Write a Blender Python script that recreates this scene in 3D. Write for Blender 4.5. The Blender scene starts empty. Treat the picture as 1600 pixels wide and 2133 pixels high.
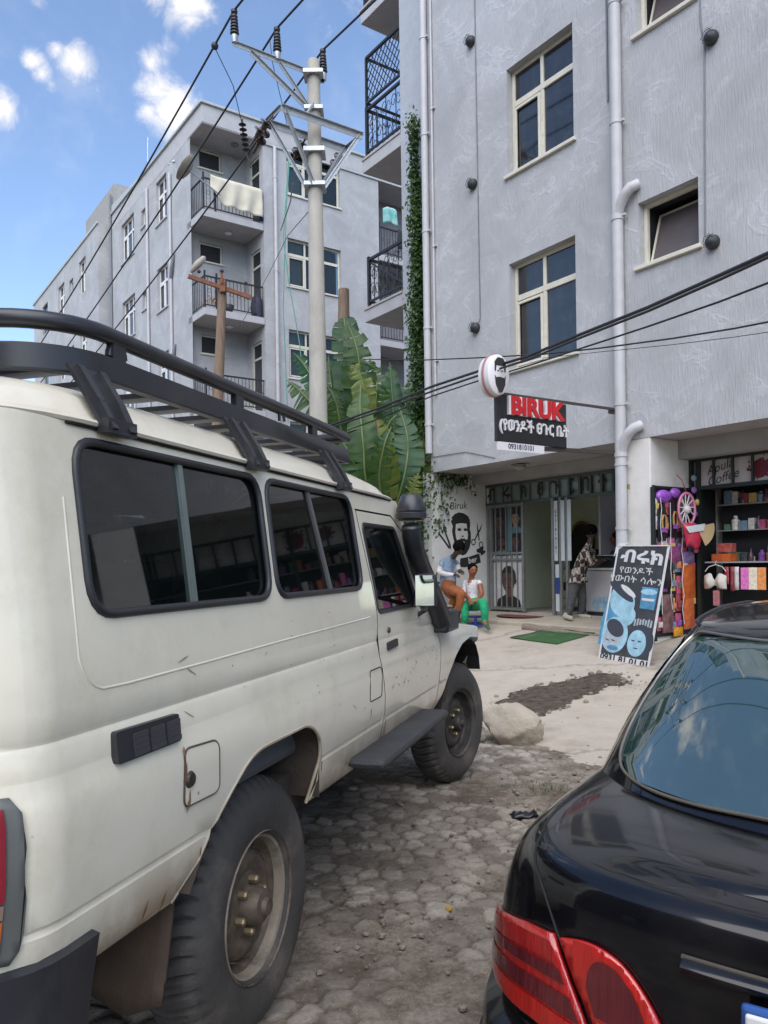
import bpy, bmesh, math, random
import numpy as np
from mathutils import Vector, Matrix, noise as mnoise
from mathutils.geometry import delaunay_2d_cdt
random.seed(7)
R = math.radians
S = bpy.context.scene
COL = S.collection
V = Vector
# ---------------------------------------------------------------- camera model: photo of 1600 x 2133
CAMH = 1.475
FPX = 1660.0
cam = bpy.data.cameras.new('camera'); camo = bpy.data.objects.new('camera', cam); COL.objects.link(camo)
cam.sensor_width = 36; cam.lens = 36 * FPX / 2133.33; cam.shift_y = 107.5 / 2133.33
cam.clip_start = 0.05; cam.clip_end = 3000
camo.matrix_world = Matrix.Translation((0, 0, CAMH)) @ Matrix.Rotation(R(90), 4, 'X') @ Matrix.Rotation(-0.0141, 4, 'Z')
S.camera = camo
S.view_settings.view_transform = 'Standard'; S.view_settings.look = 'None'
S.view_settings.exposure = 0.95; S.view_settings.gamma = 1.0
cy = S.cycles
cy.max_bounces = 7; cy.diffuse_bounces = 3; cy.glossy_bounces = 4; cy.transmission_bounces = 5; cy.transparent_max_bounces = 10
cy.use_denoising = True; cy.sample_clamp_indirect = 6.0; cy.caustics_reflective = False; cy.caustics_refractive = False

# ---------------------------------------------------------------- mesh builder
def perp(d):
    a = V((0, 0, 1)) if abs(d.z) < .9 else V((1, 0, 0))
    u = d.cross(a).normalized()
    return u, d.cross(u).normalized()

class MB:
    def __init__(s): s.v = []; s.f = []; s.m = []; s.cur = 0
    def add(s, vs, fs):
        b = len(s.v); s.v += [tuple(p) for p in vs]
        for f in fs: s.f.append([b + i for i in f]); s.m.append(s.cur)
        return s
    def box(s, x0, x1, y0, y1, z0, z1):
        return s.add([(x0,y0,z0),(x1,y0,z0),(x1,y1,z0),(x0,y1,z0),(x0,y0,z1),(x1,y0,z1),(x1,y1,z1),(x0,y1,z1)],
                     [(0,3,2,1),(4,5,6,7),(0,1,5,4),(1,2,6,5),(2,3,7,6),(3,0,4,7)])
    def quad(s, a, b, c, d): return s.add([a,b,c,d], [(0,1,2,3)])
    def poly(s, pts): return s.add(pts, [tuple(range(len(pts)))])
    def bar(s, p, q, w, h=None, up=None):
        h = h or w; p = V(p); q = V(q); d = (q - p).normalized()
        if up is None: u, v = perp(d)
        else:
            v = V(up); u = d.cross(v).normalized(); v = u.cross(d).normalized()
        o = []
        for c in (p, q):
            for a, b in ((-1,-1),(1,-1),(1,1),(-1,1)): o.append(c + u*a*w/2 + v*b*h/2)
        return s.add(o, [(0,3,2,1),(4,5,6,7),(0,1,5,4),(1,2,6,5),(2,3,7,6),(3,0,4,7)])
    def tube(s, pts, r, n=8, cap=True, closed=False):
        pts = [V(p) for p in pts]; k = len(pts); rs = r if isinstance(r, (list, tuple)) else [r]*k
        o = []; u = None
        for i, p in enumerate(pts):
            if closed: d = pts[(i+1) % k] - pts[i-1]
            else: d = pts[min(i+1, k-1)] - pts[max(i-1, 0)]
            d.normalize()
            if u is None: u, w = perp(d)
            else:
                u = (u - d*u.dot(d)); u = u.normalized() if u.length > 1e-6 else perp(d)[0]
            w = d.cross(u)
            o += [p + (u*math.cos(6.28318*j/n) + w*math.sin(6.28318*j/n))*rs[i] for j in range(n)]
        fs = []
        for i in range(k if closed else k-1):
            a = i*n; b = ((i+1) % k)*n
            for j in range(n): fs.append((a+j, a+(j+1) % n, b+(j+1) % n, b+j))
        if cap and not closed: fs += [tuple(range(n-1,-1,-1)), tuple(range((k-1)*n, k*n))]
        return s.add(o, fs)
    def lathe(s, prof, c=(0,0,0), axis='Z', n=24, cap=True):
        o = []
        for r, h in prof:
            for j in range(n):
                a = 6.283185*j/n; x, y = r*math.cos(a), r*math.sin(a)
                p = (x,y,h) if axis == 'Z' else ((h,x,y) if axis == 'X' else (y,h,x))
                o.append((p[0]+c[0], p[1]+c[1], p[2]+c[2]))
        fs = []; k = len(prof)
        for i in range(k-1):
            for j in range(n): fs.append((i*n+j, i*n+(j+1) % n, (i+1)*n+(j+1) % n, (i+1)*n+j))
        if cap: fs += [tuple(range(n-1,-1,-1)), tuple(range((k-1)*n, k*n))]
        return s.add(o, fs)
    def prism(s, pts, vec):
        n = len(pts); vec = V(vec); a = [V(p) for p in pts]; b = [p + vec for p in a]
        return s.add(a+b, [tuple(range(n-1,-1,-1)), tuple(range(n,2*n))] + [(i,(i+1) % n,n+(i+1) % n,n+i) for i in range(n)])
    def sheet(s, g, wrap=False):
        r, c = len(g), len(g[0]); o = [p for row in g for p in row]
        return s.add(o, [(i*c+j, i*c+(j+1) % c, (i+1)*c+(j+1) % c, (i+1)*c+j) for i in range(r-1) for j in range(c if wrap else c-1)])
    def ball(s, c, r, n=12, m=8, sq=(1,1,1)):
        g = []
        for i in range(m+1):
            t = math.pi*i/m
            g.append([(c[0]+r*sq[0]*math.sin(t)*math.cos(6.28318*j/n), c[1]+r*sq[1]*math.sin(t)*math.sin(6.28318*j/n), c[2]+r*sq[2]*math.cos(t)) for j in range(n)])
        return s.sheet(g, True)
    def mesh(s, ob):
        b = len(s.v); s.v += [tuple(v.co) for v in ob.vertices]
        for p in ob.polygons: s.f.append([b+i for i in p.vertices]); s.m.append(s.cur)
        return s
    def xf(s, M, start=0):
        s.v[start:] = [tuple(M @ V(p)) for p in s.v[start:]]; return s
    def build(s, name, mats, parent=None, bevel=0, smooth=None, sub=0, loc=None, rz=None, solid=0, recalc=True, seg=2, weld=False):
        me = bpy.data.meshes.new(name); me.from_pydata(s.v, [], s.f)
        if not isinstance(mats, (list, tuple)): mats = [mats]
        for m in mats: me.materials.append(m)
        if len(mats) > 1: me.polygons.foreach_set('material_index', s.m)
        if recalc or weld:
            bm = bmesh.new(); bm.from_mesh(me)
            if weld: bmesh.ops.remove_doubles(bm, verts=bm.verts, dist=weld if isinstance(weld, float) else 1e-4)
            if recalc: bmesh.ops.recalc_face_normals(bm, faces=bm.faces)
            bm.to_mesh(me); bm.free()
        if smooth is not None:
            me.polygons.foreach_set('use_smooth', [True]*len(me.polygons)); me.set_sharp_from_angle(angle=R(smooth))
        me.update()
        o = bpy.data.objects.new(name, me); COL.objects.link(o)
        if parent: o.parent = parent
        if loc is not None: o.location = loc
        if rz is not None: o.rotation_euler[2] = rz
        if solid:
            m = o.modifiers.new('s','SOLIDIFY'); m.thickness = solid; m.offset = 0
        if bevel:
            m = o.modifiers.new('b','BEVEL'); m.width = bevel; m.segments = seg; m.limit_method = 'ANGLE'; m.angle_limit = R(40)
        if sub:
            m = o.modifiers.new('u','SUBSURF'); m.levels = sub; m.render_levels = sub
        return o

def thing(name, label, cat, loc=(0,0,0), rz=0, group=None):
    o = bpy.data.objects.new(name, None); COL.objects.link(o)
    o.empty_display_size = .2; o.location = loc; o.rotation_euler = (0,0,rz)
    o['label'] = label; o['category'] = cat
    if group: o['group'] = group
    return o
def tag(o, label, cat, group=None):
    o['label'] = label; o['category'] = cat
    if group: o['group'] = group
    return o
def struct(o, kind='structure'):
    o['kind'] = kind; return o

def text(body, size, depth=0.0, align='CENTER', bold=0.0, shear=0.0, sx=1.0):
    """mesh of the words, in the XZ plane facing -Y, centred"""
    cu = bpy.data.curves.new('t','FONT'); cu.body = body; cu.size = size; cu.align_x = align; cu.align_y = 'CENTER'
    cu.extrude = depth/2; cu.offset = bold; cu.shear = shear; cu.resolution_u = 4
    o = bpy.data.objects.new('t', cu); COL.objects.link(o)
    dg = bpy.context.evaluated_depsgraph_get(); dg.update()
    me = bpy.data.meshes.new_from_object(o.evaluated_get(dg))
    me.transform(Matrix.Rotation(R(90), 4, 'X') @ Matrix.Diagonal((sx,1,1,1)))
    bpy.data.objects.remove(o); bpy.data.curves.remove(cu)
    return me

# ---------------------------------------------------------------- materials
def nodes(m):
    m.use_nodes = True; nt = m.node_tree
    return nt, nt.nodes, nt.links, nt.nodes['Principled BSDF']
def N(nt, t, **k):
    n = nt.nodes.new(t)
    for a, b in k.items():
        if a in n.inputs.keys(): n.inputs[a].default_value = b
        else: setattr(n, a, b)
    return n
def lin(c):
    return tuple(((x/255)/12.92 if x/255 <= .04045 else (((x/255)+.055)/1.055)**2.4) for x in c)
def mat(name, col, rough=.6, metal=0.0, var=.12, scale=6.0, bump=0.0, bscale=40.0, coat=0.0, spec=.5, col2=None, dirt=None, stretch=None, detail=5, dirtscale=2.5, dirtamt=.55, emit=0):
    m = bpy.data.materials.new(name); nt, ns, L, b = nodes(m)
    b.inputs['Roughness'].default_value = rough; b.inputs['Metallic'].default_value = metal
    b.inputs['Coat Weight'].default_value = coat; b.inputs['Specular IOR Level'].default_value = spec
    b.inputs['Coat Roughness'].default_value = .06
    tc = N(nt,'ShaderNodeTexCoord'); src = tc.outputs['Object']
    if stretch:
        mp = N(nt,'ShaderNodeMapping'); mp.inputs['Scale'].default_value = stretch; L.new(src, mp.inputs['Vector']); src = mp.outputs['Vector']
    nz = N(nt,'ShaderNodeTexNoise', Scale=scale, Detail=detail, Roughness=.6); L.new(src, nz.inputs['Vector'])
    c1 = tuple(max(0, x*(1-var)) for x in col[:3]) if col2 is None else tuple(col)
    c2 = tuple(min(1, x*(1+var)) for x in col[:3]) if col2 is None else tuple(col2)
    rp = N(nt,'ShaderNodeMapRange'); rp.inputs['From Min'].default_value = .3; rp.inputs['From Max'].default_value = .7
    L.new(nz.outputs['Fac'], rp.inputs['Value'])
    mx = N(nt,'ShaderNodeMix', data_type='RGBA'); mx.inputs[6].default_value = (*c1,1); mx.inputs[7].default_value = (*c2,1)
    L.new(rp.outputs[0], mx.inputs[0]); out = mx.outputs[2]
    if dirt:
        n2 = N(nt,'ShaderNodeTexNoise', Scale=dirtscale, Detail=8, Roughness=.7); L.new(tc.outputs['Object'], n2.inputs['Vector'])
        r2 = N(nt,'ShaderNodeMapRange'); r2.inputs['From Min'].default_value = .5; r2.inputs['From Max'].default_value = .75; r2.inputs['To Max'].default_value = dirtamt
        L.new(n2.outputs['Fac'], r2.inputs['Value'])
        m2 = N(nt,'ShaderNodeMix', data_type='RGBA'); m2.inputs[7].default_value = (*dirt,1); L.new(r2.outputs[0], m2.inputs[0]); L.new(out, m2.inputs[6]); out = m2.outputs[2]
    L.new(out, b.inputs['Base Color'])
    if bump:
        n3 = N(nt,'ShaderNodeTexNoise', Scale=bscale, Detail=4, Roughness=.6); L.new(src, n3.inputs['Vector'])
        bp = N(nt,'ShaderNodeBump', Strength=bump, Distance=.01); L.new(n3.outputs['Fac'], bp.inputs['Height']); L.new(bp.outputs['Normal'], b.inputs['Normal'])
    if emit:
        L.new(out, b.inputs['Emission Color']); b.inputs['Emission Strength'].default_value = emit
    return m
def glass(name, tint=(.02,.03,.035), clear=.35, rough=.02, refl=1.0):
    """tinted pane: fresnel mirror over a see-through tint"""
    m = bpy.data.materials.new(name); m.use_nodes = True; nt = m.node_tree; nt.nodes.clear(); L = nt.links
    o = N(nt,'ShaderNodeOutputMaterial'); g = N(nt,'ShaderNodeBsdfGlossy', Roughness=rough); g.inputs['Color'].default_value = (refl,refl,refl,1)
    t = N(nt,'ShaderNodeBsdfTransparent'); t.inputs['Color'].default_value = (clear*.9,clear,clear*.98,1)
    d = N(nt,'ShaderNodeBsdfDiffuse'); d.inputs['Color'].default_value = (*tint,1)
    a = N(nt,'ShaderNodeMixShader'); a.inputs[0].default_value = .25; L.new(t.outputs[0], a.inputs[1]); L.new(d.outputs[0], a.inputs[2])
    f = N(nt,'ShaderNodeFresnel', IOR=1.6); mr = N(nt,'ShaderNodeMath', operation='MULTIPLY_ADD'); mr.inputs[1].default_value = .85; mr.inputs[2].default_value = .01
    L.new(f.outputs[0], mr.inputs[0])
    x = N(nt,'ShaderNodeMixShader'); L.new(mr.outputs[0], x.inputs[0]); L.new(a.outputs[0], x.inputs[1]); L.new(g.outputs[0], x.inputs[2]); L.new(x.outputs[0], o.inputs['Surface'])
    return m

def plaster(name, col, rib=.5):
    m = bpy.data.materials.new(name); nt, ns, L, b = nodes(m); b.inputs['Roughness'].default_value = .85; b.inputs['Specular IOR Level'].default_value = .25
    tc = N(nt,'ShaderNodeTexCoord'); ob = tc.outputs['Object']
    mp = N(nt,'ShaderNodeMapping'); mp.inputs['Scale'].default_value = (38,38,5); L.new(ob, mp.inputs['Vector'])
    rb = N(nt,'ShaderNodeTexNoise', Scale=1.0, Detail=4, Roughness=.65); L.new(mp.outputs[0], rb.inputs['Vector'])
    big = N(nt,'ShaderNodeTexNoise', Scale=.9, Detail=6, Roughness=.65, Distortion=.6); L.new(ob, big.inputs['Vector'])
    # trowel streaks: ridged noise, diagonal
    mp2 = N(nt,'ShaderNodeMapping'); mp2.inputs['Scale'].default_value = (.9,.9,1.3); mp2.inputs['Rotation'].default_value = (0,R(-28),0); L.new(ob, mp2.inputs['Vector'])
    st = N(nt,'ShaderNodeTexNoise', Scale=1.15, Detail=6, Roughness=.6, Distortion=.5); L.new(mp2.outputs[0], st.inputs['Vector'])
    a = N(nt,'ShaderNodeMath', operation='SUBTRACT'); a.inputs[1].default_value = .5; L.new(st.outputs['Fac'], a.inputs[0])
    a2 = N(nt,'ShaderNodeMath', operation='ABSOLUTE'); L.new(a.outputs[0], a2.inputs[0])
    mr = N(nt,'ShaderNodeMapRange'); mr.inputs['From Min'].default_value = .004; mr.inputs['From Max'].default_value = .034; mr.inputs['To Min'].default_value = 1; mr.inputs['To Max'].default_value = 0
    L.new(a2.outputs[0], mr.inputs['Value'])
    msk = N(nt,'ShaderNodeMapRange'); msk.inputs['From Min'].default_value = .38; msk.inputs['From Max'].default_value = .6; L.new(big.outputs['Fac'], msk.inputs['Value'])
    sm = N(nt,'ShaderNodeMath', operation='MULTIPLY'); L.new(mr.outputs[0], sm.inputs[0]); L.new(msk.outputs[0], sm.inputs[1])
    mx = N(nt,'ShaderNodeMix', data_type='RGBA'); mx.inputs[6].default_value = (*[x*.84 for x in col],1); mx.inputs[7].default_value = (*[x*1.1 for x in col],1)
    r1 = N(nt,'ShaderNodeMapRange'); r1.inputs['From Min'].default_value = .3; r1.inputs['From Max'].default_value = .7; L.new(big.outputs['Fac'], r1.inputs['Value']); L.new(r1.outputs[0], mx.inputs[0])
    m2 = N(nt,'ShaderNodeMix', data_type='RGBA'); m2.inputs[7].default_value = (*[min(1,x*1.22) for x in col],1); L.new(mx.outputs[2], m2.inputs[6])
    s2 = N(nt,'ShaderNodeMath', operation='MULTIPLY'); s2.inputs[1].default_value = .6; L.new(sm.outputs[0], s2.inputs[0]); L.new(s2.outputs[0], m2.inputs[0])
    # rain streaks, vertical, faint
    mp3 = N(nt,'ShaderNodeMapping'); mp3.inputs['Scale'].default_value = (3.2,3.2,.22); L.new(ob, mp3.inputs['Vector'])
    rs = N(nt,'ShaderNodeTexNoise', Scale=1.0, Detail=6, Roughness=.7); L.new(mp3.outputs[0], rs.inputs['Vector'])
    r3 = N(nt,'ShaderNodeMapRange'); r3.inputs['From Min'].default_value = .55; r3.inputs['From Max'].default_value = .8; r3.inputs['To Max'].default_value = .34; L.new(rs.outputs['Fac'], r3.inputs['Value'])
    m3 = N(nt,'ShaderNodeMix', data_type='RGBA'); m3.inputs[7].default_value = (*[x*.7 for x in col],1); L.new(m2.outputs[2], m3.inputs[6]); L.new(r3.outputs[0], m3.inputs[0])
    L.new(m3.outputs[2], b.inputs['Base Color'])
    h = N(nt,'ShaderNodeMath', operation='MULTIPLY_ADD'); h.inputs[1].default_value = .22; L.new(sm.outputs[0], h.inputs[0]); L.new(rb.outputs['Fac'], h.inputs[2])
    bp = N(nt,'ShaderNodeBump', Strength=rib, Distance=.03); L.new(h.outputs[0], bp.inputs['Height']); L.new(bp.outputs['Normal'], b.inputs['Normal'])
    return m

M = {}
M['wallR'] = plaster('plaster_blue_grey', (.42,.425,.438))
M['wallL'] = plaster('plaster_lilac_grey', (.395,.398,.408), .35)
M['white_wall'] = mat('painted_wall', (.66,.645,.62), .8, var=.06, bump=.25, bscale=60, dirt=(.42,.39,.35), dirtscale=1.7, dirtamt=.35)
M['soffit'] = mat('soffit', (.36,.35,.35), .85, var=.1, bump=.2, scale=2, dirt=(.2,.19,.18), dirtscale=1.2, dirtamt=.4)
M['cream'] = mat('cream_frame', (.62,.59,.49), .5, var=.08, dirt=(.35,.31,.24), dirtscale=9, dirtamt=.4)
M['white_frame'] = mat('white_frame', (.7,.7,.68), .5, var=.06, dirt=(.4,.37,.33), dirtscale=8, dirtamt=.35)
M['pane'] = mat('dark_window_pane', (.016,.018,.022), .05, var=.3, spec=.9, bump=.035, bscale=2.2, dirt=(.06,.06,.065), dirtscale=3, dirtamt=.5)
M['pane_clear'] = glass('window_glass', (.03,.035,.045), .9, refl=.4)
M['conc'] = mat('concrete', (.36,.35,.33), .85, var=.12, bump=.4, bscale=50, dirt=(.2,.19,.17), dirtscale=2)
M['slab'] = mat('slab_edge', (.42,.415,.425), .85, var=.1, bump=.3, dirt=(.22,.21,.2), dirtscale=3, dirtamt=.45)
M['pipe'] = mat('downpipe', (.45,.45,.465), .5, var=.06, dirt=(.36,.34,.33), dirtscale=2)
M['black_metal'] = mat('black_iron', (.022,.022,.026), .5, metal=.2, var=.2)
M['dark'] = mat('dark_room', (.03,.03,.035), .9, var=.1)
M['curtain'] = mat('curtain', (.5,.47,.52), .9, var=.1, stretch=(30,30,1), scale=1, bump=.6, bscale=1)
M['curtain_w'] = mat('pale_curtain', (.62,.6,.56), .9, var=.1, stretch=(30,30,1), scale=1, bump=.6, bscale=1)
M['galv'] = mat('galvanised_steel', (.42,.45,.47), .45, metal=.55, var=.12, scale=14)
M['wood_pole'] = mat('weathered_wood', (.2,.14,.1), .85, var=.3, stretch=(10,10,1), scale=3, bump=.6, bscale=10)
M['rust'] = mat('rusty_iron', (.2,.085,.05), .85, var=.35, scale=14, bump=.4)
M['cable'] = mat('cable', (.02,.02,.024), .6, var=.1)
M['roof'] = mat('roof_sheet', (.4,.42,.42), .6, var=.1)

def wall(mb, x0, x1, z0, z1, holes, y=0.0, rev=.16, cut=1.2):
    xs = sorted({x0,x1,*[h[0] for h in holes],*[h[1] for h in holes]}); zs = sorted({z0,z1,*[h[2] for h in holes],*[h[3] for h in holes]})
    xs = [x for x in xs if x0 <= x <= x1]; zs = [z for z in zs if z0 <= z <= z1]
    for a, b in zip(xs, xs[1:]):
        for c, d in zip(zs, zs[1:]):
            mx, mz = (a+b)/2, (c+d)/2
            if not any(h[0] < mx < h[1] and h[2] < mz < h[3] for h in holes): mb.quad((a,y,c),(b,y,c),(b,y,d),(a,y,d))
    for h in holes:
        a, b, c, d = h[:4]; r = y + (h[4] if len(h) > 4 else rev)
        mb.quad((a,y,c),(a,y,d),(a,r,d),(a,r,c)); mb.quad((b,y,c),(b,r,c),(b,r,d),(b,y,d))
        mb.quad((a,y,d),(b,y,d),(b,r,d),(a,r,d)); mb.quad((a,y,c),(a,r,c),(b,r,c),(b,y,c))

def window(parent, x0, x1, z0, z1, y, rz=0, fm='cream', transom=.68, mull=(.47,), rev=.16, curtain=None, sill=True, tilt=False, pane='pane', fw=.055, px=None, room=False):
    """window in an opening of a wall that faces local -y; y = wall face"""
    w, h = x1-x0, z1-z0
    mb = MB(); f = fw; d0, d1 = -.03, .03
    mb.box(0,f,d0,d1,0,h); mb.box(w-f,w,d0,d1,0,h); mb.box(f,w-f,d0,d1,0,f); mb.box(f,w-f,d0,d1,h-f,h)
    zt = h*transom if transom else h-f
    if transom: mb.box(f,w-f,d0-.006,d1,zt-f*.8,zt+f*.8)
    for k in mull:
        mb.box(w*k-f*.6,w*k+f*.6,d0-.003,d1,f,zt-f*.8 if transom else h-f)
        if transom: mb.box(w*k-f*.5,w*k+f*.5,d0-.003,d1,zt+f*.8,h-f)
    if transom:
        s = f*.75; k = mull[0] if mull else 1
        a, b = f+.002, w*k-f*.6-.002
        mb.box(a,a+s,d0-.02,d0+.01,f+.004,zt-f*.8-.02); mb.box(b-s,b,d0-.02,d0+.01,f+.004,zt-f*.8-.02)
        mb.box(a+s,b-s,d0-.02,d0+.01,f+.004,f+s); mb.box(a+s,b-s,d0-.02,d0+.01,zt-f*.8-.02-s,zt-f*.8-.02)
    L = V((x0, y+rev, z0)) if px is None else V(px)
    if rz: L = V((px[0], px[1], z0))
    o = mb.build('window', M[fm], parent, bevel=.005, loc=L, rz=rz)
    p = MB(); p.box(.01,w-.01,-.004,.006,.01,h-.01) if not room else p.add([(0,.03,0),(w,.03,0),(w,.03,h),(0,.03,h),(0,.6,0),(w,.6,0),(w,.6,h),(0,.6,h)],[(4,5,6,7),(0,1,5,4),(2,3,7,6),(1,2,6,5),(0,4,7,3)]); p.build('room' if room else 'pane', M[pane], o)
    if curtain:
        for (a, b, cm) in curtain:
            c = MB(); n = max(6, int((b-a)*w/.03)); g = []
            for zz in (.02, h-.03): g.append([(w*a+(w*(b-a))*i/n, .09+.018*math.sin(i*1.9)+.01*math.sin(i*.7), zz) for i in range(n+1)])
            c.sheet(g).build('curtain', M[cm], o, smooth=80)
    if sill:
        q = MB(); q.box(-.05,w+.05,-rev-.05,0.0,-.055,-.004); q.build('sill', M['slab'] if fm != 'cream' else M['cream'], o, bevel=.006)
    return o
# ---------------------------------------------------------------- light
SUN = V((-.12,-.62,.78)).normalized()
el = math.asin(SUN.z); azm = math.atan2(SUN.x, SUN.y)
sd = bpy.data.lights.new('sun','SUN'); sd.energy = 2.3; sd.angle = R(75); sd.color = (1,.95,.885)
so = bpy.data.objects.new('sun', sd); COL.objects.link(so); so.rotation_euler = SUN.to_track_quat('Z','Y').to_euler(); so.location = (0,0,30)
W = bpy.data.worlds.new('World'); S.world = W; W.use_nodes = True; nt = W.node_tree; nt.nodes.clear(); L = nt.links
out = N(nt,'ShaderNodeOutputWorld'); bg = N(nt,'ShaderNodeBackground', Strength=.15); L.new(bg.outputs[0], out.inputs['Surface'])
sky = N(nt,'ShaderNodeTexSky'); sky.sky_type = 'NISHITA'; sky.sun_disc = False; sky.sun_elevation = el; sky.sun_rotation = azm
sky.altitude = 2300; sky.air_density = 1.1; sky.dust_density = 2.4; sky.ozone_density = 1.1
tc = N(nt,'ShaderNodeTexCoord'); G = tc.outputs['Generated']
nz = N(nt,'ShaderNodeTexNoise', Scale=9.0, Detail=9, Roughness=.6, Distortion=.3); L.new(G, nz.inputs['Vector'])
def skydir(x, y): return (V((1,0,-.0141))*((x-800)/FPX) + V((.0141,0,1))*((1174-y)/FPX) + V((0,1,0))).normalized()
CL = [(4,222,46,1.1),(165,135,46,.95),(118,102,22,.75),(68,125,26,.8),(88,155,26,.75),(105,178,18,.55),(325,190,52,1.0),(360,235,72,1.1),(310,230,40,.9),(318,125,36,.95),(345,100,26,.5),(385,2,60,.9),(325,-4,36,.8),(430,22,34,.6),(80,5,34,.4),(205,185,24,.4),(900,-260,260,.9),(-300,150,160,1.0),(-500,500,220,.9),(300,-420,200,.8),(1900,-500,420,1.0)]
acc = None
for (x, y, r, k) in CL:
    d = skydir(x, y); vm = N(nt,'ShaderNodeVectorMath', operation='DISTANCE'); L.new(G, vm.inputs[0]); vm.inputs[1].default_value = d
    mr = N(nt,'ShaderNodeMapRange'); mr.inputs['From Min'].default_value = 0; mr.inputs['From Max'].default_value = r/FPX*1.15; mr.inputs['To Min'].default_value = k; mr.inputs['To Max'].default_value = 0
    L.new(vm.outputs['Value'], mr.inputs['Value'])
    if acc is None: acc = mr.outputs[0]
    else:
        mm = N(nt,'ShaderNodeMath', operation='MAXIMUM'); L.new(acc, mm.inputs[0]); L.new(mr.outputs[0], mm.inputs[1]); acc = mm.outputs[0]
n2 = N(nt,'ShaderNodeTexNoise', Scale=22.0, Detail=10, Roughness=.66, Distortion=.5); L.new(G, n2.inputs['Vector'])
s1 = N(nt,'ShaderNodeMath', operation='MULTIPLY_ADD'); s1.inputs[1].default_value = 1.7; L.new(n2.outputs['Fac'], s1.inputs[0]); s1.inputs[2].default_value = -.85
s2 = N(nt,'ShaderNodeMath', operation='ADD'); L.new(acc, s2.inputs[0]); L.new(s1.outputs[0], s2.inputs[1])
cm = N(nt,'ShaderNodeMapRange', interpolation_type='SMOOTHSTEP'); cm.inputs['From Min'].default_value = .2; cm.inputs['From Max'].default_value = 1.05; L.new(s2.outputs[0], cm.inputs['Value'])
# thin veil
vl = N(nt,'ShaderNodeMapRange', interpolation_type='SMOOTHSTEP'); vl.inputs['From Min'].default_value = .5; vl.inputs['From Max'].default_value = .85; vl.inputs['To Max'].default_value = .22; L.new(nz.outputs['Fac'], vl.inputs['Value'])
mxv = N(nt,'ShaderNodeMath', operation='MAXIMUM'); L.new(cm.outputs[0], mxv.inputs[0]); L.new(vl.outputs[0], mxv.inputs[1])
cmix = N(nt,'ShaderNodeMix', data_type='RGBA'); L.new(mxv.outputs[0], cmix.inputs[0]); L.new(sky.outputs[0], cmix.inputs[6]); cmix.inputs[7].default_value = (4.3,4.1,3.95,1)
CLOUDMIX = cmix
L.new(cmix.outputs[2], bg.inputs['Color'])

# ---------------------------------------------------------------- frames
AZ = .61
FRO = V((8.77*math.cos(AZ), 8.77*math.sin(AZ), 0)); FRA = -(math.pi/2-AZ)      # right-hand building: x along the front, y into it
FLO = V((-5.385,24.42,0)); FLA = AZ
MFR = Matrix.Translation(FRO) @ Matrix.Rotation(FRA,4,'Z')
def fr(x, y, z): return MFR @ V((x,y,z))
def gz(x, y):
    """height of the ground: the paved forecourt climbs to the shops"""
    l = MFR.inverted() @ V((x,y,0)); s = -l.y
    t = .37 - .143*s
    if s > 2.2: t = .0554*max(0,(1-(s-2.2)/1.6))**1.5
    return max(0, min(t, .46)) if l.x > -30 else 0
# ---------------------------------------------------------------- measuring helper: a direction in the photo -> a point at its true place
CR, SR = math.cos(-.0141), math.sin(-.0141)
def ray(x, y): return V((CR,0,SR))*((x-800)/FPX) - V((-SR,0,CR))*((y-1174)/FPX) + V((0,1,0))
def at(x, y, depth): return V((0,0,CAMH)) + ray(x,y)*depth
def gp(x, y, lift=0):
    z = 0; r = ray(x,y)
    for _ in range(25):
        t = (z-CAMH)/r.z; p = V((0,0,CAMH)) + r*t; z = .6*z + .4*gz(p.x,p.y)
    return V((p.x,p.y,gz(p.x,p.y)+lift))
# ---------------------------------------------------------------- noise on arrays
rg = np.random.default_rng(3); LAT = rg.random((256,256))
def vn(x, y):
    xi = np.floor(x).astype(int); yi = np.floor(y).astype(int); fx = x-xi; fy = y-yi; fx = fx*fx*(3-2*fx); fy = fy*fy*(3-2*fy)
    g = lambda a,b: LAT[a % 256, b % 256]
    return (g(xi,yi)*(1-fx)+g(xi+1,yi)*fx)*(1-fy) + (g(xi,yi+1)*(1-fx)+g(xi+1,yi+1)*fx)*fy
def fbm(x, y, o=4):
    s = 0; a = .5; t = 0
    for k in range(o): s = s + a*vn(x*2**k+17*k, y*2**k+31*k); t += a; a *= .5
    return s/t
def sstep(a, b, x): t = np.clip((x-a)/(b-a),0,1); return t*t*(3-2*t)
GZ = np.vectorize(gz, otypes=[float])
def gzn(X, Y):
    l = MFR.inverted(); c = l.to_3x3(); s = -(c[1][0]*X + c[1][1]*Y + l.translation.y)
    t = np.where(s > 2.2, .0554*np.maximum(0,(1-(s-2.2)/1.6))**1.5, .37-.143*s)
    return np.clip(t,0,.46), s
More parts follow.
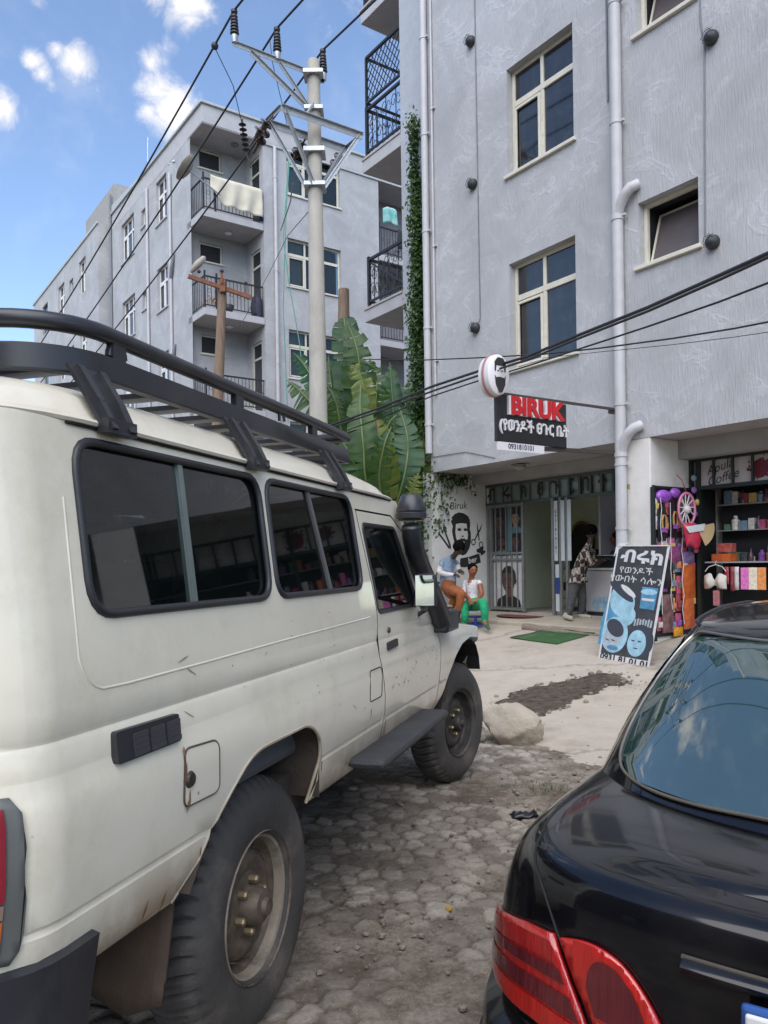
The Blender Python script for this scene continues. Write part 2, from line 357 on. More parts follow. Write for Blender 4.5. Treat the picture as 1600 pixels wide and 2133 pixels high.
def gridmesh(name, X, Y, Z, m, attrs=None, keep=None, smooth=True):
    r, c = X.shape; me = bpy.data.meshes.new(name); co = np.stack([X,Y,Z],-1).reshape(-1,3)
    i = np.arange((r-1)*c).reshape(r-1,c)[:,:-1]; q = np.stack([i,i+1,i+c+1,i+c],-1).reshape(-1,4)
    if keep is not None:
        k = keep.reshape(-1); q = q[k[q].all(1)]
        u, inv = np.unique(q, return_inverse=True); q = inv.reshape(-1,4); co = co[u]
        if attrs: attrs = {a: b.reshape(-1)[u] for a, b in attrs.items()}
    me.vertices.add(len(co)); me.vertices.foreach_set('co', co.astype(np.float32).ravel())
    me.loops.add(q.size); me.loops.foreach_set('vertex_index', q.astype(np.int32).ravel())
    me.polygons.add(len(q)); me.polygons.foreach_set('loop_start', np.arange(0,q.size,4,dtype=np.int32)); me.polygons.foreach_set('loop_total', np.full(len(q),4,dtype=np.int32))
    me.update(calc_edges=True); me.validate()
    if smooth: me.polygons.foreach_set('use_smooth', [True]*len(me.polygons))
    for a, b in (attrs or {}).items():
        t = me.attributes.new(a,'FLOAT','POINT'); t.data.foreach_set('value', b.astype(np.float32).ravel())
    me.materials.append(m); o = bpy.data.objects.new(name, me); COL.objects.link(o); return o

# ---------------------------------------------------------------- ground materials
def ground_mat(name, kind):
    m = bpy.data.materials.new(name); nt, ns, L, b = nodes(m); b.inputs['Roughness'].default_value = .92; b.inputs['Specular IOR Level'].default_value = .2
    tc = N(nt,'ShaderNodeTexCoord'); ob = tc.outputs['Object']
    n1 = N(nt,'ShaderNodeTexNoise', Scale=3.0, Detail=9, Roughness=.68); L.new(ob, n1.inputs['Vector'])
    n2 = N(nt,'ShaderNodeTexNoise', Scale=45.0, Detail=6, Roughness=.75); L.new(ob, n2.inputs['Vector'])
    cr = N(nt,'ShaderNodeValToRGB'); e = cr.color_ramp.elements
    if kind == 'dirt': cols = [(.32,(.075,.058,.043)),(.5,(.15,.122,.095)),(.68,(.36,.31,.255))]
    else: cols = [(.25,(.31,.265,.215)),(.5,(.43,.375,.31)),(.75,(.51,.455,.385))]
    e[0].position, e[0].color = cols[0][0], (*cols[0][1],1); e[1].position, e[1].color = cols[2][0], (*cols[2][1],1)
    x = e.new(cols[1][0]); x.color = (*cols[1][1],1)
    s = N(nt,'ShaderNodeMath', operation='MULTIPLY_ADD'); s.inputs[1].default_value = .45; L.new(n2.outputs['Fac'], s.inputs[0]); 
    s0 = N(nt,'ShaderNodeMath', operation='MULTIPLY'); s0.inputs[1].default_value = .6; L.new(n1.outputs['Fac'], s0.inputs[0]); L.new(s0.outputs[0], s.inputs[2]); L.new(s.outputs[0], cr.inputs['Fac']); col = cr.outputs['Color']
    hsrc = n2.outputs['Fac']
    if kind == 'dirt':
        at1 = N(nt,'ShaderNodeAttribute', attribute_name='stone'); at2 = N(nt,'ShaderNodeAttribute', attribute_name='rnd')
        sc = N(nt,'ShaderNodeMix', data_type='RGBA'); sc.inputs[6].default_value = (.17,.15,.128,1); sc.inputs[7].default_value = (.52,.47,.405,1); L.new(at2.outputs['Fac'], sc.inputs[0])
        sv = N(nt,'ShaderNodeMix', data_type='RGBA', blend_type='MULTIPLY'); sv.inputs[0].default_value = .75; L.new(sc.outputs[2], sv.inputs[6])
        cr2 = N(nt,'ShaderNodeValToRGB'); cr2.color_ramp.elements[0].position = .33; cr2.color_ramp.elements[0].color = (.35,.33,.3,1); cr2.color_ramp.elements[1].position = .6; L.new(s.outputs[0], cr2.inputs['Fac']); L.new(cr2.outputs['Color'], sv.inputs[7])
        mx = N(nt,'ShaderNodeMix', data_type='RGBA'); L.new(at1.outputs['Fac'], mx.inputs[0]); L.new(col, mx.inputs[6]); L.new(sv.outputs[2], mx.inputs[7]); col = mx.outputs[2]
        # light grit
        gv = N(nt,'ShaderNodeTexVoronoi', Scale=55.0); L.new(ob, gv.inputs['Vector'])
        gm = N(nt,'ShaderNodeMapRange'); gm.inputs['From Min'].default_value = .09; gm.inputs['From Max'].default_value = .2; gm.inputs['To Min'].default_value = .8; gm.inputs['To Max'].default_value = 0; L.new(gv.outputs['Distance'], gm.inputs['Value'])
        g2 = N(nt,'ShaderNodeMath', operation='GREATER_THAN'); g2.inputs[1].default_value = .62; sepc = N(nt,'ShaderNodeSeparateColor'); L.new(gv.outputs['Color'], sepc.inputs[0]); L.new(sepc.outputs[0], g2.inputs[0])
        g3 = N(nt,'ShaderNodeMath', operation='MULTIPLY'); L.new(gm.outputs[0], g3.inputs[0]); L.new(g2.outputs[0], g3.inputs[1])
        mg = N(nt,'ShaderNodeMix', data_type='RGBA'); mg.inputs[7].default_value = (.42,.39,.35,1); L.new(g3.outputs[0], mg.inputs[0]); L.new(col, mg.inputs[6]); col = mg.outputs[2]
    else:
        v = N(nt,'ShaderNodeTexVoronoi', feature='DISTANCE_TO_EDGE', Scale=.28); 
        wv = N(nt,'ShaderNodeMix', data_type='RGBA', blend_type='LINEAR_LIGHT'); wv.inputs[0].default_value = .3; L.new(ob, wv.inputs[6]); L.new(n1.outputs['Color'], wv.inputs[7]); L.new(wv.outputs[2], v.inputs['Vector'])
        mr = N(nt,'ShaderNodeMapRange'); mr.inputs['From Min'].default_value = .002; mr.inputs['From Max'].default_value = .012; mr.inputs['To Min'].default_value = .42; mr.inputs['To Max'].default_value = 0; L.new(v.outputs['Distance'], mr.inputs['Value'])
        n4 = N(nt,'ShaderNodeTexNoise', Scale=.8, Detail=7, Roughness=.7); L.new(ob, n4.inputs['Vector'])
        r4 = N(nt,'ShaderNodeMapRange'); r4.inputs['From Min'].default_value = .52; r4.inputs['From Max'].default_value = .7; r4.inputs['To Max'].default_value = .6; L.new(n4.outputs['Fac'], r4.inputs['Value'])
        m4 = N(nt,'ShaderNodeMix', data_type='RGBA'); m4.inputs[7].default_value = (.22,.185,.145,1); L.new(r4.outputs[0], m4.inputs[0]); L.new(col, m4.inputs[6])
        mx = N(nt,'ShaderNodeMix', data_type='RGBA'); mx.inputs[7].default_value = (.1,.085,.07,1); L.new(mr.outputs[0], mx.inputs[0]); L.new(m4.outputs[2], mx.inputs[6]); col = mx.outputs[2]
    L.new(col, b.inputs['Base Color'])
    bp = N(nt,'ShaderNodeBump', Strength=.8, Distance=.012); L.new(hsrc, bp.inputs['Height']); L.new(bp.outputs['Normal'], b.inputs['Normal'])
    return m
M['dirt'] = ground_mat('street_dirt','dirt'); M['pave'] = ground_mat('dusty_concrete','pave')
# wide ground sheet to the horizon
def spaced(a, b, near, n):
    t = np.linspace(-1,1,n); return near + np.sign(t)*np.abs(t)**3*np.where(t > 0, b-near, near-a)
X, Y = np.meshgrid(spaced(-900,900,0,121), spaced(-300,1500,5,121)); Zb, s_ = gzn(X,Y)
struct(gridmesh('ground', X, Y, Zb-.05, M['dirt'], {'stone':X*0,'rnd':X*0}))
# near street: half-buried cobbles, real relief
st = .016
X, Y = np.meshgrid(np.arange(-4.2,4.6,st), np.arange(.2,8.2,st)); Zb, s_ = gzn(X,Y)
c = .118
def cells(X, Y):
    rot = .3; U = (X*math.cos(rot)-Y*math.sin(rot))/c; Wv = (X*math.sin(rot)+Y*math.cos(rot))/(c*.92)
    Wv = Wv + .25*fbm(X*2,Y*2); ui = np.floor(U).astype(int); 
    f1 = np.full(X.shape,9.); f2 = f1.copy(); r1 = X*0
    for du in (-1,0,1):
        for dv in (-1,0,1):
            a = ui+du; b = np.floor(Wv).astype(int)+dv
            jx = a + .5 + .5*(b % 2) - .25 + .5*(LAT[a % 256,b % 256]-.5); jy = b + .5 + .85*(LAT[(a*7+3) % 256,(b*5+11) % 256]-.5)
            d = np.hypot(U-jx, Wv-jy); rr = LAT[(a*3+29) % 256,(b*11+7) % 256]
            n = d < f1; f2 = np.where(n, f1, np.minimum(f2,d)); r1 = np.where(n, rr, r1); f1 = np.where(n, d, f1)
    return f2-f1, r1
ed, rn = cells(X,Y)
ex = sstep(.475,.64, fbm(X*1.1+4,Y*1.1+9,4) + .12*np.clip(1-np.abs(X-.6)/1.4,0,1) - .10*sstep(3.6,6,Y))
stone = sstep(.06,.24,ed + .12*(fbm(X*22,Y*22,3)-.5)) * ex * sstep(.12,.3,rn+.2*ex)
h = stone*(.008+.010*rn) + .012*(fbm(X*6,Y*6,4)-.5) + .007*(fbm(X*30,Y*30,3)-.5)
fade = 1
struct(gridmesh('street', X, Y, Zb + h - .012, M['dirt'], {'stone':np.clip(stone*.95*(.55+.9*fbm(X*9+3,Y*9,4)),0,1),'rnd':np.clip(rn*.8+.4*(fbm(X*15,Y*15)-.3),0,1)}))
# concrete forecourt climbing to the shops
gx, gy = np.meshgrid(np.arange(-15.5,4.2,.045), np.arange(-5.0,1.25,.045))       # in the building's frame
c3 = MFR.to_3x3(); X = c3[0][0]*gx + c3[0][1]*gy + FRO.x; Y = c3[1][0]*gx + c3[1][1]*gy + FRO.y
Zb, s_ = gzn(X,Y)
edge = 4.15 + .55*(fbm(gx*.9,gx*0+3,4)-.5)*2 + .25*(fbm(gx*4,gy*4,3)-.5)
cov = edge - s_
rim = sstep(0,.16,cov)
struct(gridmesh('pavement', X, Y, Zb + .02*rim - .012 + .012*(fbm(gx*1.3,gy*1.3,3)-.5) + .004*(fbm(gx*9,gy*9,3)-.5), M['pave'], None, cov > -.02))
# ---------------------------------------------------------------- bare wet earth where the concrete has broken away
def inpoly(px, py, P):
    r = np.zeros(px.shape,bool); n = len(P)
    for i in range(n):
        x0,y0 = P[i]; x1,y1 = P[(i+1) % n]
        k = ((y0 > py) != (y1 > py)) & (px < (x1-x0)*(py-y0)/(y1-y0+1e-12)+x0); r ^= k
    return r
def polydist(px, py, P):
    d = np.full(px.shape,9.)
    for i in range(len(P)):
        x0,y0 = P[i]; x1,y1 = P[(i+1) % len(P)]; dx,dy = x1-x0,y1-y0; t = np.clip(((px-x0)*dx+(py-y0)*dy)/(dx*dx+dy*dy),0,1)
        d = np.minimum(d, np.hypot(px-x0-t*dx, py-y0-t*dy))
    return np.where(inpoly(px,py,P), d, -d)
DP = [gp(*q)[:2] for q in [(1035,1468),(1062,1446),(1120,1432),(1175,1422),(1215,1408),(1262,1402),(1296,1410),(1312,1420),(1262,1440),(1232,1452),(1190,1470),(1128,1492),(1078,1490)]]
px = [p[0] for p in DP]; py = [p[1] for p in DP]
X, Y = np.meshgrid(np.arange(min(px)-.2,max(px)+.2,.02), np.arange(min(py)-.2,max(py)+.2,.02)); Zb, s_ = gzn(X,Y)
dd = polydist(X,Y,DP) + .30*(fbm(X*5,Y*5,5)-.5) + .08*(fbm(X*22,Y*22,3)-.5)
M['earth'] = mat('dark_earth', (.018,.013,.009), .95, var=.4, scale=14, bump=1.0, bscale=70, col2=(.125,.093,.066), detail=9)
struct(gridmesh('dirt', X, Y, Zb + .004 + .022*sstep(0,.1,dd) + .03*(fbm(X*9,Y*9,4)-.45)*sstep(0,.08,dd), M['earth'], None, dd > -.005), 'stuff')
# ---------------------------------------------------------------- loose stones, grass, litter
M['stone'] = mat('pebble', (.15,.125,.10), .9, var=.4, scale=3, col2=(.32,.28,.235), bump=.4)
mb = MB(); rd = random.Random(5)
def pebble(mb, p, r):
    n = 6; g = []; k = [rd.uniform(.7,1.25) for _ in range(n*5)]
    for i in range(4):
        t = math.pi*i/3; g.append([(p[0]+r*math.sin(t)*math.cos(1.0472*j)*k[i*n+j], p[1]+r*math.sin(t)*math.sin(1.0472*j)*k[j*3], p[2]+r*.6*math.cos(t)*k[j]) for j in range(n)])
    mb.sheet(g, True)
spots = [(1090,1500,90,30,60),(1010,1560,60,25,25),(1240,1440,90,30,70),(1180,1600,120,60,40),(1150,1690,90,60,50),(960,1720,220,160,110),(820,1900,240,180,90),(1270,1400,70,12,40),(1120,1340,90,20,10),(1000,1330,30,15,6),(1330,1420,40,25,30)]
for (x, y, dx, dy, n) in spots:
    for _ in range(n):
        q = gp(x+rd.gauss(0,dx*.5), min(2300,y+rd.gauss(0,dy*.5))); pebble(mb, (q.x,q.y,q.z+.004), rd.choice([.004,.005,.007,.009,.012,.016])*rd.uniform(.7,1.3))
for _ in range(46):      # broken concrete crumbs round the hole
    k = rd.randrange(len(DP)); a, b = DP[k], DP[(k+1) % len(DP)]; u = rd.random(); x = a[0]*(1-u)+b[0]*u+rd.gauss(0,.07); y = a[1]*(1-u)+b[1]*u+rd.gauss(0,.07); pebble(mb, (x,y,gz(x,y)+.02), rd.uniform(.012,.04))
struct(mb.build('gravel', M['stone'], smooth=50), 'stuff')
M['grassm'] = mat('grass_blade', (.05,.09,.02), .7, var=.4, scale=20)
mb = MB()
for (x, y, n, sp) in [(1140,1645,70,22),(1050,1470,40,18),(1120,1700,12,25),(955,1600,20,25),(1000,1660,14,60),(1030,1468,26,12),(1090,1635,18,18)]:
    for _ in range(n):
        q = gp(x+rd.gauss(0,sp), y+rd.gauss(0,sp*.35)); hh = rd.uniform(.015,.05); a = rd.uniform(0,6.28); d = V((math.cos(a),math.sin(a),0)); w = d.cross(V((0,0,1)))*.003
        t = q + d*hh*rd.uniform(.3,1.2) + V((0,0,hh)); mb.add([q-w,q+w,t],[(0,1,2)])
struct(mb.build('grass', M['grassm'], recalc=False), 'stuff')
# pale boulder wedged by the front wheel
def boulder(name, c, sx, sy, sz, seed, m):
    bm = bmesh.new(); bmesh.ops.create_icosphere(bm, subdivisions=4, radius=1); rr = random.Random(seed)
    pl = [(V((rr.gauss(0,1),rr.gauss(0,1),rr.gauss(0,.8))).normalized(), rr.uniform(.62,.92)) for _ in range(16)]
    for v in bm.verts:
        d = v.co.normalized(); k = min([1.05]+[o/max(1e-3,d.dot(n)) for n, o in pl if d.dot(n) > .05]); k += .05*mnoise.fractal(d*2.2,1,2,4) + .012*mnoise.noise(d*14)
        v.co = V((d.x*k*sx, d.y*k*sy, d.z*k*sz))
    me = bpy.data.meshes.new(name); bm.to_mesh(me); bm.free(); me.materials.append(m); me.polygons.foreach_set('use_smooth',[True]*len(me.polygons)); me.set_sharp_from_angle(angle=R(38))
    o = bpy.data.objects.new(name, me); COL.objects.link(o); o.location = c; return o
M['rock'] = mat('pale_limestone', (.37,.325,.26), .92, var=.22, scale=6, bump=1.0, bscale=38, dirt=(.20,.165,.12), dirtscale=3, dirtamt=.75)
q = gp(1062,1552); o = boulder('boulder', q + V((.03,.16,.125)), .31, .23, .185, 23, M['rock']); o.rotation_euler = (R(4),R(12),R(-24))
tag(o, 'big pale boulder lying on the ground just ahead of the front wheel', 'boulder')
q = gp(1000,1548); o = boulder('boulder', q + V((-.06,.06,.05)), .13, .12, .09, 4, mat('brown_stone', (.22,.19,.155), .9, var=.2, bump=.5))
tag(o, 'small brown stone half hidden between the front tyre and pale boulder', 'stone')
mb = MB(); q = gp(1095,1703); g = []
for i in range(9):
    g.append([(q.x+.02*i-.09+.01*rd.random(), q.y+.016*j-.05+.012*rd.random(), q.z+.004+.03*rd.random()*(0 < i < 8)) for j in range(7)])
o = mb.sheet(g).build('plastic_scrap', mat('black_plastic', (.02,.021,.026), .35), smooth=60, solid=.002); tag(o, 'crumpled black plastic scrap on the dirt beside the black car', 'litter')
for (x, y, c, lab, sz) in [(735,1645,(.5,.46,.42),'flattened pale paper scrap on the cobbles left of the front wheel',.03),(935,1897,(.4,.28,.05),'tiny yellow bottle cap between the cobbles',.016)]:
    q = gp(x,y); mb = MB(); mb.lathe([(0,0),(sz,0),(sz*1.02,.006),(sz*.9,.010),(0,.009)], (q.x,q.y,q.z+.004), n=9); o = mb.build('litter', mat('litter', c, .7), smooth=40); tag(o, lab, 'litter')
# ================================================================ right-hand apartment building with the shops
def fth(name, label, cat, p, group=None, rz=0): return thing(name, label, cat, fr(*p), FRA+rz, group)
B = thing('apartment_building', 'tall blue grey plastered apartment building with barber shop and variety shop below', 'apartment building', FRO, FRA)
FLOORS = [3.6,6.63,9.66,12.69]
holes = []; wins = []
for i, f in enumerate(FLOORS):
    for k, xa in enumerate((-9.03,-4.1,-.9,2.2)):
        z = f + .86; holes.append((xa,xa+1.34,z,z+1.65,.15)); wins.append((xa,xa+1.34,z,z+1.65,'w',i,k))
    holes.append((-6.62,-5.74,f+1.72,f+2.55,.15)); wins.append((-6.62,-5.74,f+1.72,f+2.55,'b',i,0))
mb = MB(); wall(mb, -11.05, 6.0, 3.07, 15.7, holes, 0)
mb.quad((-11.05,0,3.07),(-11.05,0,15.7),(-11.05,9,15.7),(-11.05,9,3.07)); mb.quad((6,0,0),(6,9,0),(6,9,15.7),(6,0,15.7)); mb.quad((-11.05,9,0),(6,9,0),(6,9,15.7),(-11.05,9,15.7))
mb.quad((-11.05,0,15.7),(6,0,15.7),(6,9,15.7),(-11.05,9,15.7))
wl = mb.build('wall', M['wallR'], B, recalc=False)
for (a, b, c, d, t, i, k) in wins:
    cur = [(.05,.95,'curtain')] if (i+k) % 2 == 0 else None
    if t == 'w': window(B, a, b, c, d, 0, rev=.15, curtain=None)
    else: 
        o = window(B, a, b, c, d, 0, rev=.15, transom=None, mull=(), pane='dark', fw=.05, room=True)
        # bottom-hung casement standing ajar
        q = MB(); w, h = b-a-.13, d-c-.13; q.box(0,.03,-.012,.012,0,h); q.box(w-.03,w,-.012,.012,0,h); q.box(.03,w-.03,-.012,.012,0,.03); q.box(.03,w-.03,-.012,.012,h-.03,h)
        cs = q.build('casement', M['cream'], o, loc=(.065,.02,.06)); cs.rotation_euler = (R(-17),0,0)
        q = MB(); q.box(.028,w-.028,-.003,.003,.028,h-.028); pn = q.build('pane', mat('frosted_pane',(.09,.075,.075),.35,var=.1), o, loc=(.065,.02,.06)); pn.rotation_euler = (R(-17),0,0)
# strip at the end corner, set back
mb = MB(); mb.box(-12.15,-11.052,.25,5,.1,15.7); mb.build('corner_wall', mat('plaster_pale',(.40,.42,.455),.85,var=.07,bump=.5,bscale=50), B)
# balconies on the end
rl = random.Random(3)
for i, f in enumerate(FLOORS):
    mb = MB(); mb.box(-13.45,-12.152,.24,1.55,f-.26,f-.02); sl = mb.build('balcony', M['slab'], B, bevel=.01)
    mb = MB(); mb.box(-13.47,-12.153,.22,1.56,f-.018,f+.025); mb.build('coping', mat('terrazzo',(.4,.37,.35),.7,bump=.2), sl)
    mb = MB(); x0, x1, z0, z1 = -13.36, -12.16, f+.05, f+1.0
    hi = z1 + (1.05 if i >= 2 else 0)
    for x in (x0,): mb.bar((x,.3,z0-.03),(x,.3,z1+.06),.06)
    mb.bar((x0,.3,z1),(x1,.3,z1),.05); mb.bar((x0,.3,z0+.1),(x1,.3,z0+.1),.04); mb.bar((x0,.3,z1),(x0,1.5,z1),.05); mb.bar((x0,.3,z0+.1),(x0,1.5,z0+.1),.04)
    for k in range(1,4): x = x0 + (x1-x0)*k/3.6; mb.bar((x,.3,z0+.1),(x,.3,z1),.014)
    for k in range(1,9): mb.bar((x0,.3+.13*k,z0+.1),(x0,.3+.13*k,z1),.014)
    for k in range(14):
        cx = x0 + .12 + .16*(k % 7); cz = z0 + .33 + .38*(k//7); rr = .085
        mb.tube([(cx+rr*math.cos(t*.55)*(1-.05*t), .3, cz+(-1)**k*rr*1.7*math.sin(t*.55)*(1-.05*t)) for t in range(13)], .007, 5)
        mb.tube([(x0, .42+.15*(k % 7)+rr*.7*math.cos(t*.55)*(1-.05*t), cz+(-1)**k*rr*1.7*math.sin(t*.55)*(1-.05*t)) for t in range(13)], .007, 5)
    if i == 1: mb.bar((x0,.31,z1-.04),(x1,.31,z0+.12),.03)
    if i >= 2:
        mb.bar((x0,.3,z1+.14),(x1,.3,z1+.14),.04); mb.bar((x0,.3,hi),(x1,.3,hi),.05); mb.bar((x0,.3,z1+.06),(x0,.3,hi),.045); mb.bar((x0,.3,hi),(x0,1.5,hi),.04); mb.bar((x0,.3,z1+.14),(x0,1.5,z1+.14),.04)
        zz = (z1+.14, hi); n = 8
        for k in range(-5,n):
            for sg in (1,-1):
                xa = x0 + .15*k; 
                p = [(xa+.15*5*t/10, zz[0]+(zz[1]-zz[0])*t/10) for t in range(11)]
                if sg < 0: p = [(a, zz[0]+zz[1]-b) for a, b in p]
                p = [(a,b) for a, b in p if x0 <= a <= x1]
                if len(p) > 1: mb.bar((p[0][0],.3,p[0][1]),(p[-1][0],.3,p[-1][1]),.014)
    mb.build('railing', M['black_metal'], sl)
# ---- ground floor
X0, X1 = -11.05, -6.98
mb = MB(); mb.box(-11.3,X0,.004,5.2,.1,3.069)
mw = mb.build('side_wall', M['white_wall'], B)
mb = MB(); mb.box(X1,-6.49,.004,.86,.05,3.069); mb.box(-7.0,-6.49,.861,5.2,.05,3.069)
mb.build('pillar', M['white_wall'], B, bevel=.012)
mb = MB(); mb.box(-2.4,-1.9,.004,.86,-.05,3.069); mb.box(1.5,2.0,.004,.86,-.05,3.069); mb.build('pillar', M['white_wall'], B)
mb = MB(); mb.quad((-11.05,.003,3.068),(6,.003,3.068),(6,5.2,3.068),(-11.05,5.2,3.068)); mb.box(X0,X1,.95,1.29,2.90,3.066); mb.box(-6.488,-2.4,.6,.856,2.82,3.066)
mb.build('soffit', M['soffit'], B, recalc=False)
mb = MB(); mb.box(-6.488,6,1.9,2.0,-.1,3.06); mb.build('shop_rear_wall', mat('dim_wall',(.2,.2,.2),.9), B)
mb = MB(); mb.box(-2.39,6,.86,.9,-.1,3.06); mb.build('shutter', mat('grey_shutter',(.25,.27,.3),.5,var=.1,metal=.3), B)
# downpipes, conduits, bulkhead lamps
def pipe(parent, pts, r, name='downpipe', m='pipe', clips=()):
    mb = MB(); mb.tube(pts, r, 14)
    for z in clips: mb.lathe([(r+.002,-.02),(r+.009,-.02),(r+.009,.02),(r+.002,.02)], (pts[0][0],pts[0][1],z), n=14, cap=False); mb.box(pts[0][0]+r*.6,pts[0][0]+r+.05,pts[0][1]-.012,pts[0][1]+.03,z-.015,z+.015)
    return mb.build(name, M[m], parent, smooth=50)
pipe(B, [(-6.885,-.085,15.6),(-6.885,-.085,1.0),(-6.885,-.085,.33)], .075, clips=[1.9,2.75,3.55,6.05,7.3,8.9,10.5])
for zz in (3.18,6.33):
    mb = MB(); mb.tube([(-6.88,-.085,zz-.28),(-6.84,-.09,zz-.16),(-6.74,-.11,zz-.04),(-6.66,-.1,zz+.02),(-6.60,-.02,zz+.06)], .07, 14); mb.lathe([(.072,-.03),(.086,-.03),(.086,.03),(.072,.03)], (-6.885,-.085,zz-.3), n=14, cap=False); mb.build('pipe_branch', M['pipe'], B, smooth=50)
pipe(B, [(-11.02,-.07,15.6),(-11.02,-.07,3.4)], .062, clips=[3.9,5.6,7.3,9.0,10.7])
pipe(B, [(-10.86,-.03,15.6),(-10.86,-.03,4.4)], .02, clips=[5,7,9.4])
M['flex'] = mat('grey_conduit', (.16,.17,.19), .6)
mb = MB(); 
mb.tube([(-9.75,-.012,15),(-9.72,-.012,9),(-9.70,-.012,5.45),(-9.74,-.03,5.36)], .009, 6)
mb.tube([(-5.66,-.012,15),(-5.67,-.012,8),(-5.62,-.012,7.65),(-5.65,-.012,5.4)], .009, 6)
mb.tube([(-7.0,-.02,15),(-7.01,-.02,6.4),(-6.99,-.02,4.88)], .014, 6); mb.tube([(-7.07,-.02,15),(-7.07,-.02,7.7)], .012, 6)
mb.tube([(-9.4,-.012,3.14),(-10.1,-.012,3.32),(-11.0,-.012,3.34)], .006, 5)
mb.build('conduit', M['flex'], B, smooth=50)
M['blackplastic'] = mat('black_plastic_lamp', (.025,.027,.03), .5)
for (x, z) in [(-9.82,10.01),(-9.82,7.67),(-9.8,5.31),(-5.52,7.71),(-5.54,5.27)]:
    mb = MB(); mb.lathe([(.0,.0),(.085,0),(.09,-.03),(.075,-.08),(.04,-.11),(0,-.115)], (0,0,0), 'Y', 14)
    for k in range(4): mb.tube([(.09*math.cos(k*.785+t), -.05-.06*math.sin(1.57), .09*math.sin(k*.785+t)) for t in (0,1.57,3.14)], .004, 4)
    mb.build('bulkhead_lamp', M['blackplastic'], B, smooth=40, loc=(x,-.002,z))
# ---- mural painted on the side wall (facing +x)
M['paint'] = mat('black_paint', (.022,.021,.02), .7, var=.2, scale=20)
M['paint_w'] = mat('white_paint', (.62,.6,.57), .8)
def yz(mb, pts, x=-11.046): mb.poly([(x,y,z) for y, z in pts])
mb = MB(); sx = -11.046
hair = [(.43,2.22),(.47,2.26),(.44,2.28),(.52,2.35),(.62,2.385),(.74,2.37),(.84,2.32),(.88,2.25),(.89,2.17),(.875,2.08),(.90,2.02),(.90,1.86),(.86,1.73),(.78,1.63),(.70,1.60),(.61,1.64),(.54,1.72),(.50,1.86),(.47,1.96),(.455,2.05),(.475,2.13)]
yz(mb, hair); mb.cur = 1
face = [(.545,2.17),(.66,2.19),(.80,2.18),(.815,2.06),(.83,1.98),(.82,1.90),(.775,1.89),(.735,1.92),(.705,1.905),(.67,1.92),(.63,1.89),(.57,1.87),(.545,1.93),(.53,2.02)]
yz(mb, face, sx+.002); yz(mb, [(.66,1.835),(.72,1.83),(.75,1.845),(.72,1.86),(.68,1.85)], sx+.002); mb.cur = 0
for a in (.575,.72): yz(mb, [(a,2.085),(a+.05,2.10),(a+.10,2.085),(a+.09,2.055),(a+.05,2.045),(a+.01,2.055)], sx+.004)
yz(mb, [(.665,1.95),(.70,1.935),(.735,1.95),(.72,1.965),(.68,1.965)], sx+.004)
# razor, scissors, banner
yz(mb, [(.14,1.985),(.17,2.0),(.385,1.77),(.40,1.72),(.37,1.73)]); yz(mb, [(.24,2.11),(.27,2.115),(.42,1.80),(.43,1.70),(.39,1.76)])
yz(mb, [(1.055,2.22),(1.08,2.10),(1.10,1.97),(1.115,1.88),(1.09,1.88),(1.07,1.98),(1.05,2.1)]); yz(mb, [(1.19,2.20),(1.14,2.07),(1.05,1.95),(1.0,1.88),(.985,1.895),(1.06,2.02),(1.12,2.10)])
for (cy_, cz_) in ((.96,1.845),(1.145,1.80)): mb.tube([(sx,cy_+.045*math.cos(t*.5236),cz_+.05*math.sin(t*.5236)) for t in range(12)], .010, 4, closed=True)
yz(mb, [(.62,1.40),(.64,1.55),(.86,1.58),(1.10,1.64),(1.135,1.47),(.9,1.41),(.74,1.385)]); yz(mb, [(1.03,1.71),(1.04,1.66),(1.13,1.64),(1.135,1.59),(1.225,1.635),(1.265,1.68),(1.20,1.695),(1.21,1.77),(1.16,1.76)])
n0 = len(mb.v); mb.mesh(text('Biruk', .19, shear=.15)); mb.xf(Matrix.Translation((sx,.61,2.50)) @ Matrix.Rotation(R(90),4,'Z') @ Matrix.Rotation(R(-5),4,'Y'), n0); mb.cur = 1
n0 = len(mb.v); mb.mesh(text('ber', .15, bold=.003)); mb.xf(Matrix.Translation((sx+.003,.93,1.515)) @ Matrix.Rotation(R(90),4,'Z') @ Matrix.Rotation(R(-9),4,'Y'), n0)
mb.build('mural', [M['paint'],M['paint_w']], B, recalc=False)
# ---- raised shop floor and step
M['step'] = mat('step_concrete', (.43,.38,.30), .85, var=.15, bump=.3, dirt=(.25,.19,.13), dirtscale=3)
M['terr'] = mat('worn_floor', (.55,.52,.47), .6, var=.12, dirt=(.2,.18,.16), dirtscale=2)
mb = MB(); mb.add([(X0,.36,.2),(X1,.36,.2),(X1,1.3,.2),(X0,1.3,.2),(X0,.36,.50),(X1,.40,.50),(X1,1.3,.575),(X0,1.3,.575)], [(0,3,2,1),(4,5,6,7),(0,1,5,4),(1,2,6,5),(2,3,7,6),(3,0,4,7)])
mb.build('step', M['step'], B, bevel=.02)
mb = MB(); mb.box(X0,-7.0,1.301,5.1,.3,.578); mb.build('shop_floor', M['terr'], B)
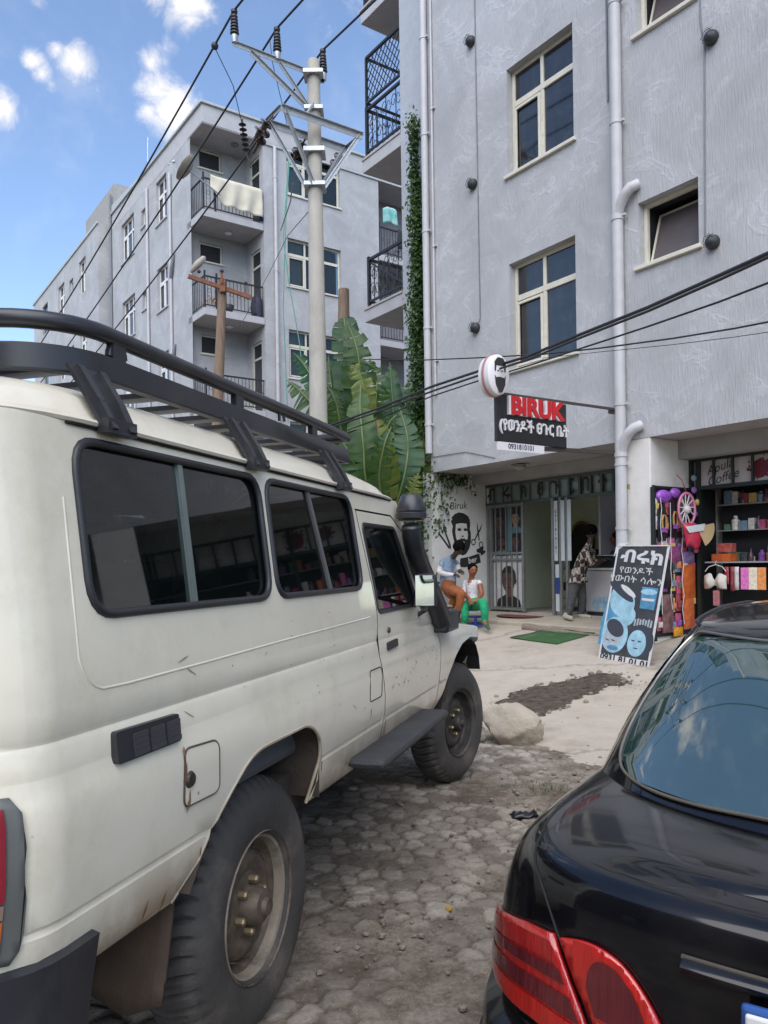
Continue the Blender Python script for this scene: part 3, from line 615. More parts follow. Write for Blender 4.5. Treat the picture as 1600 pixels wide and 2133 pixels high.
# ---- barber shop interior
M['green_wall'] = mat('pale_green_wall', (.74,.82,.62), .7, var=.05); M['lilac_wall'] = mat('pale_lilac_wall', (.66,.67,.73), .7, var=.05)
mb = MB(); mb.box(-11.05,-9.02,3.2,3.3,.579,2.9); mb.box(-11.049,-11.0,1.31,3.2,.579,2.9); mb.build('shop_inner_wall', M['green_wall'], B)
mb = MB(); mb.box(-9.02,-7.0,2.5,2.6,.579,2.9); mb.box(-9.02,-8.98,2.0,2.5,.579,2.9); mb.build('shop_inner_wall', M['lilac_wall'], B)
mb = MB(); mb.box(-11.05,-7.0,1.31,3.2,2.9,2.95); mb.build('shop_ceiling', M['white_wall'], B)
M['green_steel'] = mat('dark_green_steel', (.085,.11,.10), .5, metal=.3, var=.15, dirt=(.16,.14,.12), dirtscale=6)
M['frost'] = mat('frosted_glass', (.46,.58,.56), .25, var=.08, scale=3)
# grille over the doorway: frosted lights behind bars, painted letters
t = fth('transom_grille', 'green steel transom grille with frosted panes and painted letters above barber doorway', 'grille', (-9.02,1.3,2.53))
mb = MB(); w = 2.03
mb.bar((-w,0,0),(w,0,0),.05,.06); mb.bar((-w,0,.34),(w,0,.33),.05,.05)
for k in range(19): x = -w + 2*w*k/18; mb.bar((x,-.012,.02),(x,-.012,.33),.018 if k < 9 else .045)
mb.build('bars', M['green_steel'], t)
mb = MB(); mb.box(.95,w,.012,.02,.03,.32); mb.build('pane', M['frost'], t); mb = MB(); mb.box(-w,.945,.012,.02,.03,.32); mb.build('pane', mat('dull_frosted_glass', (.20,.25,.245), .3, var=.2, scale=4), t)
for ch, x in (('ብ',-1.86),('ሩ',-1.46),('ክ',-1.05),('ፀ',-.64),('ጉ',-.30),('ር',.04),('ቤ',.38),('ት',.70)):
    mb = MB(); mb.mesh(text(ch, .30, bold=.006)); mb.xf(Matrix.Translation((x,-.026,.17))); mb.build('letter', M['paint'], t, recalc=False)
# left leaf of the steel gate with posters behind the bars
t = fth('security_gate', 'grey steel barred door leaf with barber posters behind its bars', 'gate', (-11.0,1.27,.6))
M['steel_grey'] = mat('grey_steel', (.23,.24,.235), .5, metal=.3, var=.12, dirt=(.15,.13,.11), dirtscale=5)
mb = MB(); w = .95; h = 1.92
for x in (.03,.1,w-.03): mb.bar((x,0,0),(x,0,h),.05,.05)
for z in (.03,.92,1.03,h-.03): mb.bar((.03,0,z),(w-.03,0,z),.045,.04)
mb.build('frame', M['steel_grey'], t)
for k in range(5):
    mb = MB(); x = .1 + (w-.13)*(k+1)/6; mb.bar((x,-.02,.03),(x,-.02,h-.03),.018); mb.build('bar', M['steel_grey'], t)
def head(mb, c, s, skin, hairm, y0, coat=2, beard=False):
    """a generic portrait in flat shapes: shoulders, neck, face, hair"""
    cx, cz = c
    def el(rx, rz, ox=0, oz=0, y=0, a0=0, a1=6.2832, n=20): mb.poly([(cx+ox+rx*math.cos(a0+(a1-a0)*i/n), y0-y, cz+oz+rz*math.sin(a0+(a1-a0)*i/n)) for i in range(n)])
    mb.cur = coat; mb.poly([(cx-s*1.1,y0,cz-s*1.7),(cx-s*.95,y0,cz-s*1.25),(cx-s*.3,y0,cz-s*.95),(cx+s*.3,y0,cz-s*.95),(cx+s*.95,y0,cz-s*1.25),(cx+s*1.1,y0,cz-s*1.7)])
    mb.cur = skin; mb.poly([(cx-s*.27,y0-.001,cz-s*1.1),(cx-s*.27,y0-.001,cz-s*.4),(cx+s*.27,y0-.001,cz-s*.4),(cx+s*.27,y0-.001,cz-s*1.1)])
    mb.cur = hairm; el(s*.66, s*.72, 0, s*.12, .002)
    mb.cur = skin; el(s*.56, s*.74, 0, -s*.08, .003); el(s*.1, s*.16, -s*.6, -s*.1, .002); el(s*.1, s*.16, s*.6, -s*.1, .002)
    mb.cur = hairm
    el(s*.58, s*.42, 0, s*.36, .004, 0, 3.1416)
    for e in (-1,1): el(s*.13, s*.035, e*s*.24, s*.06, .004); el(s*.08, s*.045, e*s*.24, -s*.06, .004)
    el(s*.17, s*.045, 0, -s*.5, .004); el(s*.07, s*.04, 0, -s*.28, .004)
    if beard: el(s*.5, s*.4, 0, -s*.42, .0035, 3.1416, 6.2832)
PM = [M['paint'], mat('print_brown', (.11,.06,.05), .5), mat('print_dark', (.03,.028,.035), .5), mat('print_white', (.6,.6,.6), .5), mat('print_teal', (.10,.2,.24), .5), mat('print_tan', (.30,.2,.14), .5)]
mb = MB(); mb.cur = 2; mb.box(.13,w-.06,.02,.025,1.06,1.86); mb.cur = 3; mb.box(.13,w-.06,.02,.025,.06,.9); mb.box(.13,w-.06,.012,.018,.935,1.015)
mb.cur = 4; mb.poly([(.5,.016,1.06),(.62,.016,1.06),(.60,.016,1.86),(.52,.016,1.86)])
head(mb, (.3,1.62), .17, 1, 0, .014, 2); head(mb, (.72,1.66), .16, 5, 0, .014, 4); head(mb, (.36,1.24), .15, 1, 0, .010, 4, True); head(mb, (.72,1.25), .15, 1, 0, .010, 2); head(mb, (.52,.56), .29, 1, 0, .014, 0)
mb.cur = 0; n0 = len(mb.v); mb.mesh(text('09 31 81 01 01', .085)); mb.xf(Matrix.Translation((.51,.008,.975)), n0)
mb.build('poster', PM, t, recalc=False)
# folded leaf with vertical number strips
t = fth('sticker_panel', 'narrow grey steel door leaf carrying white strips of vertical numbers', 'panel', (-9.32,1.22,.58))
mb = MB()
for x in (0,.16,.30): mb.bar((x,0,0),(x,0,1.95),.06 if x == 0 else .035,.05)
mb.build('frame', M['steel_grey'], t)
M['strip'] = mat('white_vinyl', (.56,.61,.63), .5, var=.06, dirt=(.3,.36,.4), dirtscale=4); M['blue'] = mat('blue_vinyl', (.03,.06,.2), .5)
mb = MB(); mb.box(.04,.12,-.03,-.025,.9,1.9); mb.box(.19,.27,-.03,-.025,.9,1.9); mb.box(.33,.41,-.03,-.025,.9,1.9); mb.box(.06,.14,-.03,-.025,.06,.84); mb.build('strip', M['strip'], t)
mb = MB(); mb.box(.055,.145,-.034,-.031,.35,.62); mb.build('label', M['blue'], t)
for i, ch in enumerate('0931810101'):
    for (x, z) in ((.08,1.72-i*.075),):
        mb = MB(); mb.mesh(text(ch, .075, bold=.002)); mb.xf(Matrix.Translation((x,-.032,z))); mb.build('letter', M['paint'], t, recalc=False)
# door between, mirror, chair inside
t = fth('arched_mirror', 'tall dark arched mirror with a gold rim on green barber wall', 'mirror', (-10.42,3.19,.6))
P = [(-.3,0)]+[(-.3+0,.9)]+[(.3*math.cos(3.1416-i*.3142),.95+.42*math.sin(i*.3142)) for i in range(11)]+[(.3,0)]
mb = MB(); mb.prism([(x,0,z+.25) for x, z in P], (0,-.02,0)); mb.build('glass', mat('dark_mirror', (.02,.025,.025), .08), t)
mb = MB(); mb.tube([(x,-.03,z+.25) for x, z in P[1:-1]], .03, 6); mb.build('rim', mat('gold', (.35,.22,.06), .35, metal=.7), t)
t = fth('inner_door', 'pale grey inner door at the back of the barber shop', 'door', (-9.62,3.19,.58))
mb = MB(); mb.box(-.25,.3,-.04,0,0,1.65); mb.build('leaf', mat('pale_door', (.42,.48,.47), .5), t, bevel=.01); mb = MB(); mb.bar((-.28,-.05,0),(-.28,-.05,1.68),.05); mb.bar((-.28,-.05,1.68),(.3,-.05,1.68),.05); mb.build('frame', M['dark'], t)
t = fth('barber_chair', 'black barber chair with round gold footring inside the shop', 'barber chair', (-9.72,2.35,.58))
mb = MB(); mb.lathe([(0,0),(.25,0),(.22,.04),(.07,.07),(.06,.35),(0,.35)], n=16); mb.build('pedestal', M['black_metal'], t, smooth=40)
mb = MB(); mb.box(-.28,.28,-.28,.28,.36,.52); mb.box(-.27,.27,.2,.32,.53,1.1); mb.build('seat', mat('black_leather', (.015,.015,.017), .4), t, bevel=.05)
mb = MB(); mb.tube([(-.06+.27*math.cos(i*.2618),-.36,.5+.27*math.sin(i*.2618)) for i in range(24)], .012, 6, closed=True); mb.build('footring', mat('brass', (.6,.42,.12), .3, metal=.9), t, smooth=60)
for (x, z, lab) in [(-7.75,1.95,'mustard notice sheet with dark lines on the lilac wall beside shop pillar')]:
    o = MB(); o.cur = 0; o.box(-.19,.19,-.01,0,0,.62); o.cur = 1
    for i in range(3):
        for j in range(4): o.box(-.15+.08*j,-.09+.08*j,-.014,-.0101,.06+.19*i,.15+.19*i)
    q = o.build('notice_board', [mat('mustard_paper', (.30,.23,.09), .8), mat('ink', (.06,.05,.03), .8)], loc=fr(x,2.49,z), rz=FRA); tag(q, lab, 'notice')
# counter
t = fth('shop_counter', 'white counter with blue swirl picture the plaid shirted customer leans on', 'counter', (-8.15,1.47,.58))
mb = MB(); mb.box(-.72,1.0,0,.55,.06,.74); mb.build('cabinet', mat('white_laminate', (.60,.60,.62), .35, var=.06, dirt=(.4,.42,.46), dirtscale=3), t, bevel=.02)
mb = MB(); mb.box(-.70,.98,.02,.5,0,.06); mb.build('plinth', M['dark'], t)
mb = MB(); mb.box(-.75,1.02,-.03,.58,.741,.775); mb.build('top', M['white_frame'], t, bevel=.008)
mb = MB(); mb.box(-.70,.98,.05,.5,.776,.97); mb.build('glass_case', mat('dim_glass', (.03,.045,.05), .08), t)
mb = MB(); mb.box(-.72,1.0,.03,.52,.971,.985); mb.build('glass_top', M['frost'], t)
mb = MB()
for k in range(7): 
    a = .35*k; mb.poly([(-.45+.15*k+.13*math.cos(i*.6283), -.004-.0006*k, .2+.05*math.sin(a)+.12*math.sin(i*.6283+a)) for i in range(10)])
mb.build('picture', mat('sky_blue_print', (.12,.34,.55), .5, var=.4, scale=7, col2=(.6,.7,.75)), t, recalc=False)
o = MB(); o.cur = 0; o.box(-.17,.17,-.01,0,-.09,.09); o.cur = 1
for j in range(5): o.box(-.13+.06*j,-.09+.06*j,-.014,-.0101,-.02+.02*(j % 2),.06)
q = o.build('sign_card', [mat('black_card', (.02,.02,.03), .5), mat('card_ink', (.4,.36,.42), .6)], loc=fr(-7.95,1.45,.95), rz=FRA); q.rotation_euler = (0,R(-28),FRA); tag(q, 'small tilted black card sign fixed on white counter front', 'sign')
# ---- hanging blade sign
t = thing('hanging_sign', 'black projecting barber sign with red and white raised letters over the doorway', 'shop sign', fr(-6.93,-1.7,2.87), FRA+R(90))
# local: x runs out from the wall?  x -> -y_l (away from wall) reversed so that text reads for the street
M['sign_black'] = mat('sign_black', (.014,.014,.016), .4); M['red'] = mat('red_acrylic', (.48,.012,.018), .3, var=.06); M['sign_white'] = mat('white_acrylic', (.68,.66,.68), .4, var=.04)
def signbuild(t):
    mb = MB(); mb.box(-.6,.6,-.02,.02,.03,.58); mb.build('panel', M['sign_black'], t, bevel=.006)
    mb = MB(); mb.mesh(text('BIRUK', .29, depth=.05, bold=.012, sx=1.12)); mb.xf(Matrix.Translation((.05,-.045,.455))); mb.build('red_lettering', M['red'], t)
    mb = MB(); mb.mesh(text('BIRUK', .29, depth=.04, bold=.014, sx=1.12)); mb.xf(Matrix.Translation((.018,-.035,.455))); mb.build('letter_backing', M['sign_white'], t)
    mb = MB(); mb.mesh(text('(የወንዶች ፀጉር ቤት', .18, depth=.02, bold=.003, sx=.92)); mb.xf(Matrix.Translation((.03,-.03,.22))); mb.build('white_lettering', M['sign_white'], t)
    mb = MB(); mb.box(-.58,.20,-.015,.0,-.07,.028); mb.build('number_strip', M['sign_white'], t)
    mb = MB(); mb.mesh(text('0931810101', .088, bold=.002)); mb.xf(Matrix.Translation((-.19,-.018,-.02))); mb.build('number_lettering', mat('navy_vinyl', (.02,.025,.07), .5), t, recalc=False)
    mb = MB(); mb.bar((-.6,0,.6),(1.66,0,.62),.03); mb.bar((1.5,.03,.6),(1.66,.03,.6),.06,.07); mb.bar((.25,.03,.0),(1.66,.03,.05),.04,.05); mb.build('bracket', mat('brown_steel', (.05,.038,.035), .6), t)
signbuild(t)
t2 = thing('round_sign', 'white round light box with a bearded face above the end of hanging sign', 'shop sign', fr(-6.90,-2.34,3.41), FRA+R(90))
mb = MB(); mb.lathe([(0,-.07),(.19,-.07),(.235,-.055),(.245,0),(.235,.055),(.19,.07),(0,.07)], (0,0,.245), 'Y', 32); 
o = mb.build('drum', M['sign_white'], t2, smooth=45); o.scale = (.72,1.5,1)
mb = MB(); mb.lathe([(.247,-.012),(.252,-.012),(.252,.012),(.247,.012)], (0,0,.245), 'Y', 32, cap=False); o = mb.build('trim', mat('pink_trim', (.4,.2,.18), .5), t2); o.scale = (.725,1.5,1)
mb = MB()
def f2(pts, y=-.110): mb.poly([(x*.72,y,z+.245) for x, z in pts])
f2([(.12,.03),(.13,.13),(.07,.19),(-.05,.195),(-.12,.14),(-.12,.03),(-.095,.03),(-.08,.10),(.08,.10),(.095,.03)])
f2([(-.12,-.01),(-.09,-.04),(.0,-.03),(.09,-.04),(.12,-.01),(.11,-.12),(.04,-.21),(-.03,-.21),(-.10,-.12)])
for a in (-.06,.03): f2([(a,.045),(a+.035,.05),(a+.035,.035),(a,.03)])
mb.build('portrait', M['paint'], t2, recalc=False)
# ---- round drain rose under the soffit
o = MB(); o.lathe([(.02,0),(.09,-.01),(.10,-.06),(.06,-.1),(0,-.11)], n=14); o.tube([(-.2,0,-.01),(-.05,0,-.02),(.15,.05,-.01)], .02, 6); q = o.build('ceiling_lamp', mat('dim_plastic', (.3,.29,.27), .5), loc=fr(-9.3,.45,3.06), rz=FRA, smooth=40); tag(q, 'small dusty lamp with loose wires under the barber shop soffit', 'lamp')
# ================================================================ variety shop front
t = fth('shop_grille', 'dark barred shop front with white coffee panels along its top', 'shop front', (-6.49,.86,.45))
M['greenblack'] = mat('green_black_steel', (.018,.026,.024), .45, metal=.2)
mb = MB(); W_ = 4.0
for x in (.02,.13,2.0,3.95): mb.bar((x,0,0),(x,0,2.38),.05)
for z in (.02,1.98,2.36): mb.bar((0,0,z),(W_,0,z),.05)
for k in range(1,15): mb.bar((.10+.27*k,-.02,2.0),(.10+.27*k,-.02,2.35),.03)
mb.build('frame', M['greenblack'], t)
mb = MB(); mb.box(.04,W_,.03,.04,2.0,2.34); mb.build('panel', mat('white_board', (.50,.47,.46), .6, var=.05), t)
mb = MB(); n0 = 0; mb.mesh(text('Apula', .17, shear=.35)); mb.xf(Matrix.Translation((.42,.026,2.235)) @ Matrix.Rotation(R(-14),4,'Y'), n0); n0 = len(mb.v); mb.mesh(text('Coffee', .17, shear=.35)); mb.xf(Matrix.Translation((.46,.026,2.09)) @ Matrix.Rotation(R(-12),4,'Y'), n0); mb.build('lettering', M['paint'], t, recalc=False)
rr = random.Random(8); mros = mat('maroon_print', (.14,.02,.03), .6)
for (cx, cz, r) in [(.98,2.16,.12),(1.45,2.2,.1),(1.9,2.17,.12)]:
    mb = MB()
    mb.poly([(cx+r*math.cos(i*.3142),.024,cz+r*math.sin(i*.3142)) for i in range(20)])
    for k in range(22):
        a = rr.uniform(0,6.28); d = r*rr.uniform(1,1.5); s = rr.uniform(.008,.022); mb.poly([(cx+d*math.cos(a)+s*math.cos(i*1.05),.0235,min(2.33,max(2.01,cz+d*math.sin(a)+s*math.sin(i*1.05)))) for i in range(6)])
    mb.build('rosette', mros, t, recalc=False)
mb = MB(); mb.box(.18,W_,.04,.5,.97,.99); mb.box(.18,W_,.35,.5,1.4,1.41); mb.box(.18,W_,.35,.5,1.75,1.76); mb.build('shelf', mat('shelf_edge', (.33,.34,.36), .4), t)
mb = MB(); mb.box(.03,.06,.03,.5,0,1.98); mb.box(.14,W_,.52,.54,0,1.98); mb.build('back_panel', mat('shop_dark', (.012,.014,.016), .6), t)
def goods(name, lab, cat, boxes, m, p, group=None):
    mb = MB()
    for b in boxes: mb.box(*b)
    o = mb.build(name, m, loc=fr(*p), rz=FRA, bevel=.006); tag(o, lab, cat, group); return o
mred = mat('red_packet', (.33,.025,.035), .5, var=.3, scale=18, col2=(.5,.16,.12)); mpink = mat('pink_packet', (.5,.1,.26), .5); morg = mat('orange_packet', (.52,.12,.03), .4, var=.3, scale=14)
goods('biscuit_tin', 'red packet standing on the shop shelf above the white garment', 'packet', [(-.1,.1,-.06,.06,0,.12)], mred, (-6.08,1.05,1.56))
goods('biscuit_tin', 'flat orange red box lying under the red packet on shop shelf', 'box', [(-.15,.12,-.09,.09,0,.10)], morg, (-6.1,1.05,1.441))
goods('packet', 'pale and dark red packet at the right end of the shop shelf', 'packet', [(-.08,.1,-.06,.06,0,.2)], mred, (-5.4,1.04,1.441))
for i, (x, c, l) in enumerate([(-5.68,(.55,.12,.38),'pink'),(-5.57,(.62,.55,.42),'cream'),(-5.46,(.6,.22,.05),'orange')]):
    o = goods('hanging_packet', l+' printed packet hanging in the shop front below shelf', 'packet', [(-.055,.055,-.012,.012,-.28,0)], mat(l+'_packet', c, .5, var=.35, scale=22, col2=tuple(min(1,q*1.5+.1) for q in c)), (x,.80,1.36), 'packets hanging below the shelf')
rr = random.Random(2)
for i in range(14):
    x = -6.2 + .11*i; r = rr.uniform(.025,.045); z = (1.441,1.861,2.211)[i % 3]; mb = MB(); mb.lathe([(0,0),(r,0),(r*1.1,.05),(r*.7,.1),(r*.3,.13),(r*.35,.17),(0,.17)], n=10)
    o = mb.build('bottle', mat('bottle_dark', (.05+.1*rr.random(),.06,.06+.06*rr.random()), .25), loc=fr(x,1.27,z), rz=FRA, smooth=40); tag(o, 'small dim bottle standing on the dark shop shelves', 'bottle', 'bottles on the dark shelves')
# white bra-top on a hanger
t = fth('hanging_garment', 'white brassiere on a hanger in front of dark shop grille', 'garment', (-6.09,.80,1.06))
mb = MB(); g = []
for j in range(9):
    z = j/8; row = []
    for i in range(15):
        u = i/14*2-1; top = .26 - .11*math.exp(-((abs(u))/.22)**2) - .05*abs(u)**2 - .02; bot = .02 + .05*math.exp(-(u/.3)**2)
        zz = bot + (top-bot)*z; d = sum(math.exp(-(((u-s)/.36)**2 + ((zz-.12)/.09)**2)) for s in (-.5,.5)); row.append((u*.16,-.07*d,zz))
    g.append(row)
mb.sheet(g).build('cups', mat('white_cloth', (.62,.58,.53), .9), t, smooth=60, solid=.006)
mb = MB(); mb.tube([(-.15,0,.25),(-.1,0,.31),(0,0,.34),(.1,0,.31),(.15,0,.25)], .006, 5); mb.tube([(0,0,.34),(0,0,.37),(.02,0,.39)], .004, 5); mb.build('hanger', M['white_frame'], t)
o = goods('hanging_packet', 'rose pink packet dangling below the white brassiere', 'packet', [(-.04,.04,-.02,.02,-.2,0)], mat('rose_packet', (.42,.16,.17), .6, var=.3, scale=20), (-6.08,.80,1.06))
# rack of plastic goods on the pillar's side
t = thing('display_rack', 'tall dark display rack fixed to the pillar side and hung with packets', 'display rack', fr(-6.485,.43,.42), FRA+R(90))
mb = MB(); mb.box(-.44,.42,-.03,0,.05,2.0); mb.build('backboard', mat('plum_board', (.022,.016,.025), .6), t)
mb = MB(); 
for x in (-.43,.41): mb.bar((x,-.045,0),(x,-.045,2.02),.03)
mb.bar((-.43,-.045,2.0),(.41,-.045,2.0),.03); mb.bar((-.43,-.045,1.05),(.41,-.045,1.05),.02); mb.build('frame', M['greenblack'], t)
RK = Matrix.Translation(fr(-6.485,.43,.42)) @ Matrix.Rotation(FRA+R(90),4,'Z')
def rk(name, lab, cat, x, z, w, h, m, group=None, d=.03, round_=False, y=-.07):
    mb = MB()
    if round_: mb.ball((0,0,0), 1, 14, 10, (w/2,d,h/2))
    else:
        g = [[(-w/2+w*i/5, -d*math.sin(3.14*(i+.001)/5)*math.sin(3.14*(j+.3)/6.6)+.004*rr.random(), -h/2+h*j/6) for i in range(6)] for j in range(7)]; mb.sheet(g); mb.box(-w/2,w/2,0,.004,-h/2,h/2)
    o = mb.build(name, m, smooth=50); o.matrix_world = RK @ Matrix.Translation((x,y,z)); tag(o, lab, cat, group); return o
purple = mat('purple_foil', (.16,.03,.34), .35, var=.5, scale=25, col2=(.4,.14,.6)); black = mat('black_pack', (.02,.016,.022), .3); redfoil = mat('red_foil', (.5,.03,.07), .4, var=.3, scale=25)
rk('plastic_bag', 'purple foil bag at the top left of the display rack', 'bag', -.26, 1.88, .30, .17, purple, d=.06, round_=True)
rk('plastic_bag', 'smaller purple foil bag at the top middle of the display rack', 'bag', -.02, 1.93, .2, .14, purple, d=.06, round_=True)
gold = mat('hair_blonde', (.42,.24,.09), .6, var=.3, scale=20)
for k, (x, z) in enumerate([(-.3,1.55),(-.06,1.6)]):
    o = rk('hair_packet', ('left' if k == 0 else 'right')+' black and purple packet with arched blonde hair picture on rack', 'packet', x, z, .17, .5, black)
    mb = MB(); mb.cur = 0; mb.poly([(-.05,-.036,-.14),(.05,-.036,-.14),(.055,-.036,-.08),(-.055,-.036,-.08)]); mb.cur = 1; mb.tube([(-.04,-.036,-.09),(-.045,-.036,.02),(-.02,-.036,.08),(.02,-.036,.08),(.045,-.036,.02),(.04,-.036,-.09)], .013, 5); mb.build('picture', [purple,gold], o)
rk('hair_packet', 'dark red printed packet in the middle of display rack', 'packet', -.05, 1.12, .3, .22, mat('maroon_pack', (.16,.03,.08), .4, var=.5, scale=16, col2=(.3,.1,.25)))
rk('hair_packet', 'violet and blue packet above the orange packets on the rack', 'packet', .27, 1.08, .26, .16, mat('violet_pack', (.1,.07,.22), .4, var=.5, scale=20, col2=(.35,.25,.4)))
rk('hair_packet', 'wide orange packet strip with red print on the display rack', 'packet', .26, .76, .30, .46, morg)
rk('hair_packet', 'red orange packet strip at the foot of display rack', 'packet', .26, .33, .24, .4, mat('red_orange_pack', (.45,.06,.03), .4, var=.4, scale=12, col2=(.6,.2,.06)))
rk('hair_packet', 'dark packet with pinkish portrait low on the display rack', 'packet', -.2, .35, .24, .5, mat('dim_pack', (.04,.025,.03), .4, var=.4, scale=10, col2=(.3,.16,.16)))
rk('hair_packet', 'black packet behind the white strings on the display rack', 'packet', -.22, .88, .3, .4, black)
rk('hair_packet', 'small yellow orange packet at the bottom of the display rack', 'packet', .02, .1, .2, .12, mat('yellow_pack', (.6,.28,.02), .4, var=.3, scale=30))
rk('hair_packet', 'olive green packet beside the pink hoop on the rack', 'packet', .13, 1.75, .16, .3, mat('olive_pack', (.12,.15,.04), .4, var=.4, scale=16))
# pink hoop toy and fan hanging in front
q = fr(-6.30,.5,1.97)
t = thing('toy_hoop', 'oval pink and white hoop toy hanging in front of display rack', 'toy', q, FRA+R(78))
mb = MB(); P = [(.13*math.cos(i*.2618)+.05*math.sin(i*.2618),0,.2*math.sin(i*.2618)+.16-.08*math.cos(i*.2618)) for i in range(24)]; mb.tube(P, .018, 8, closed=True); mb.build('hoop', mat('pink_plastic', (.58,.2,.34), .35), t, smooth=60)
mb = MB(); 
for k in range(6): mb.tube([tuple(P[k*2]),tuple(P[(k*2+11) % 24])], .009, 5)
mb.ball((0,0,.16), .06, 12, 8); mb.build('spokes', mat('white_plastic', (.6,.55,.58), .4), t, smooth=60)
mb = MB(); mb.tube([(0,0,.38),(-.05,.03,.55),(-.12,.05,.62)], .006, 5); mb.build('string', mat('red_string', (.3,.03,.05), .7), t)
t = thing('gift_bag', 'red and white clear bag with a tan fan hanging below the hoop', 'bag', fr(-6.24,.55,1.63), FRA+R(70))
mb = MB(); g = [[((-.16+.32*i/7)*(1-.35*(1-j/6)), -.05*math.sin(3.14*i/7)*math.sin(3.14*j/6.5), .30*j/6+.03*math.sin(i)) for i in range(8)] for j in range(7)]; mb.sheet(g).build('body', redfoil, t, smooth=60, solid=.004)
mb = MB(); mb.poly([(.03,-.03,.27)]+[(.03+.27*math.cos(a), -.03, .27-.02+.26*math.sin(a)) for a in [R(-62+11*k) for k in range(8)]]); mb.build('fan', mat('tan_card', (.50,.36,.2), .8), t, solid=.006)
mb = MB(); mb.poly([(-.16,-.055,.27),(.14,-.055,.31),(.12,-.055,.22),(-.1,-.055,.19)]); mb.build('band', M['strip'], t, solid=.004)

# crowded small goods: rack, shelves and the row under the shelf
rr = random.Random(12)
PAL = [(.30,.04,.10),(.5,.14,.05),(.16,.05,.26),(.45,.40,.34),(.03,.03,.04),(.42,.08,.2),(.10,.16,.22),(.5,.30,.08),(.2,.02,.03),(.55,.5,.48),(.06,.12,.07)]
PM_ = [mat('printed_pack', c, .35, var=.5, scale=16+3*i, col2=tuple(min(.75,q*1.8+.08) for q in c)) for i, c in enumerate(PAL)]
for j in range(7):
    for i in range(6):
        z = .22+.26*j+rr.uniform(-.03,.03); x = -.36+.145*i+rr.uniform(-.02,.02)
        o = rk('hair_packet', 'small printed packet in the crowded rows of the display rack', 'packet', x, z, rr.uniform(.10,.14), rr.uniform(.17,.24), rr.choice(PM_), 'packets crowding the display rack', d=.02, y=-.045)
        mb = MB(); mb.box(-.045,.045,-.026,-.022,-.03*rr.random()-.04,.03); mb.build('label', rr.choice(PM_), o)
for zz, n in ((.991+.45,26),(1.411+.45,22),(1.761+.45,20)):
    for i in range(n):
        w = rr.uniform(.03,.06); h = rr.uniform(.08,.2); mb = MB(); mb.box(-w,w,-.04,.04,0,h) if rr.random() < .6 else mb.lathe([(0,0),(w,0),(w,h*.7),(w*.5,h*.8),(w*.5,h),(0,h)], n=10)
        o = mb.build('carton', rr.choice(PM_), loc=fr(-6.2+i*(.95/8)*1.0+rr.uniform(-.02,.02),1.29+.0*i,zz-.001+.001), rz=FRA, bevel=.004); tag(o, 'small carton or jar in the packed rows on the dark shop shelves', 'goods', 'goods packed on the shop shelves')
for i in range(9):
    x = -5.95+.07*i if i < 3 else -5.33+.075*i; h = rr.uniform(.2,.34); mb = MB(); mb.sheet([[(-.032+.064*a/4, -.012*math.sin(3.14*a/4), -h*b/4) for a in range(5)] for b in range(5)]); o = mb.build('hanging_packet', rr.choice(PM_), loc=fr(x,.83+.02*(i % 2),1.37), rz=FRA, smooth=60, solid=.006); tag(o, 'narrow printed packet in the hanging row beneath the shop shelf', 'packet', 'narrow packets beneath the shelf')
for i in range(7):
    z = 1.5+.16*i; o = rk('hair_band', 'bright hair band strung in front of the rack edge', 'hair band', .36+.05*math.sin(i*2), z-.42+.1, .10, .09, rr.choice(PM_), 'hair bands strung on the rack', d=.03, round_=True, y=-.12)
for k, (x, z0_, z1_) in enumerate([(-.36,.35,1.9),(-.16,.4,1.8),(.09,.2,1.75)]):
    mb = MB(); mb.tube([(x+.02*math.sin(q*3+k),-.10,z0_+(z1_-z0_)*q/8) for q in range(9)], .005, 5); o = mb.build('string', M['strip']); o.matrix_world = RK; tag(o, 'pale string hanging down the front of the display rack', 'string', 'strings on the display rack')
# house over the road, seen mirrored in the panes
H_ = fth('house', 'brown rendered house across the street mirrored in the window panes', 'house', (-4,-23,0), rz=math.pi)
mb = MB(); hs = [(-16+4.2*i,-14.4+4.2*i,.9+3*k,2.4+3*k) for i in range(8) for k in range(4)]; wall(mb,-18,18,0,13.6,hs,0); mb.quad((-18,0,0),(-18,8,0),(-18,8,13.6),(-18,0,13.6)); mb.quad((18,0,0),(18,8,0),(18,8,13.6),(18,0,13.6)); mb.build('wall', mat('brown_render', (.16,.12,.10), .9, var=.15), H_, recalc=False)
mb = MB(); mb.box(-18.4,18.4,-.5,8.4,13.601,13.9); mb.build('roof', mat('brown_roof', (.10,.06,.045), .8), H_)
for i, h in enumerate(hs): mb = MB(); mb.box(h[0],h[1],.13,.15,h[2],h[3]); mb.build('window', M['pane'], H_)
# ================================================================ apartment block across the yard
MFL = Matrix.Translation(FLO) @ Matrix.Rotation(FLA,4,'Z')
def fl(x, y, z): return MFL @ V((x,y,z))
def lth(name, label, cat, p, group=None, rz=0): return thing(name, label, cat, fl(*p), FLA+rz, group)
L_ = thing('apartment_building', 'grey lilac apartment block with corner balconies behind the concrete pole', 'apartment building', FLO, FLA)
LF = [.4,3.4,6.42,9.42,12.44]
ROOF = 15.72
mb = MB(); holes = []
for f in LF: holes.append((2.9,4.95,f+1.2,f+1.2+1.58,.14))
wall(mb, 2.36, 6.55, 0, 15.05, holes, 0)
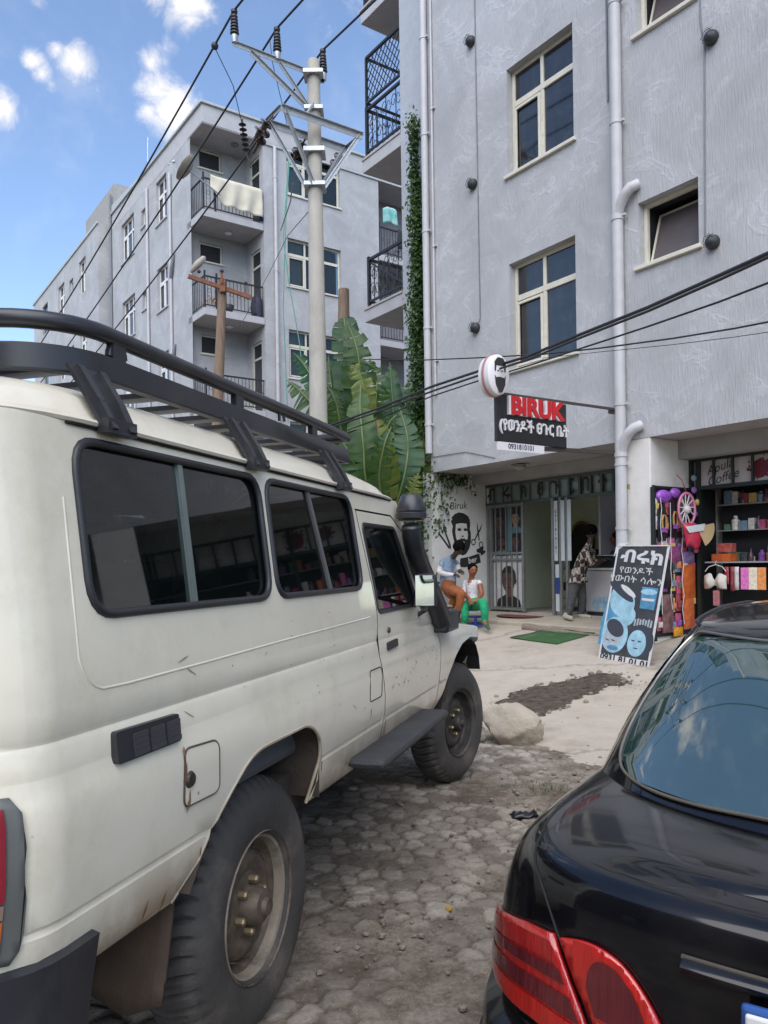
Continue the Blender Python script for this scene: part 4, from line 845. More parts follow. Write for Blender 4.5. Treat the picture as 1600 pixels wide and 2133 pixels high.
# window wall's flank beside the corner balconies
dh = [(-.98,-.28,f+.02,f+2.35,.1) for f in LF]
g0 = len(mb.v)
def wallx(x, y0, y1, z0, z1, hs, inward):
    """wall in the plane x = const facing -x; holes (y0,y1,z0,z1)"""
    w = MB(); wall(w, -y1, -y0, z0, z1, [(-h[1],-h[0],h[2],h[3],h[4] if len(h) > 4 else .14) for h in hs], 0)
    b = len(mb.v); mb.v += [(x+p[1], -p[0], p[2]) for p in w.v]; mb.f += [[b+i for i in f] for f in w.f]; mb.m += [0]*len(w.f)
wallx(2.05, .0, 1.33, 0, 15.05, [(.28,.98,f+.03,f+2.35,.08) for f in LF], 1)
mb.quad((2.05,0,0),(2.36,0,0),(2.36,0,15.05),(2.05,0,15.05))
wall(mb, 0.0, 2.05, 0, 15.05, [(.42,1.2,f+1.95,f+2.55,.1) for f in LF[1:]], 1.33)
lh = []
for f in LF[1:]:
    lh += [(3.15,4.2,f+.92,f+2.42,.14),(5.2,5.8,f+1.42,f+2.05,.14),(6.65,8.2,f+.84,f+2.36,.14)]
wallx(0, 1.0, 9.6, 0, 15.05, lh, 1)
# roof slab band and parapet
mb.build('wall', M['wallL'], L_, recalc=False)
mb = MB(); mb.box(-.0,7.2,.0,1.2,15.06,15.12); 
mb.quad((0,0,15.06),(9.5,0,15.06),(9.5,0,ROOF),(0,0,ROOF)); mb.quad((0,0,15.06),(0,0,ROOF),(0,9.6,ROOF),(0,9.6,15.06)); mb.quad((0,0,ROOF),(9.5,0,ROOF),(9.5,9.6,ROOF),(0,9.6,ROOF)); mb.quad((0,0,15.055),(9.5,0,15.055),(9.5,2,15.055),(0,2,15.055))
mb.build('parapet', M['slab'], L_, recalc=False)
mb = MB(); mb.box(-.06,9.5,-.07,.0,ROOF-.05,ROOF+.03); mb.box(-.07,.0,0,9.7,ROOF-.05,ROOF+.03); mb.box(1.95,9.5,-.05,-.002,15.0,15.08); mb.build('coping', M['roof'], L_, bevel=.01)
mb = MB(); mb.box(.0,9.5,1.5,9.6,ROOF+.001,ROOF+.06); mb.add([(-.02,4.2,ROOF),(-.02,9.7,ROOF+.35),(3,9.7,ROOF+.35),(3,4.2,ROOF),(-.02,9.7,ROOF),(3,9.7,ROOF)], [(0,1,2,3),(0,4,1),(3,2,5),(1,4,5,2)]); mb.build('roof', M['roof'], L_)
mb = MB(); mb.box(.05,3.2,9.2,13.5,13.5,16.9); mb.box(3.4,9.5,9.6,13,0,15.5); mb.build('stair_tower', mat('raw_render',(.30,.29,.28),.9,var=.12,bump=.4), L_)
# loggia on the right of the window wall
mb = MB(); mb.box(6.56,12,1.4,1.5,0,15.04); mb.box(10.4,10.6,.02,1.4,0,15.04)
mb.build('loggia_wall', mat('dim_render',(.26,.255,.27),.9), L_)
mb = MB(); mb.quad((6.55,0,0),(6.55,1.4,0),(6.55,1.4,15.05),(6.55,0,15.05)); mb.box(10.6,16,.0,1,0,15.7); mb.build('end_wall', M['wallL'], L_, recalc=False)
for i, f in enumerate(LF):
    for (x0, x1, nm) in ((6.56,10.4,1),(0.0,2.04,0)):
        if nm == 0 and i == 0: continue
        mb = MB(); mb.box(x0, x1, .0, 1.33, f-.22, f); sl = mb.build('balcony', M['slab'], L_, bevel=.01)
        mb = MB(); mb.bar((x0+.03,.05,f+.98),(x1-.03,.05,f+.98),.045); mb.bar((x0+.03,.05,f+.1),(x1-.03,.05,f+.1),.03); mb.bar((x0+.03,.05,f),(x0+.03,.05,f+1.15),.05)
        n = int((x1-x0)/.125)
        for k in range(1,n+1):
            x = x0 + (x1-x0)*k/(n+.5); mb.bar((x,.05,f+.1),(x,.05,f+.98),.014)
            if k % 2: mb.tube([(x+.06+.05*math.cos(t*.6), .05, f+.55+.07*math.sin(t*.6)) for t in range(11)], .007, 4)
        if not nm:
            mb.bar((.03,.05,f+.98),(.03,1.3,f+.98),.045); mb.bar((.03,.05,f+.1),(.03,1.3,f+.1),.03); mb.bar((.42,.05,f),(.42,.05,f+1.12),.05)
            for k in range(1,9): mb.bar((.03,.05+.14*k,f+.1),(.03,.05+.14*k,f+.98),.014)
        mb.build('railing', M['black_metal'], sl)
        if not nm:
            mb = MB(); mb.lathe([(0,0),(.12,0),(.13,-.03),(.07,-.06),(0,-.065)], n=14); mb.build('ceiling_lamp', M['white_frame'], sl, loc=(1.15,.75,f-.225), smooth=40)
mb = MB(); mb.lathe([(0,0),(.12,0),(.13,-.03),(.07,-.06),(0,-.065)], n=14); mb.build('ceiling_lamp', M['flex'], L_, loc=(1.35,.6,15.05), smooth=40)
for f in LF[1:]:
    window(L_, .42, 1.2, f+1.95, f+2.55, 1.33, rev=.1, transom=None, mull=(), pane='dark', fw=.045)
    # balcony door seen edge-on in the flank
    h = 2.3; q = MB(); fw = .05; q.box(0,fw,-.03,.03,0,h); q.box(.7-fw,.7,-.03,.03,0,h); q.box(fw,.7-fw,-.03,.03,h-fw,h); q.box(fw,.7-fw,-.03,.03,1.75,1.82)
    d = q.build('balcony_door', M['cream'], L_, loc=(2.12,.98,f+.03), rz=R(-90)); q = MB(); q.box(.02,.68,-.005,.005,.02,h-.02); q.build('pane', M['pane'], d)
for i, f in enumerate(LF):
    z = f + 1.2; window(L_, 2.9, 4.95, z, z+1.58, 0, rev=.14, transom=.68, mull=(.34,.67), curtain=[(.04,.32,'curtain' if i % 2 else 'curtain_w')] + ([(.34,.98,'curtain_w')] if i == 4 else []), pane='pane_clear' , fw=.06)
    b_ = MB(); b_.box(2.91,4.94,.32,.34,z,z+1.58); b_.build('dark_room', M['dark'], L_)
for f in LF[1:]:
    for (a, b, c, d, tr, mu) in [(3.15,4.2,f+.92,f+2.42,.66,(.5,)),(5.2,5.8,f+1.42,f+2.05,None,()),(6.65,8.2,f+.84,f+2.36,.66,(.33,.66))]:
        window(L_, 0, b-a, c, d, 0, rz=R(-90), px=(.13,b), rev=.14, fm='white_frame', transom=tr, mull=mu, sill=False)
        q = MB(); q.box(-.05,.13,a-.05,b+.05,c-.055,c-.004); q.build('sill', M['slab'], L_)
pipe(L_, [(2.44,-.07,15.0),(2.44,-.07,0)], .06, clips=[5,8,11,14]); pipe(L_, [(-.06,5.0,15.0),(-.06,5.0,0)], .05); pipe(L_, [(-.06,2.7,14.6),(-.06,2.7,0)], .05)
for zz in (8.4,11.4): mb = MB(); mb.tube([(-.06,2.7,zz-.3),(-.09,2.55,zz),(-.05,2.5,zz+.3),(-.02,2.48,zz+.45)], .06, 10); mb.build('pipe_branch', M['flex'], L_, smooth=50)
pipe(L_, [(-.05,9.45,16.5),(-.05,9.45,0)], .05, m='flex')
# far wing
FW = thing('apartment_building', 'far wing of grey apartments receding behind the left block', 'apartment building', fl(-.4,10,0), FLA)
mb = MB(); mb.quad((0,0,0),(1.5,0,0),(1.5,0,15.5),(0,0,15.5)); mb.quad((0,0,15.5),(8,0,15.5),(8,12.2,15.5),(0,12.2,15.5)); mb.quad((0,12.2,0),(8,12.2,0),(8,12.2,15.5),(0,12.2,15.5))
fh = []
for f in LF[1:]: fh += [(1.9,3.0,f+.9,f+2.35),(4.0,4.7,f+1.4,f+2.05),(5.6,6.8,f+.9,f+2.35),(9,10.2,f+.9,f+2.35)]
b0 = len(mb.v); w = MB(); wall(w, -12.2, 0, 0, 15.5, [(-h[1],-h[0],h[2],h[3]) for h in fh], 0); mb.v += [(p[1],-p[0],p[2]) for p in w.v]; mb.f += [[b0+i for i in f] for f in w.f]; mb.m += [0]*len(w.f)
mb.build('wall', M['wallL'], FW, recalc=False)
mb = MB(); mb.box(-.05,0,-.05,12.3,15.45,15.56); mb.build('coping', M['roof'], FW)
for (a, b, c, d) in fh:
    if a < 8: window(FW, 0, b-a, c, d, 0, rz=R(-90), px=(.13,b), rev=.14, fm='white_frame', transom=.66 if d-c > 1 else None, mull=(.5,) if d-c > 1 else (), sill=False)
    else: q = MB(); q.box(.1,.14,a,b,c,d); q.build('window', M['pane'], FW)
# things on the block
o = MB(); P = []
g = []
for j in range(15):
    v = j/14; row = []
    for i in range(33):
        u = i/32; x = .22 + 1.75*u
        drop = (1.02 - .10*math.sin(u*3.1) + (.0 if u > .3 else -.55*(1-u/.3)**1.6))*v
        fold = .09*math.sin(u*22+2.5*v)*v + .04*math.exp(-((u-.62)/.05)**2)*math.sin(v*9); y = -.03 - .03*math.sin(min(1,v*6)*1.57) + fold*.6 - .02
        if v < .08: y = .05 - v/.08*.1
        row.append((x, y, 1.12 - drop + .10*abs(u-.6)*v))
    g.append(row)
o = o.sheet(g).build('bedsheet', mat('cream_cotton', (.56,.52,.42), .95, var=.06, bump=.2), smooth=70, solid=.008, loc=fl(0,0,12.44), rz=FLA); tag(o, 'cream sheet hung over the top corner balcony railing', 'bedsheet')
o = MB(); o.sheet([[(x, .02*math.sin(x*40+z*5), z) for x in np.linspace(0,.14,6)] for z in np.linspace(0,.85,8)]); o = o.build('cloth', mat('navy_cloth', (.02,.03,.10), .9), smooth=60, solid=.01, loc=fl(1.88,-.03,12.5), rz=FLA); tag(o, 'dark blue cloth on the balcony railing beside the cream sheet', 'cloth')
o = MB(); o.sheet([[(x, .03*math.sin(x*18+z*4), z+.1*math.sin(x*5)) for x in np.linspace(0,.62,12)] for z in np.linspace(0,.55,8)]); o = o.build('towel', mat('turquoise_towel', (.03,.36,.34), .95, var=.35, scale=4, col2=(.4,.55,.5)), smooth=60, solid=.01, loc=fl(6.75,.0,13.55), rz=FLA); tag(o, 'turquoise patterned towel hanging in the far right balcony opening', 'towel')
for (x, f, c, lab, w, h) in [(7.35,12.44,(.03,.03,.03),'black garment slung over the far balcony railing',.25,.7),(7.62,12.44,(.45,.36,.34),'pale pinkish garment slung over the far balcony railing',.3,.55)]:
    o = MB(); o.sheet([[(a, .03*math.sin(a*22+z*6), z) for a in np.linspace(0,w,7)] for z in np.linspace(0,h,6)]); o = o.build('garment', mat('garment', c, .9), smooth=60, solid=.012, loc=fl(x,-.02,f+.35), rz=FLA); tag(o, lab, 'garment')
# satellite dishes
def dish(p, aim, r, lab, mount):
    t = thing('satellite_dish', lab, 'satellite dish', p)
    q = V(aim).normalized(); M4 = q.to_track_quat('Z','Y').to_matrix().to_4x4()
    mb = MB(); mb.lathe([(0,.0),(r*.4,.03*r/.45),(r*.75,.1*r/.45),(r,.18*r/.45),(r*1.01,.2*r/.45),(r*.98,.19*r/.45),(r*.74,.115*r/.45),(r*.38,.045*r/.45),(0,.015)], n=28); mb.xf(M4); mb.build('reflector', mat('dish_grey', (.30,.255,.2), .6, var=.12, dirt=(.2,.13,.08), dirtscale=4), t, smooth=50)
    mb = MB(); a = M4 @ V((0,-r*.9,.17)); b = M4 @ V((0,-.08,r*1.25)); mb.tube([a,b], .012, 6); mb.ball(tuple(b), .05, 8, 6); mb.tube([(0,0,0),mount], .022, 6); mb.build('arm', M['galv'], t)
# wooden pole with a lamp arm
wp = at(447,1010,18.5); wt = at(464,585,18.5)
t = thing('wooden_pole', 'leaning wooden pole with a rusty crossarm and street lamp head', 'utility pole', (wp.x,wp.y,0))
o0 = V((wp.x,wp.y,0)); mb = MB(); mb.tube([V((-.05,0,0)),V((0,0,(wp.z))),V((wt.x-wp.x,wt.y-wp.y,wt.z))], [.16,.14,.10], 12); mb.build('pole', M['wood_pole'], t, smooth=60)
a = at(392,575,18.2)-o0; b = at(523,620,18.6)-o0; c = at(464,598,18.38)-o0
mb = MB(); mb.bar(a,b,.07,.09); mb.bar(c+V((0,0,-.12)),c+V((0,0,.16)),.13); mb.tube([c+V((0,-.08,.05)),c+V((0,-.08,.3))],.03,6); mb.tube([b+V((-.12,0,0)),b+V((-.12,0,.3))],.02,6); mb.build('crossarm', M['rust'], t)
mb = MB(); mb.ball(b+V((-.12,0,.34)), .045, 8, 6); mb.ball(c+V((0,-.08,.34)), .05, 8, 6); mb.ball(a+V((.25,0,.1)), .045, 8, 6); mb.build('insulator', M['blackplastic'], t)
mb = MB(); h0 = at(393,570,18.2)-o0; h1 = at(427,535,18.2)-o0; d = (h1-h0); mb.tube([h0+d*.1,h0+d*.25,h0+d*.6,h0+d*.95,h0+d*1.02], [.03,.065,.085,.06,.01], 10); mb.build('lamp_head', mat('lamp_shell', (.34,.31,.27), .5, var=.15), t, smooth=60)
dish(at(396,356,22.6), (-.35,-.1,-.05) if False else (-.80,-.12,.60), .40, 'satellite dish fixed beside the top corner balcony of the left block', (.75,.55,-.45))
o = MB(); p0 = at(385,365,23); p1 = at(352,342,23.6); o.tube([p0,p1], .012, 6); o.ball(tuple(p1), .035, 8, 6); o = o.build('dish_feed', M['galv']); tag(o, 'thin feed rod pointing up left from the satellite dish', 'rod')
o = MB(); p0 = at(308,330,36); o.tube([p0+V((0,0,-.8)),p0+V((0,0,.6)),p0+V((.02,0,.95))], .02, 5); o = o.build('antenna', M['galv']); tag(o, 'thin antenna rod on the roof of the left block', 'antenna')
t = lth('flower_pot', 'potted plant with orange leaves hanging under a left block balcony', 'plant', (1.2,.5,5.9))
mb = MB(); mb.lathe([(0,-.1),(.09,-.1),(.12,.08),(0,.08)], n=12); mb.tube([(0,0,.08),(0,0,.3)], .006, 4); mb.build('pot', mat('terracotta', (.36,.15,.06), .8), t, smooth=40)
o = MB(); rr = random.Random(4)
for _ in range(40): c = V((rr.gauss(0,.12),rr.gauss(0,.08),rr.gauss(0,.1))); d = V((rr.gauss(0,1),rr.gauss(0,1),rr.gauss(0,1))).normalized()*.07; e = d.orthogonal().normalized()*.03; o.add([c-d,c+e,c+d,c-e],[(0,1,2,3)])
o = o.build('potted_plant', mat('orange_leaf', (.32,.14,.03), .8, var=.4), recalc=False, loc=fl(.22,.05,9.62), rz=FLA); tag(o, 'orange brown potted foliage at the left end of middle corner balcony', 'plant')
o = MB(); o.lathe([(0,0),(.14,0),(.19,.22),(.18,.24),(0,.2)], n=14); o = o.build('bucket', M['blackplastic'], loc=fl(.85,.2,9.43), smooth=40); tag(o, 'black bucket on the middle corner balcony of the left block', 'bucket')
o = MB(); o.lathe([(0,0),(.17,0),(.2,.35),(.16,.62),(.05,.75),(0,.76)], n=12); o = o.build('sack', mat('dark_sack', (.03,.03,.05), .8), loc=fl(1.85,.2,9.43), smooth=50); tag(o, 'dark bundle at the right end of the middle corner balcony', 'bundle')
# ================================================================ concrete pole and power lines
pc = V((-1.035,13.0,0))
PT = thing('concrete_pole', 'tall concrete power pole with galvanised crossarms and black insulators', 'utility pole', pc)
M['pole'] = mat('pole_concrete', (.36,.345,.31), .9, var=.14, scale=3, bump=.4, bscale=60, dirt=(.2,.185,.16), dirtscale=1.6, stretch=(2,2,.5))
mb = MB(); mb.lathe([(.165,0),(.155,3),(.10,9.68),(.085,9.70),(0,9.70)], n=20); mb.build('pole', M['pole'], PT, smooth=40)
ua = V((-math.cos(AZ),-math.sin(AZ),0)); ul = V((-math.sin(AZ),math.cos(AZ),0))     # across the lines / along the lines
def lb(mb, p, q, w=.07, t=.009):        # L-angle section
    mb.bar(p, q, w, t); p = V(p); q = V(q); mb.bar(p+V((0,0,-w/2)), q+V((0,0,-w/2)), t, w)
z0 = 9.5
mb = MB(); e1 = ua*1.42+V((0,0,z0)); lb(mb, ua*.08+V((0,0,z0)), e1); lb(mb, ua*.12+V((0,0,8.9)), ua*1.12+V((0,0,z0-.04))); lb(mb, ua*.12+V((0,0,8.95)), ua*.62+V((0,0,z0-.04)), .055); mb.bar(ua*-.2+V((0,0,9.5)), ua*.1+V((0,0,9.5)), .06,.1); mb.box(-.16,.16,-.16,.16,9.42,9.48); mb.box(-.15,.15,-.15,.15,8.84,8.9); mb.build('crossarm', M['galv'], PT)
zb = 8.6; fa = ul*-.28; ba = ul*.22
A0, A1 = ua*.75, ua*-.75
mb = MB()
for off in (fa, ba): lb(mb, A0+off+V((0,0,zb)), A1+off+V((0,0,zb)), .1)
lb(mb, A0+fa+V((0,0,zb)), A0+ba+V((0,0,zb))); lb(mb, A1+fa+V((0,0,zb)), A1+ba+V((0,0,zb)))
for a in (A0,A1):
    for off in (fa,ba): lb(mb, a*.94+off+V((0,0,zb)), a*.14+off*.4+V((0,0,zb-.95)))
mb.bar(ua*.3+fa+V((0,0,zb)), ua*.1+fa*.5+V((0,0,zb+.3)), .03); mb.box(-.17,.17,-.17,.17,8.15,8.22); mb.box(-.17,.17,-.17,.17,7.6,7.66)
mb.build('crossarm', M['galv'], PT)
def pin(p, n=6, r=.066, h=.30):
    mb = MB(); pr = [(0,0),(.035,0),(.035,.02)]
    for k in range(n): z = .03+h*k/n; pr += [(r*.62,z),(r*(1.05-.05*k),z+.012),(r*(1.0-.05*k),z+.03),(r*.6,z+h/n*.9)]
    pr += [(.03,h+.04),(.05,h+.06),(.05,h+.10),(0,h+.11)]
    mb.lathe(pr, n=16); o = mb.build('insulator', M['blackplastic'], PT, smooth=35, loc=p); 
    mb = MB(); mb.lathe([(0,-.1),(.045,-.1),(.055,-.02),(.055,.01),(0,.012)], n=10); mb.build('cap', M['galv'], o, smooth=40); return V(p)+V((0,0,h+.1))
I1 = pin(tuple(ua*1.39+V((0,0,z0+.08)))); I2 = pin(tuple(ua*.66+V((0,0,z0+.08)))); I3 = pin(tuple(ua*-.17+ul*-.02+V((0,0,z0+.02))))
# strain insulators hanging off the lower frame
def strain(p, d, n=2):
    d = V(d).normalized(); mb = MB(); Mx = d.to_track_quat('Z','Y').to_matrix().to_4x4()
    pr = [(0,0),(.015,0),(.015,.12)]
    for k in range(n): z = .14+.15*k; pr += [(.03,z),(.105,z+.03),(.11,z+.045),(.05,z+.06),(.035,z+.12)]
    pr += [(.02,.16+.15*n),(.02,.3+.15*n),(0,.3+.15*n)]; mb.lathe(pr, n=16); mb.xf(Matrix.Translation(p) @ Mx); mb.build('strain_insulator', mat('brown_glaze', (.035,.02,.018), .15), PT, smooth=40)
    return V(p) + d*(.3+.15*n)
dn = (ul + V((0,0,-.42))).normalized()
for a in (.72,.02,-.72): strain(ua*a+ba+V((0,0,zb-.05)), dn)
strain(A0+fa*.0+V((0,0,zb-.02)), (ua*.35+ul*.3+V((0,0,-.55))))
def sagline(a, b, sag, n=40): return [V(a)*(1-t)+V(b)*t - V((0,0,sag*4*t*(1-t))) for t in [i/n for i in range(n+1)]]
def cable(name, lab, pts, r, group=None, cat='cable', m='cable'):
    mb = MB(); mb.tube(pts, r, 7); o = mb.build(name, M[m], smooth=60); tag(o, lab, cat, group); return o
for I, k, lab in ((I1,0,'outermost power line passing over the far left insulator of pole'),(I2,1,'power line passing over the middle insulator of the concrete pole'),(I3,2,'power line passing the insulator at the concrete pole top')):
    p = pc + I; back = p + ul*42 + V((0,0,-3.2)); front = p - ul*26 + V((0,0,.6))
    cable('power_line', lab, sagline(front,p,.5,24)[:-1] + sagline(p,back,1.0), .017, 'overhead power lines')
p = pc + I1 + ul*.8 + V((0,0,-.1)); q = at(505,262,14.2)
cable('drop_wire', 'thin slack wire dropping from the outermost power line to an insulator string', [p, p*.6+q*.4+V((.12,0,-.1)), q], .007, 'drop wires')
mb = MB(); mb.ball(tuple(pc+I1+ul*.75+V((0,0,-.14))), .06, 10, 8); o = mb.build('line_clamp', M['blackplastic'], smooth=50); tag(o, 'round black clamp on the outermost power line', 'clamp')
mb = MB(); 
for k in range(6): mb.lathe([(.02,0),(.07,.02),(.02,.045)], (q.x+.012*k,q.y,q.z-.09*k), n=10)
mb.tube([q+V((0,0,.12)),q+V((.02,0,-.35)),q+V((.14,0,-.75))], .015, 6); o = mb.build('insulator_string', M['blackplastic'], smooth=40); tag(o, 'dark insulator string hanging above the top corner balcony', 'insulator')
cable('drop_wire', 'thin slack wire dropping from the middle power line to the lower crossarm', [pc+I2+ul*.25+V((0,0,-.05)), pc+I2+ul*.1+V((-.03,0,-.5)), pc+A0*.5+ba+V((0,0,zb))], .006, 'drop wires')
# rough-barked wooden stub, green service cables
q = at(717,900,17.5); t_ = at(716,603,17.5); o = MB(); o.tube([V((q.x,q.y,0)),q,V((t_.x,t_.y,t_.z)),V((t_.x,t_.y,t_.z+.02))], [.17,.15,.12,.06], 12); o = o.build('wooden_post', M['wood_pole'], smooth=50); tag(o, 'short wooden post standing behind the banana plants', 'post')
M['green_cable'] = mat('green_cable', (.10,.30,.25), .6)
for k, (pts, lab) in enumerate([([(604,318),(597,420),(592,560),(590,640),(600,880)],'green cable hanging straight down beside the left block drainpipe'),([(601,330),(590,500),(604,600),(625,720),(632,800)],'green cable curving down behind the concrete pole')]):
    cable('service_cable', lab, [at(x,y,21) for x, y in pts], .014, 'green service cables', m='green_cable')
cable('service_cable', 'thin twisted wires from crossarm to the left block drainpipe', [pc+A0*.4+ba+V((0,0,zb-.9)), at(605,420,15), at(585,480,19)], .012, None, m='flex')
cable('service_cable', 'thin wire slanting from concrete pole down towards the left block', [at(645,438,13), at(600,490,16), at(560,570,20), at(500,680,19)], .007, None, m='cable')
# telephone and service cables crossing the front of the shops
c0 = pc + V((.15,-.1,3.55)); 
cable('service_cable', 'thick black bundled cable slanting across the blue grey front', [at(668,893,12.9),at(790,850,11.6),at(900,805,10.6),at(1000,772,9.7),at(1100,742,8.9),at(1200,700,8.1),at(1350,640,7.2),at(1500,573,6.4),at(1660,500,5.7)], .0165, 'cables crossing the shop front')
cable('service_cable', 'second thick cable lying just under the bundled cable', [at(668,897,12.9),at(790,857,11.5),at(900,815,10.5),at(1000,781,9.6),at(1100,749,8.8),at(1200,707,8.0),at(1350,648,7.1),at(1500,582,6.3),at(1660,508,5.6)], .013, 'cables crossing the shop front')
cable('service_cable', 'single black cable below the bundle crossing under the lower window', [at(700,905,12.6),at(800,868,11.6),at(900,825,10.8),at(1000,792,10.0),at(1100,762,9.2),at(1200,729,8.4),at(1350,680,7.4),at(1500,628,6.6),at(1660,566,5.9)], .0095, 'cables crossing the shop front')
cable('service_cable', 'nearly level thin cable crossing at the sill of the lower window', [at(740,748,15),at(880,750,12),at(1000,745,10.5),at(1130,738,9.4),at(1250,725,8.6),at(1400,705,7.8),at(1530,684,7.2),at(1680,655,6.6)], .009, 'cables crossing the shop front')
cable('service_cable', 'faint thinnest wire just below the level cable', [at(1130,746,9.4),at(1250,733,8.6),at(1400,718,7.8),at(1530,702,7.2),at(1680,680,6.6)], .0035, 'cables crossing the shop front')
# ================================================================ banana plants, creeper
def leafmat(name, c1, c2, tr=.35):
    m = mat(name, c1, .45, var=.2, scale=5, col2=c2, bump=.25, bscale=30); nt = m.node_tree; b = nt.nodes['Principled BSDF']; L = nt.links
    t = N(nt,'ShaderNodeBsdfTranslucent'); src = b.inputs['Base Color'].links[0].from_socket
    hs = N(nt,'ShaderNodeHueSaturation', Value=1.6, Saturation=1.1, Hue=.485); L.new(src, hs.inputs['Color']); L.new(hs.outputs[0], t.inputs['Color'])
    a = N(nt,'ShaderNodeMixShader'); a.inputs[0].default_value = tr; L.new(b.outputs[0], a.inputs[1]); L.new(t.outputs[0], a.inputs[2]); L.new(a.outputs[0], nt.nodes['Material Output'].inputs['Surface']); return m
M['ban1'] = leafmat('banana_leaf', (.018,.062,.015), (.058,.12,.024)); M['ban2'] = leafmat('banana_leaf_yellow', (.09,.14,.028), (.19,.21,.045)); M['ban3'] = leafmat('banana_leaf_dark', (.016,.06,.022), (.03,.10,.035))
M['midrib'] = mat('banana_midrib', (.12,.16,.05), .5); M['midrib_r'] = mat('banana_midrib_red', (.10,.035,.025), .5); M['stem'] = mat('banana_stem', (.15,.13,.05), .7, var=.3, scale=4, stretch=(6,6,1))
rb = random.Random(21)
def banana_leaf(parent, pts, width, m, torn=.5, droop=.35, face=(0,-1,0), rib='midrib', fold=.25):
    """blade along a curved rib; torn into strips that hang"""
    P = []; pts = [V(p) for p in pts]
    n = 46
    for i in range(n+1):           # Catmull-Rom
        t = i/n*(len(pts)-1); k = min(int(t), len(pts)-2); u = t-k; a = pts[max(k-1,0)]; b = pts[k]; c = pts[k+1]; d = pts[min(k+2,len(pts)-1)]
        P.append(.5*((2*b)+(c-a)*u+(2*a-5*b+4*c-d)*u*u+(-a+3*b-3*c+d)*u**3))
    mb = MB(); f = V(face).normalized()
    for sgn in (1,-1):
        i = 2; 
        while i < n:
            step = rb.choice([2,2,3,3,4]) if rb.random() < torn*.75 else rb.choice([4,5,6,7])
            j = min(n, i+step); sag = rb.uniform(.1,1.25)*droop*(1.15 if step < 3 else .55); cut = rb.uniform(.84,1.04); tw = rb.uniform(-.16,.16); g = []
            for k in range(i, j+1):
                s = k/n; w = width*(math.sin(math.pi*min(1,s*1.02+.03))**.55)*(1-.25*s)*cut
                d = (P[min(k+1,n)]-P[max(k-1,0)]).normalized(); side = d.cross(f).normalized()*sgn; nrm = side.cross(d)*sgn
                row = []
                gap = .004 if k in (i,j) else 0
                for q in range(6):
                    r = q/5; shrink = 1 if k not in (i,j) or step == 5 else 1
                    pos = P[k] + side*w*r + d*w*.35*r*r - nrm*fold*w*r*(1-r)*1.2 + V((0,0,-1))*sag*w*r*r*1.1 + d*((.022 if k == i else (-.022 if k == j else 0))*r*(1 if step > 1 else .5)) + nrm*tw*w*r*r
                    pos += nrm*.012*math.sin(k*2.1)*r
                    row.append(pos)
                g.append(row)
            if j > i: mb.sheet(g)
            i = j
    o = mb.build('leaf', m, parent, smooth=70, recalc=False)
    mb = MB(); mb.tube(P, [.02*(1-.8*k/n)+.003 for k in range(n+1)], 6); mb.build('midrib', M[rib], o, smooth=60)
    return o
def banana(px, base_d, lab, leaves, stem_top):
    b = at(px, 1170, base_d); t = thing('banana_plant', lab, 'banana plant', (b.x,b.y,gz(b.x,b.y)), 0, None); o = V((b.x,b.y,gz(b.x,b.y)))
    mb = MB(); tp = at(*stem_top) - o; mb.tube([V((0,0,0)), tp*.5+V((.03,0,0)), tp], [.15,.12,.07], 12); mb.build('pseudostem', M['stem'], t, smooth=60)
    for (pts, w, m, torn, droop, rib) in leaves: banana_leaf(t, [at(*p)-o for p in pts], w*.80, M[m], min(1,torn*1.2), droop*1.2, face=(rb.uniform(-.5,.5),-1,rb.uniform(-.1,.5)), rib=rib)
banana(800, 13.2, 'large banana plant in front with a broad yellow green leaf standing upright', [
    ([(800,1090,13.2),(795,1010,13.0),(788,930,12.9),(783,868,13.0)], .46, 'ban2', .15, .05, 'midrib_r'),
    ([(806,1100,13.2),(765,1010,12.7),(757,930,12.6),(750,850,12.7),(752,800,12.9)], .40, 'ban1', .9, .7, 'midrib'),
    ([(810,1090,13.2),(840,1000,13.0),(850,920,13.1),(832,850,13.3)], .38, 'ban3', .5, .3, 'midrib'),
    ([(790,1120,13.3),(770,1040,13.0),(735,960,12.9),(705,905,13.1)], .34, 'ban3', .5, .5, 'midrib'),
    ([(815,1100,13.2),(845,1050,13.0),(862,1010,12.9),(872,985,12.9)], .24, 'ban2', .3, .4, 'midrib'),
    ([(800,1100,13.1),(760,1050,12.7),(735,1020,12.5),(712,1005,12.5)], .3, 'ban1', .9, .9, 'midrib'),
    ([(806,1095,13.0),(790,1000,12.5),(800,930,12.3),(815,890,12.4)], .28, 'ban1', .8, .6, 'midrib'),
    ], (803,1075,13.2))
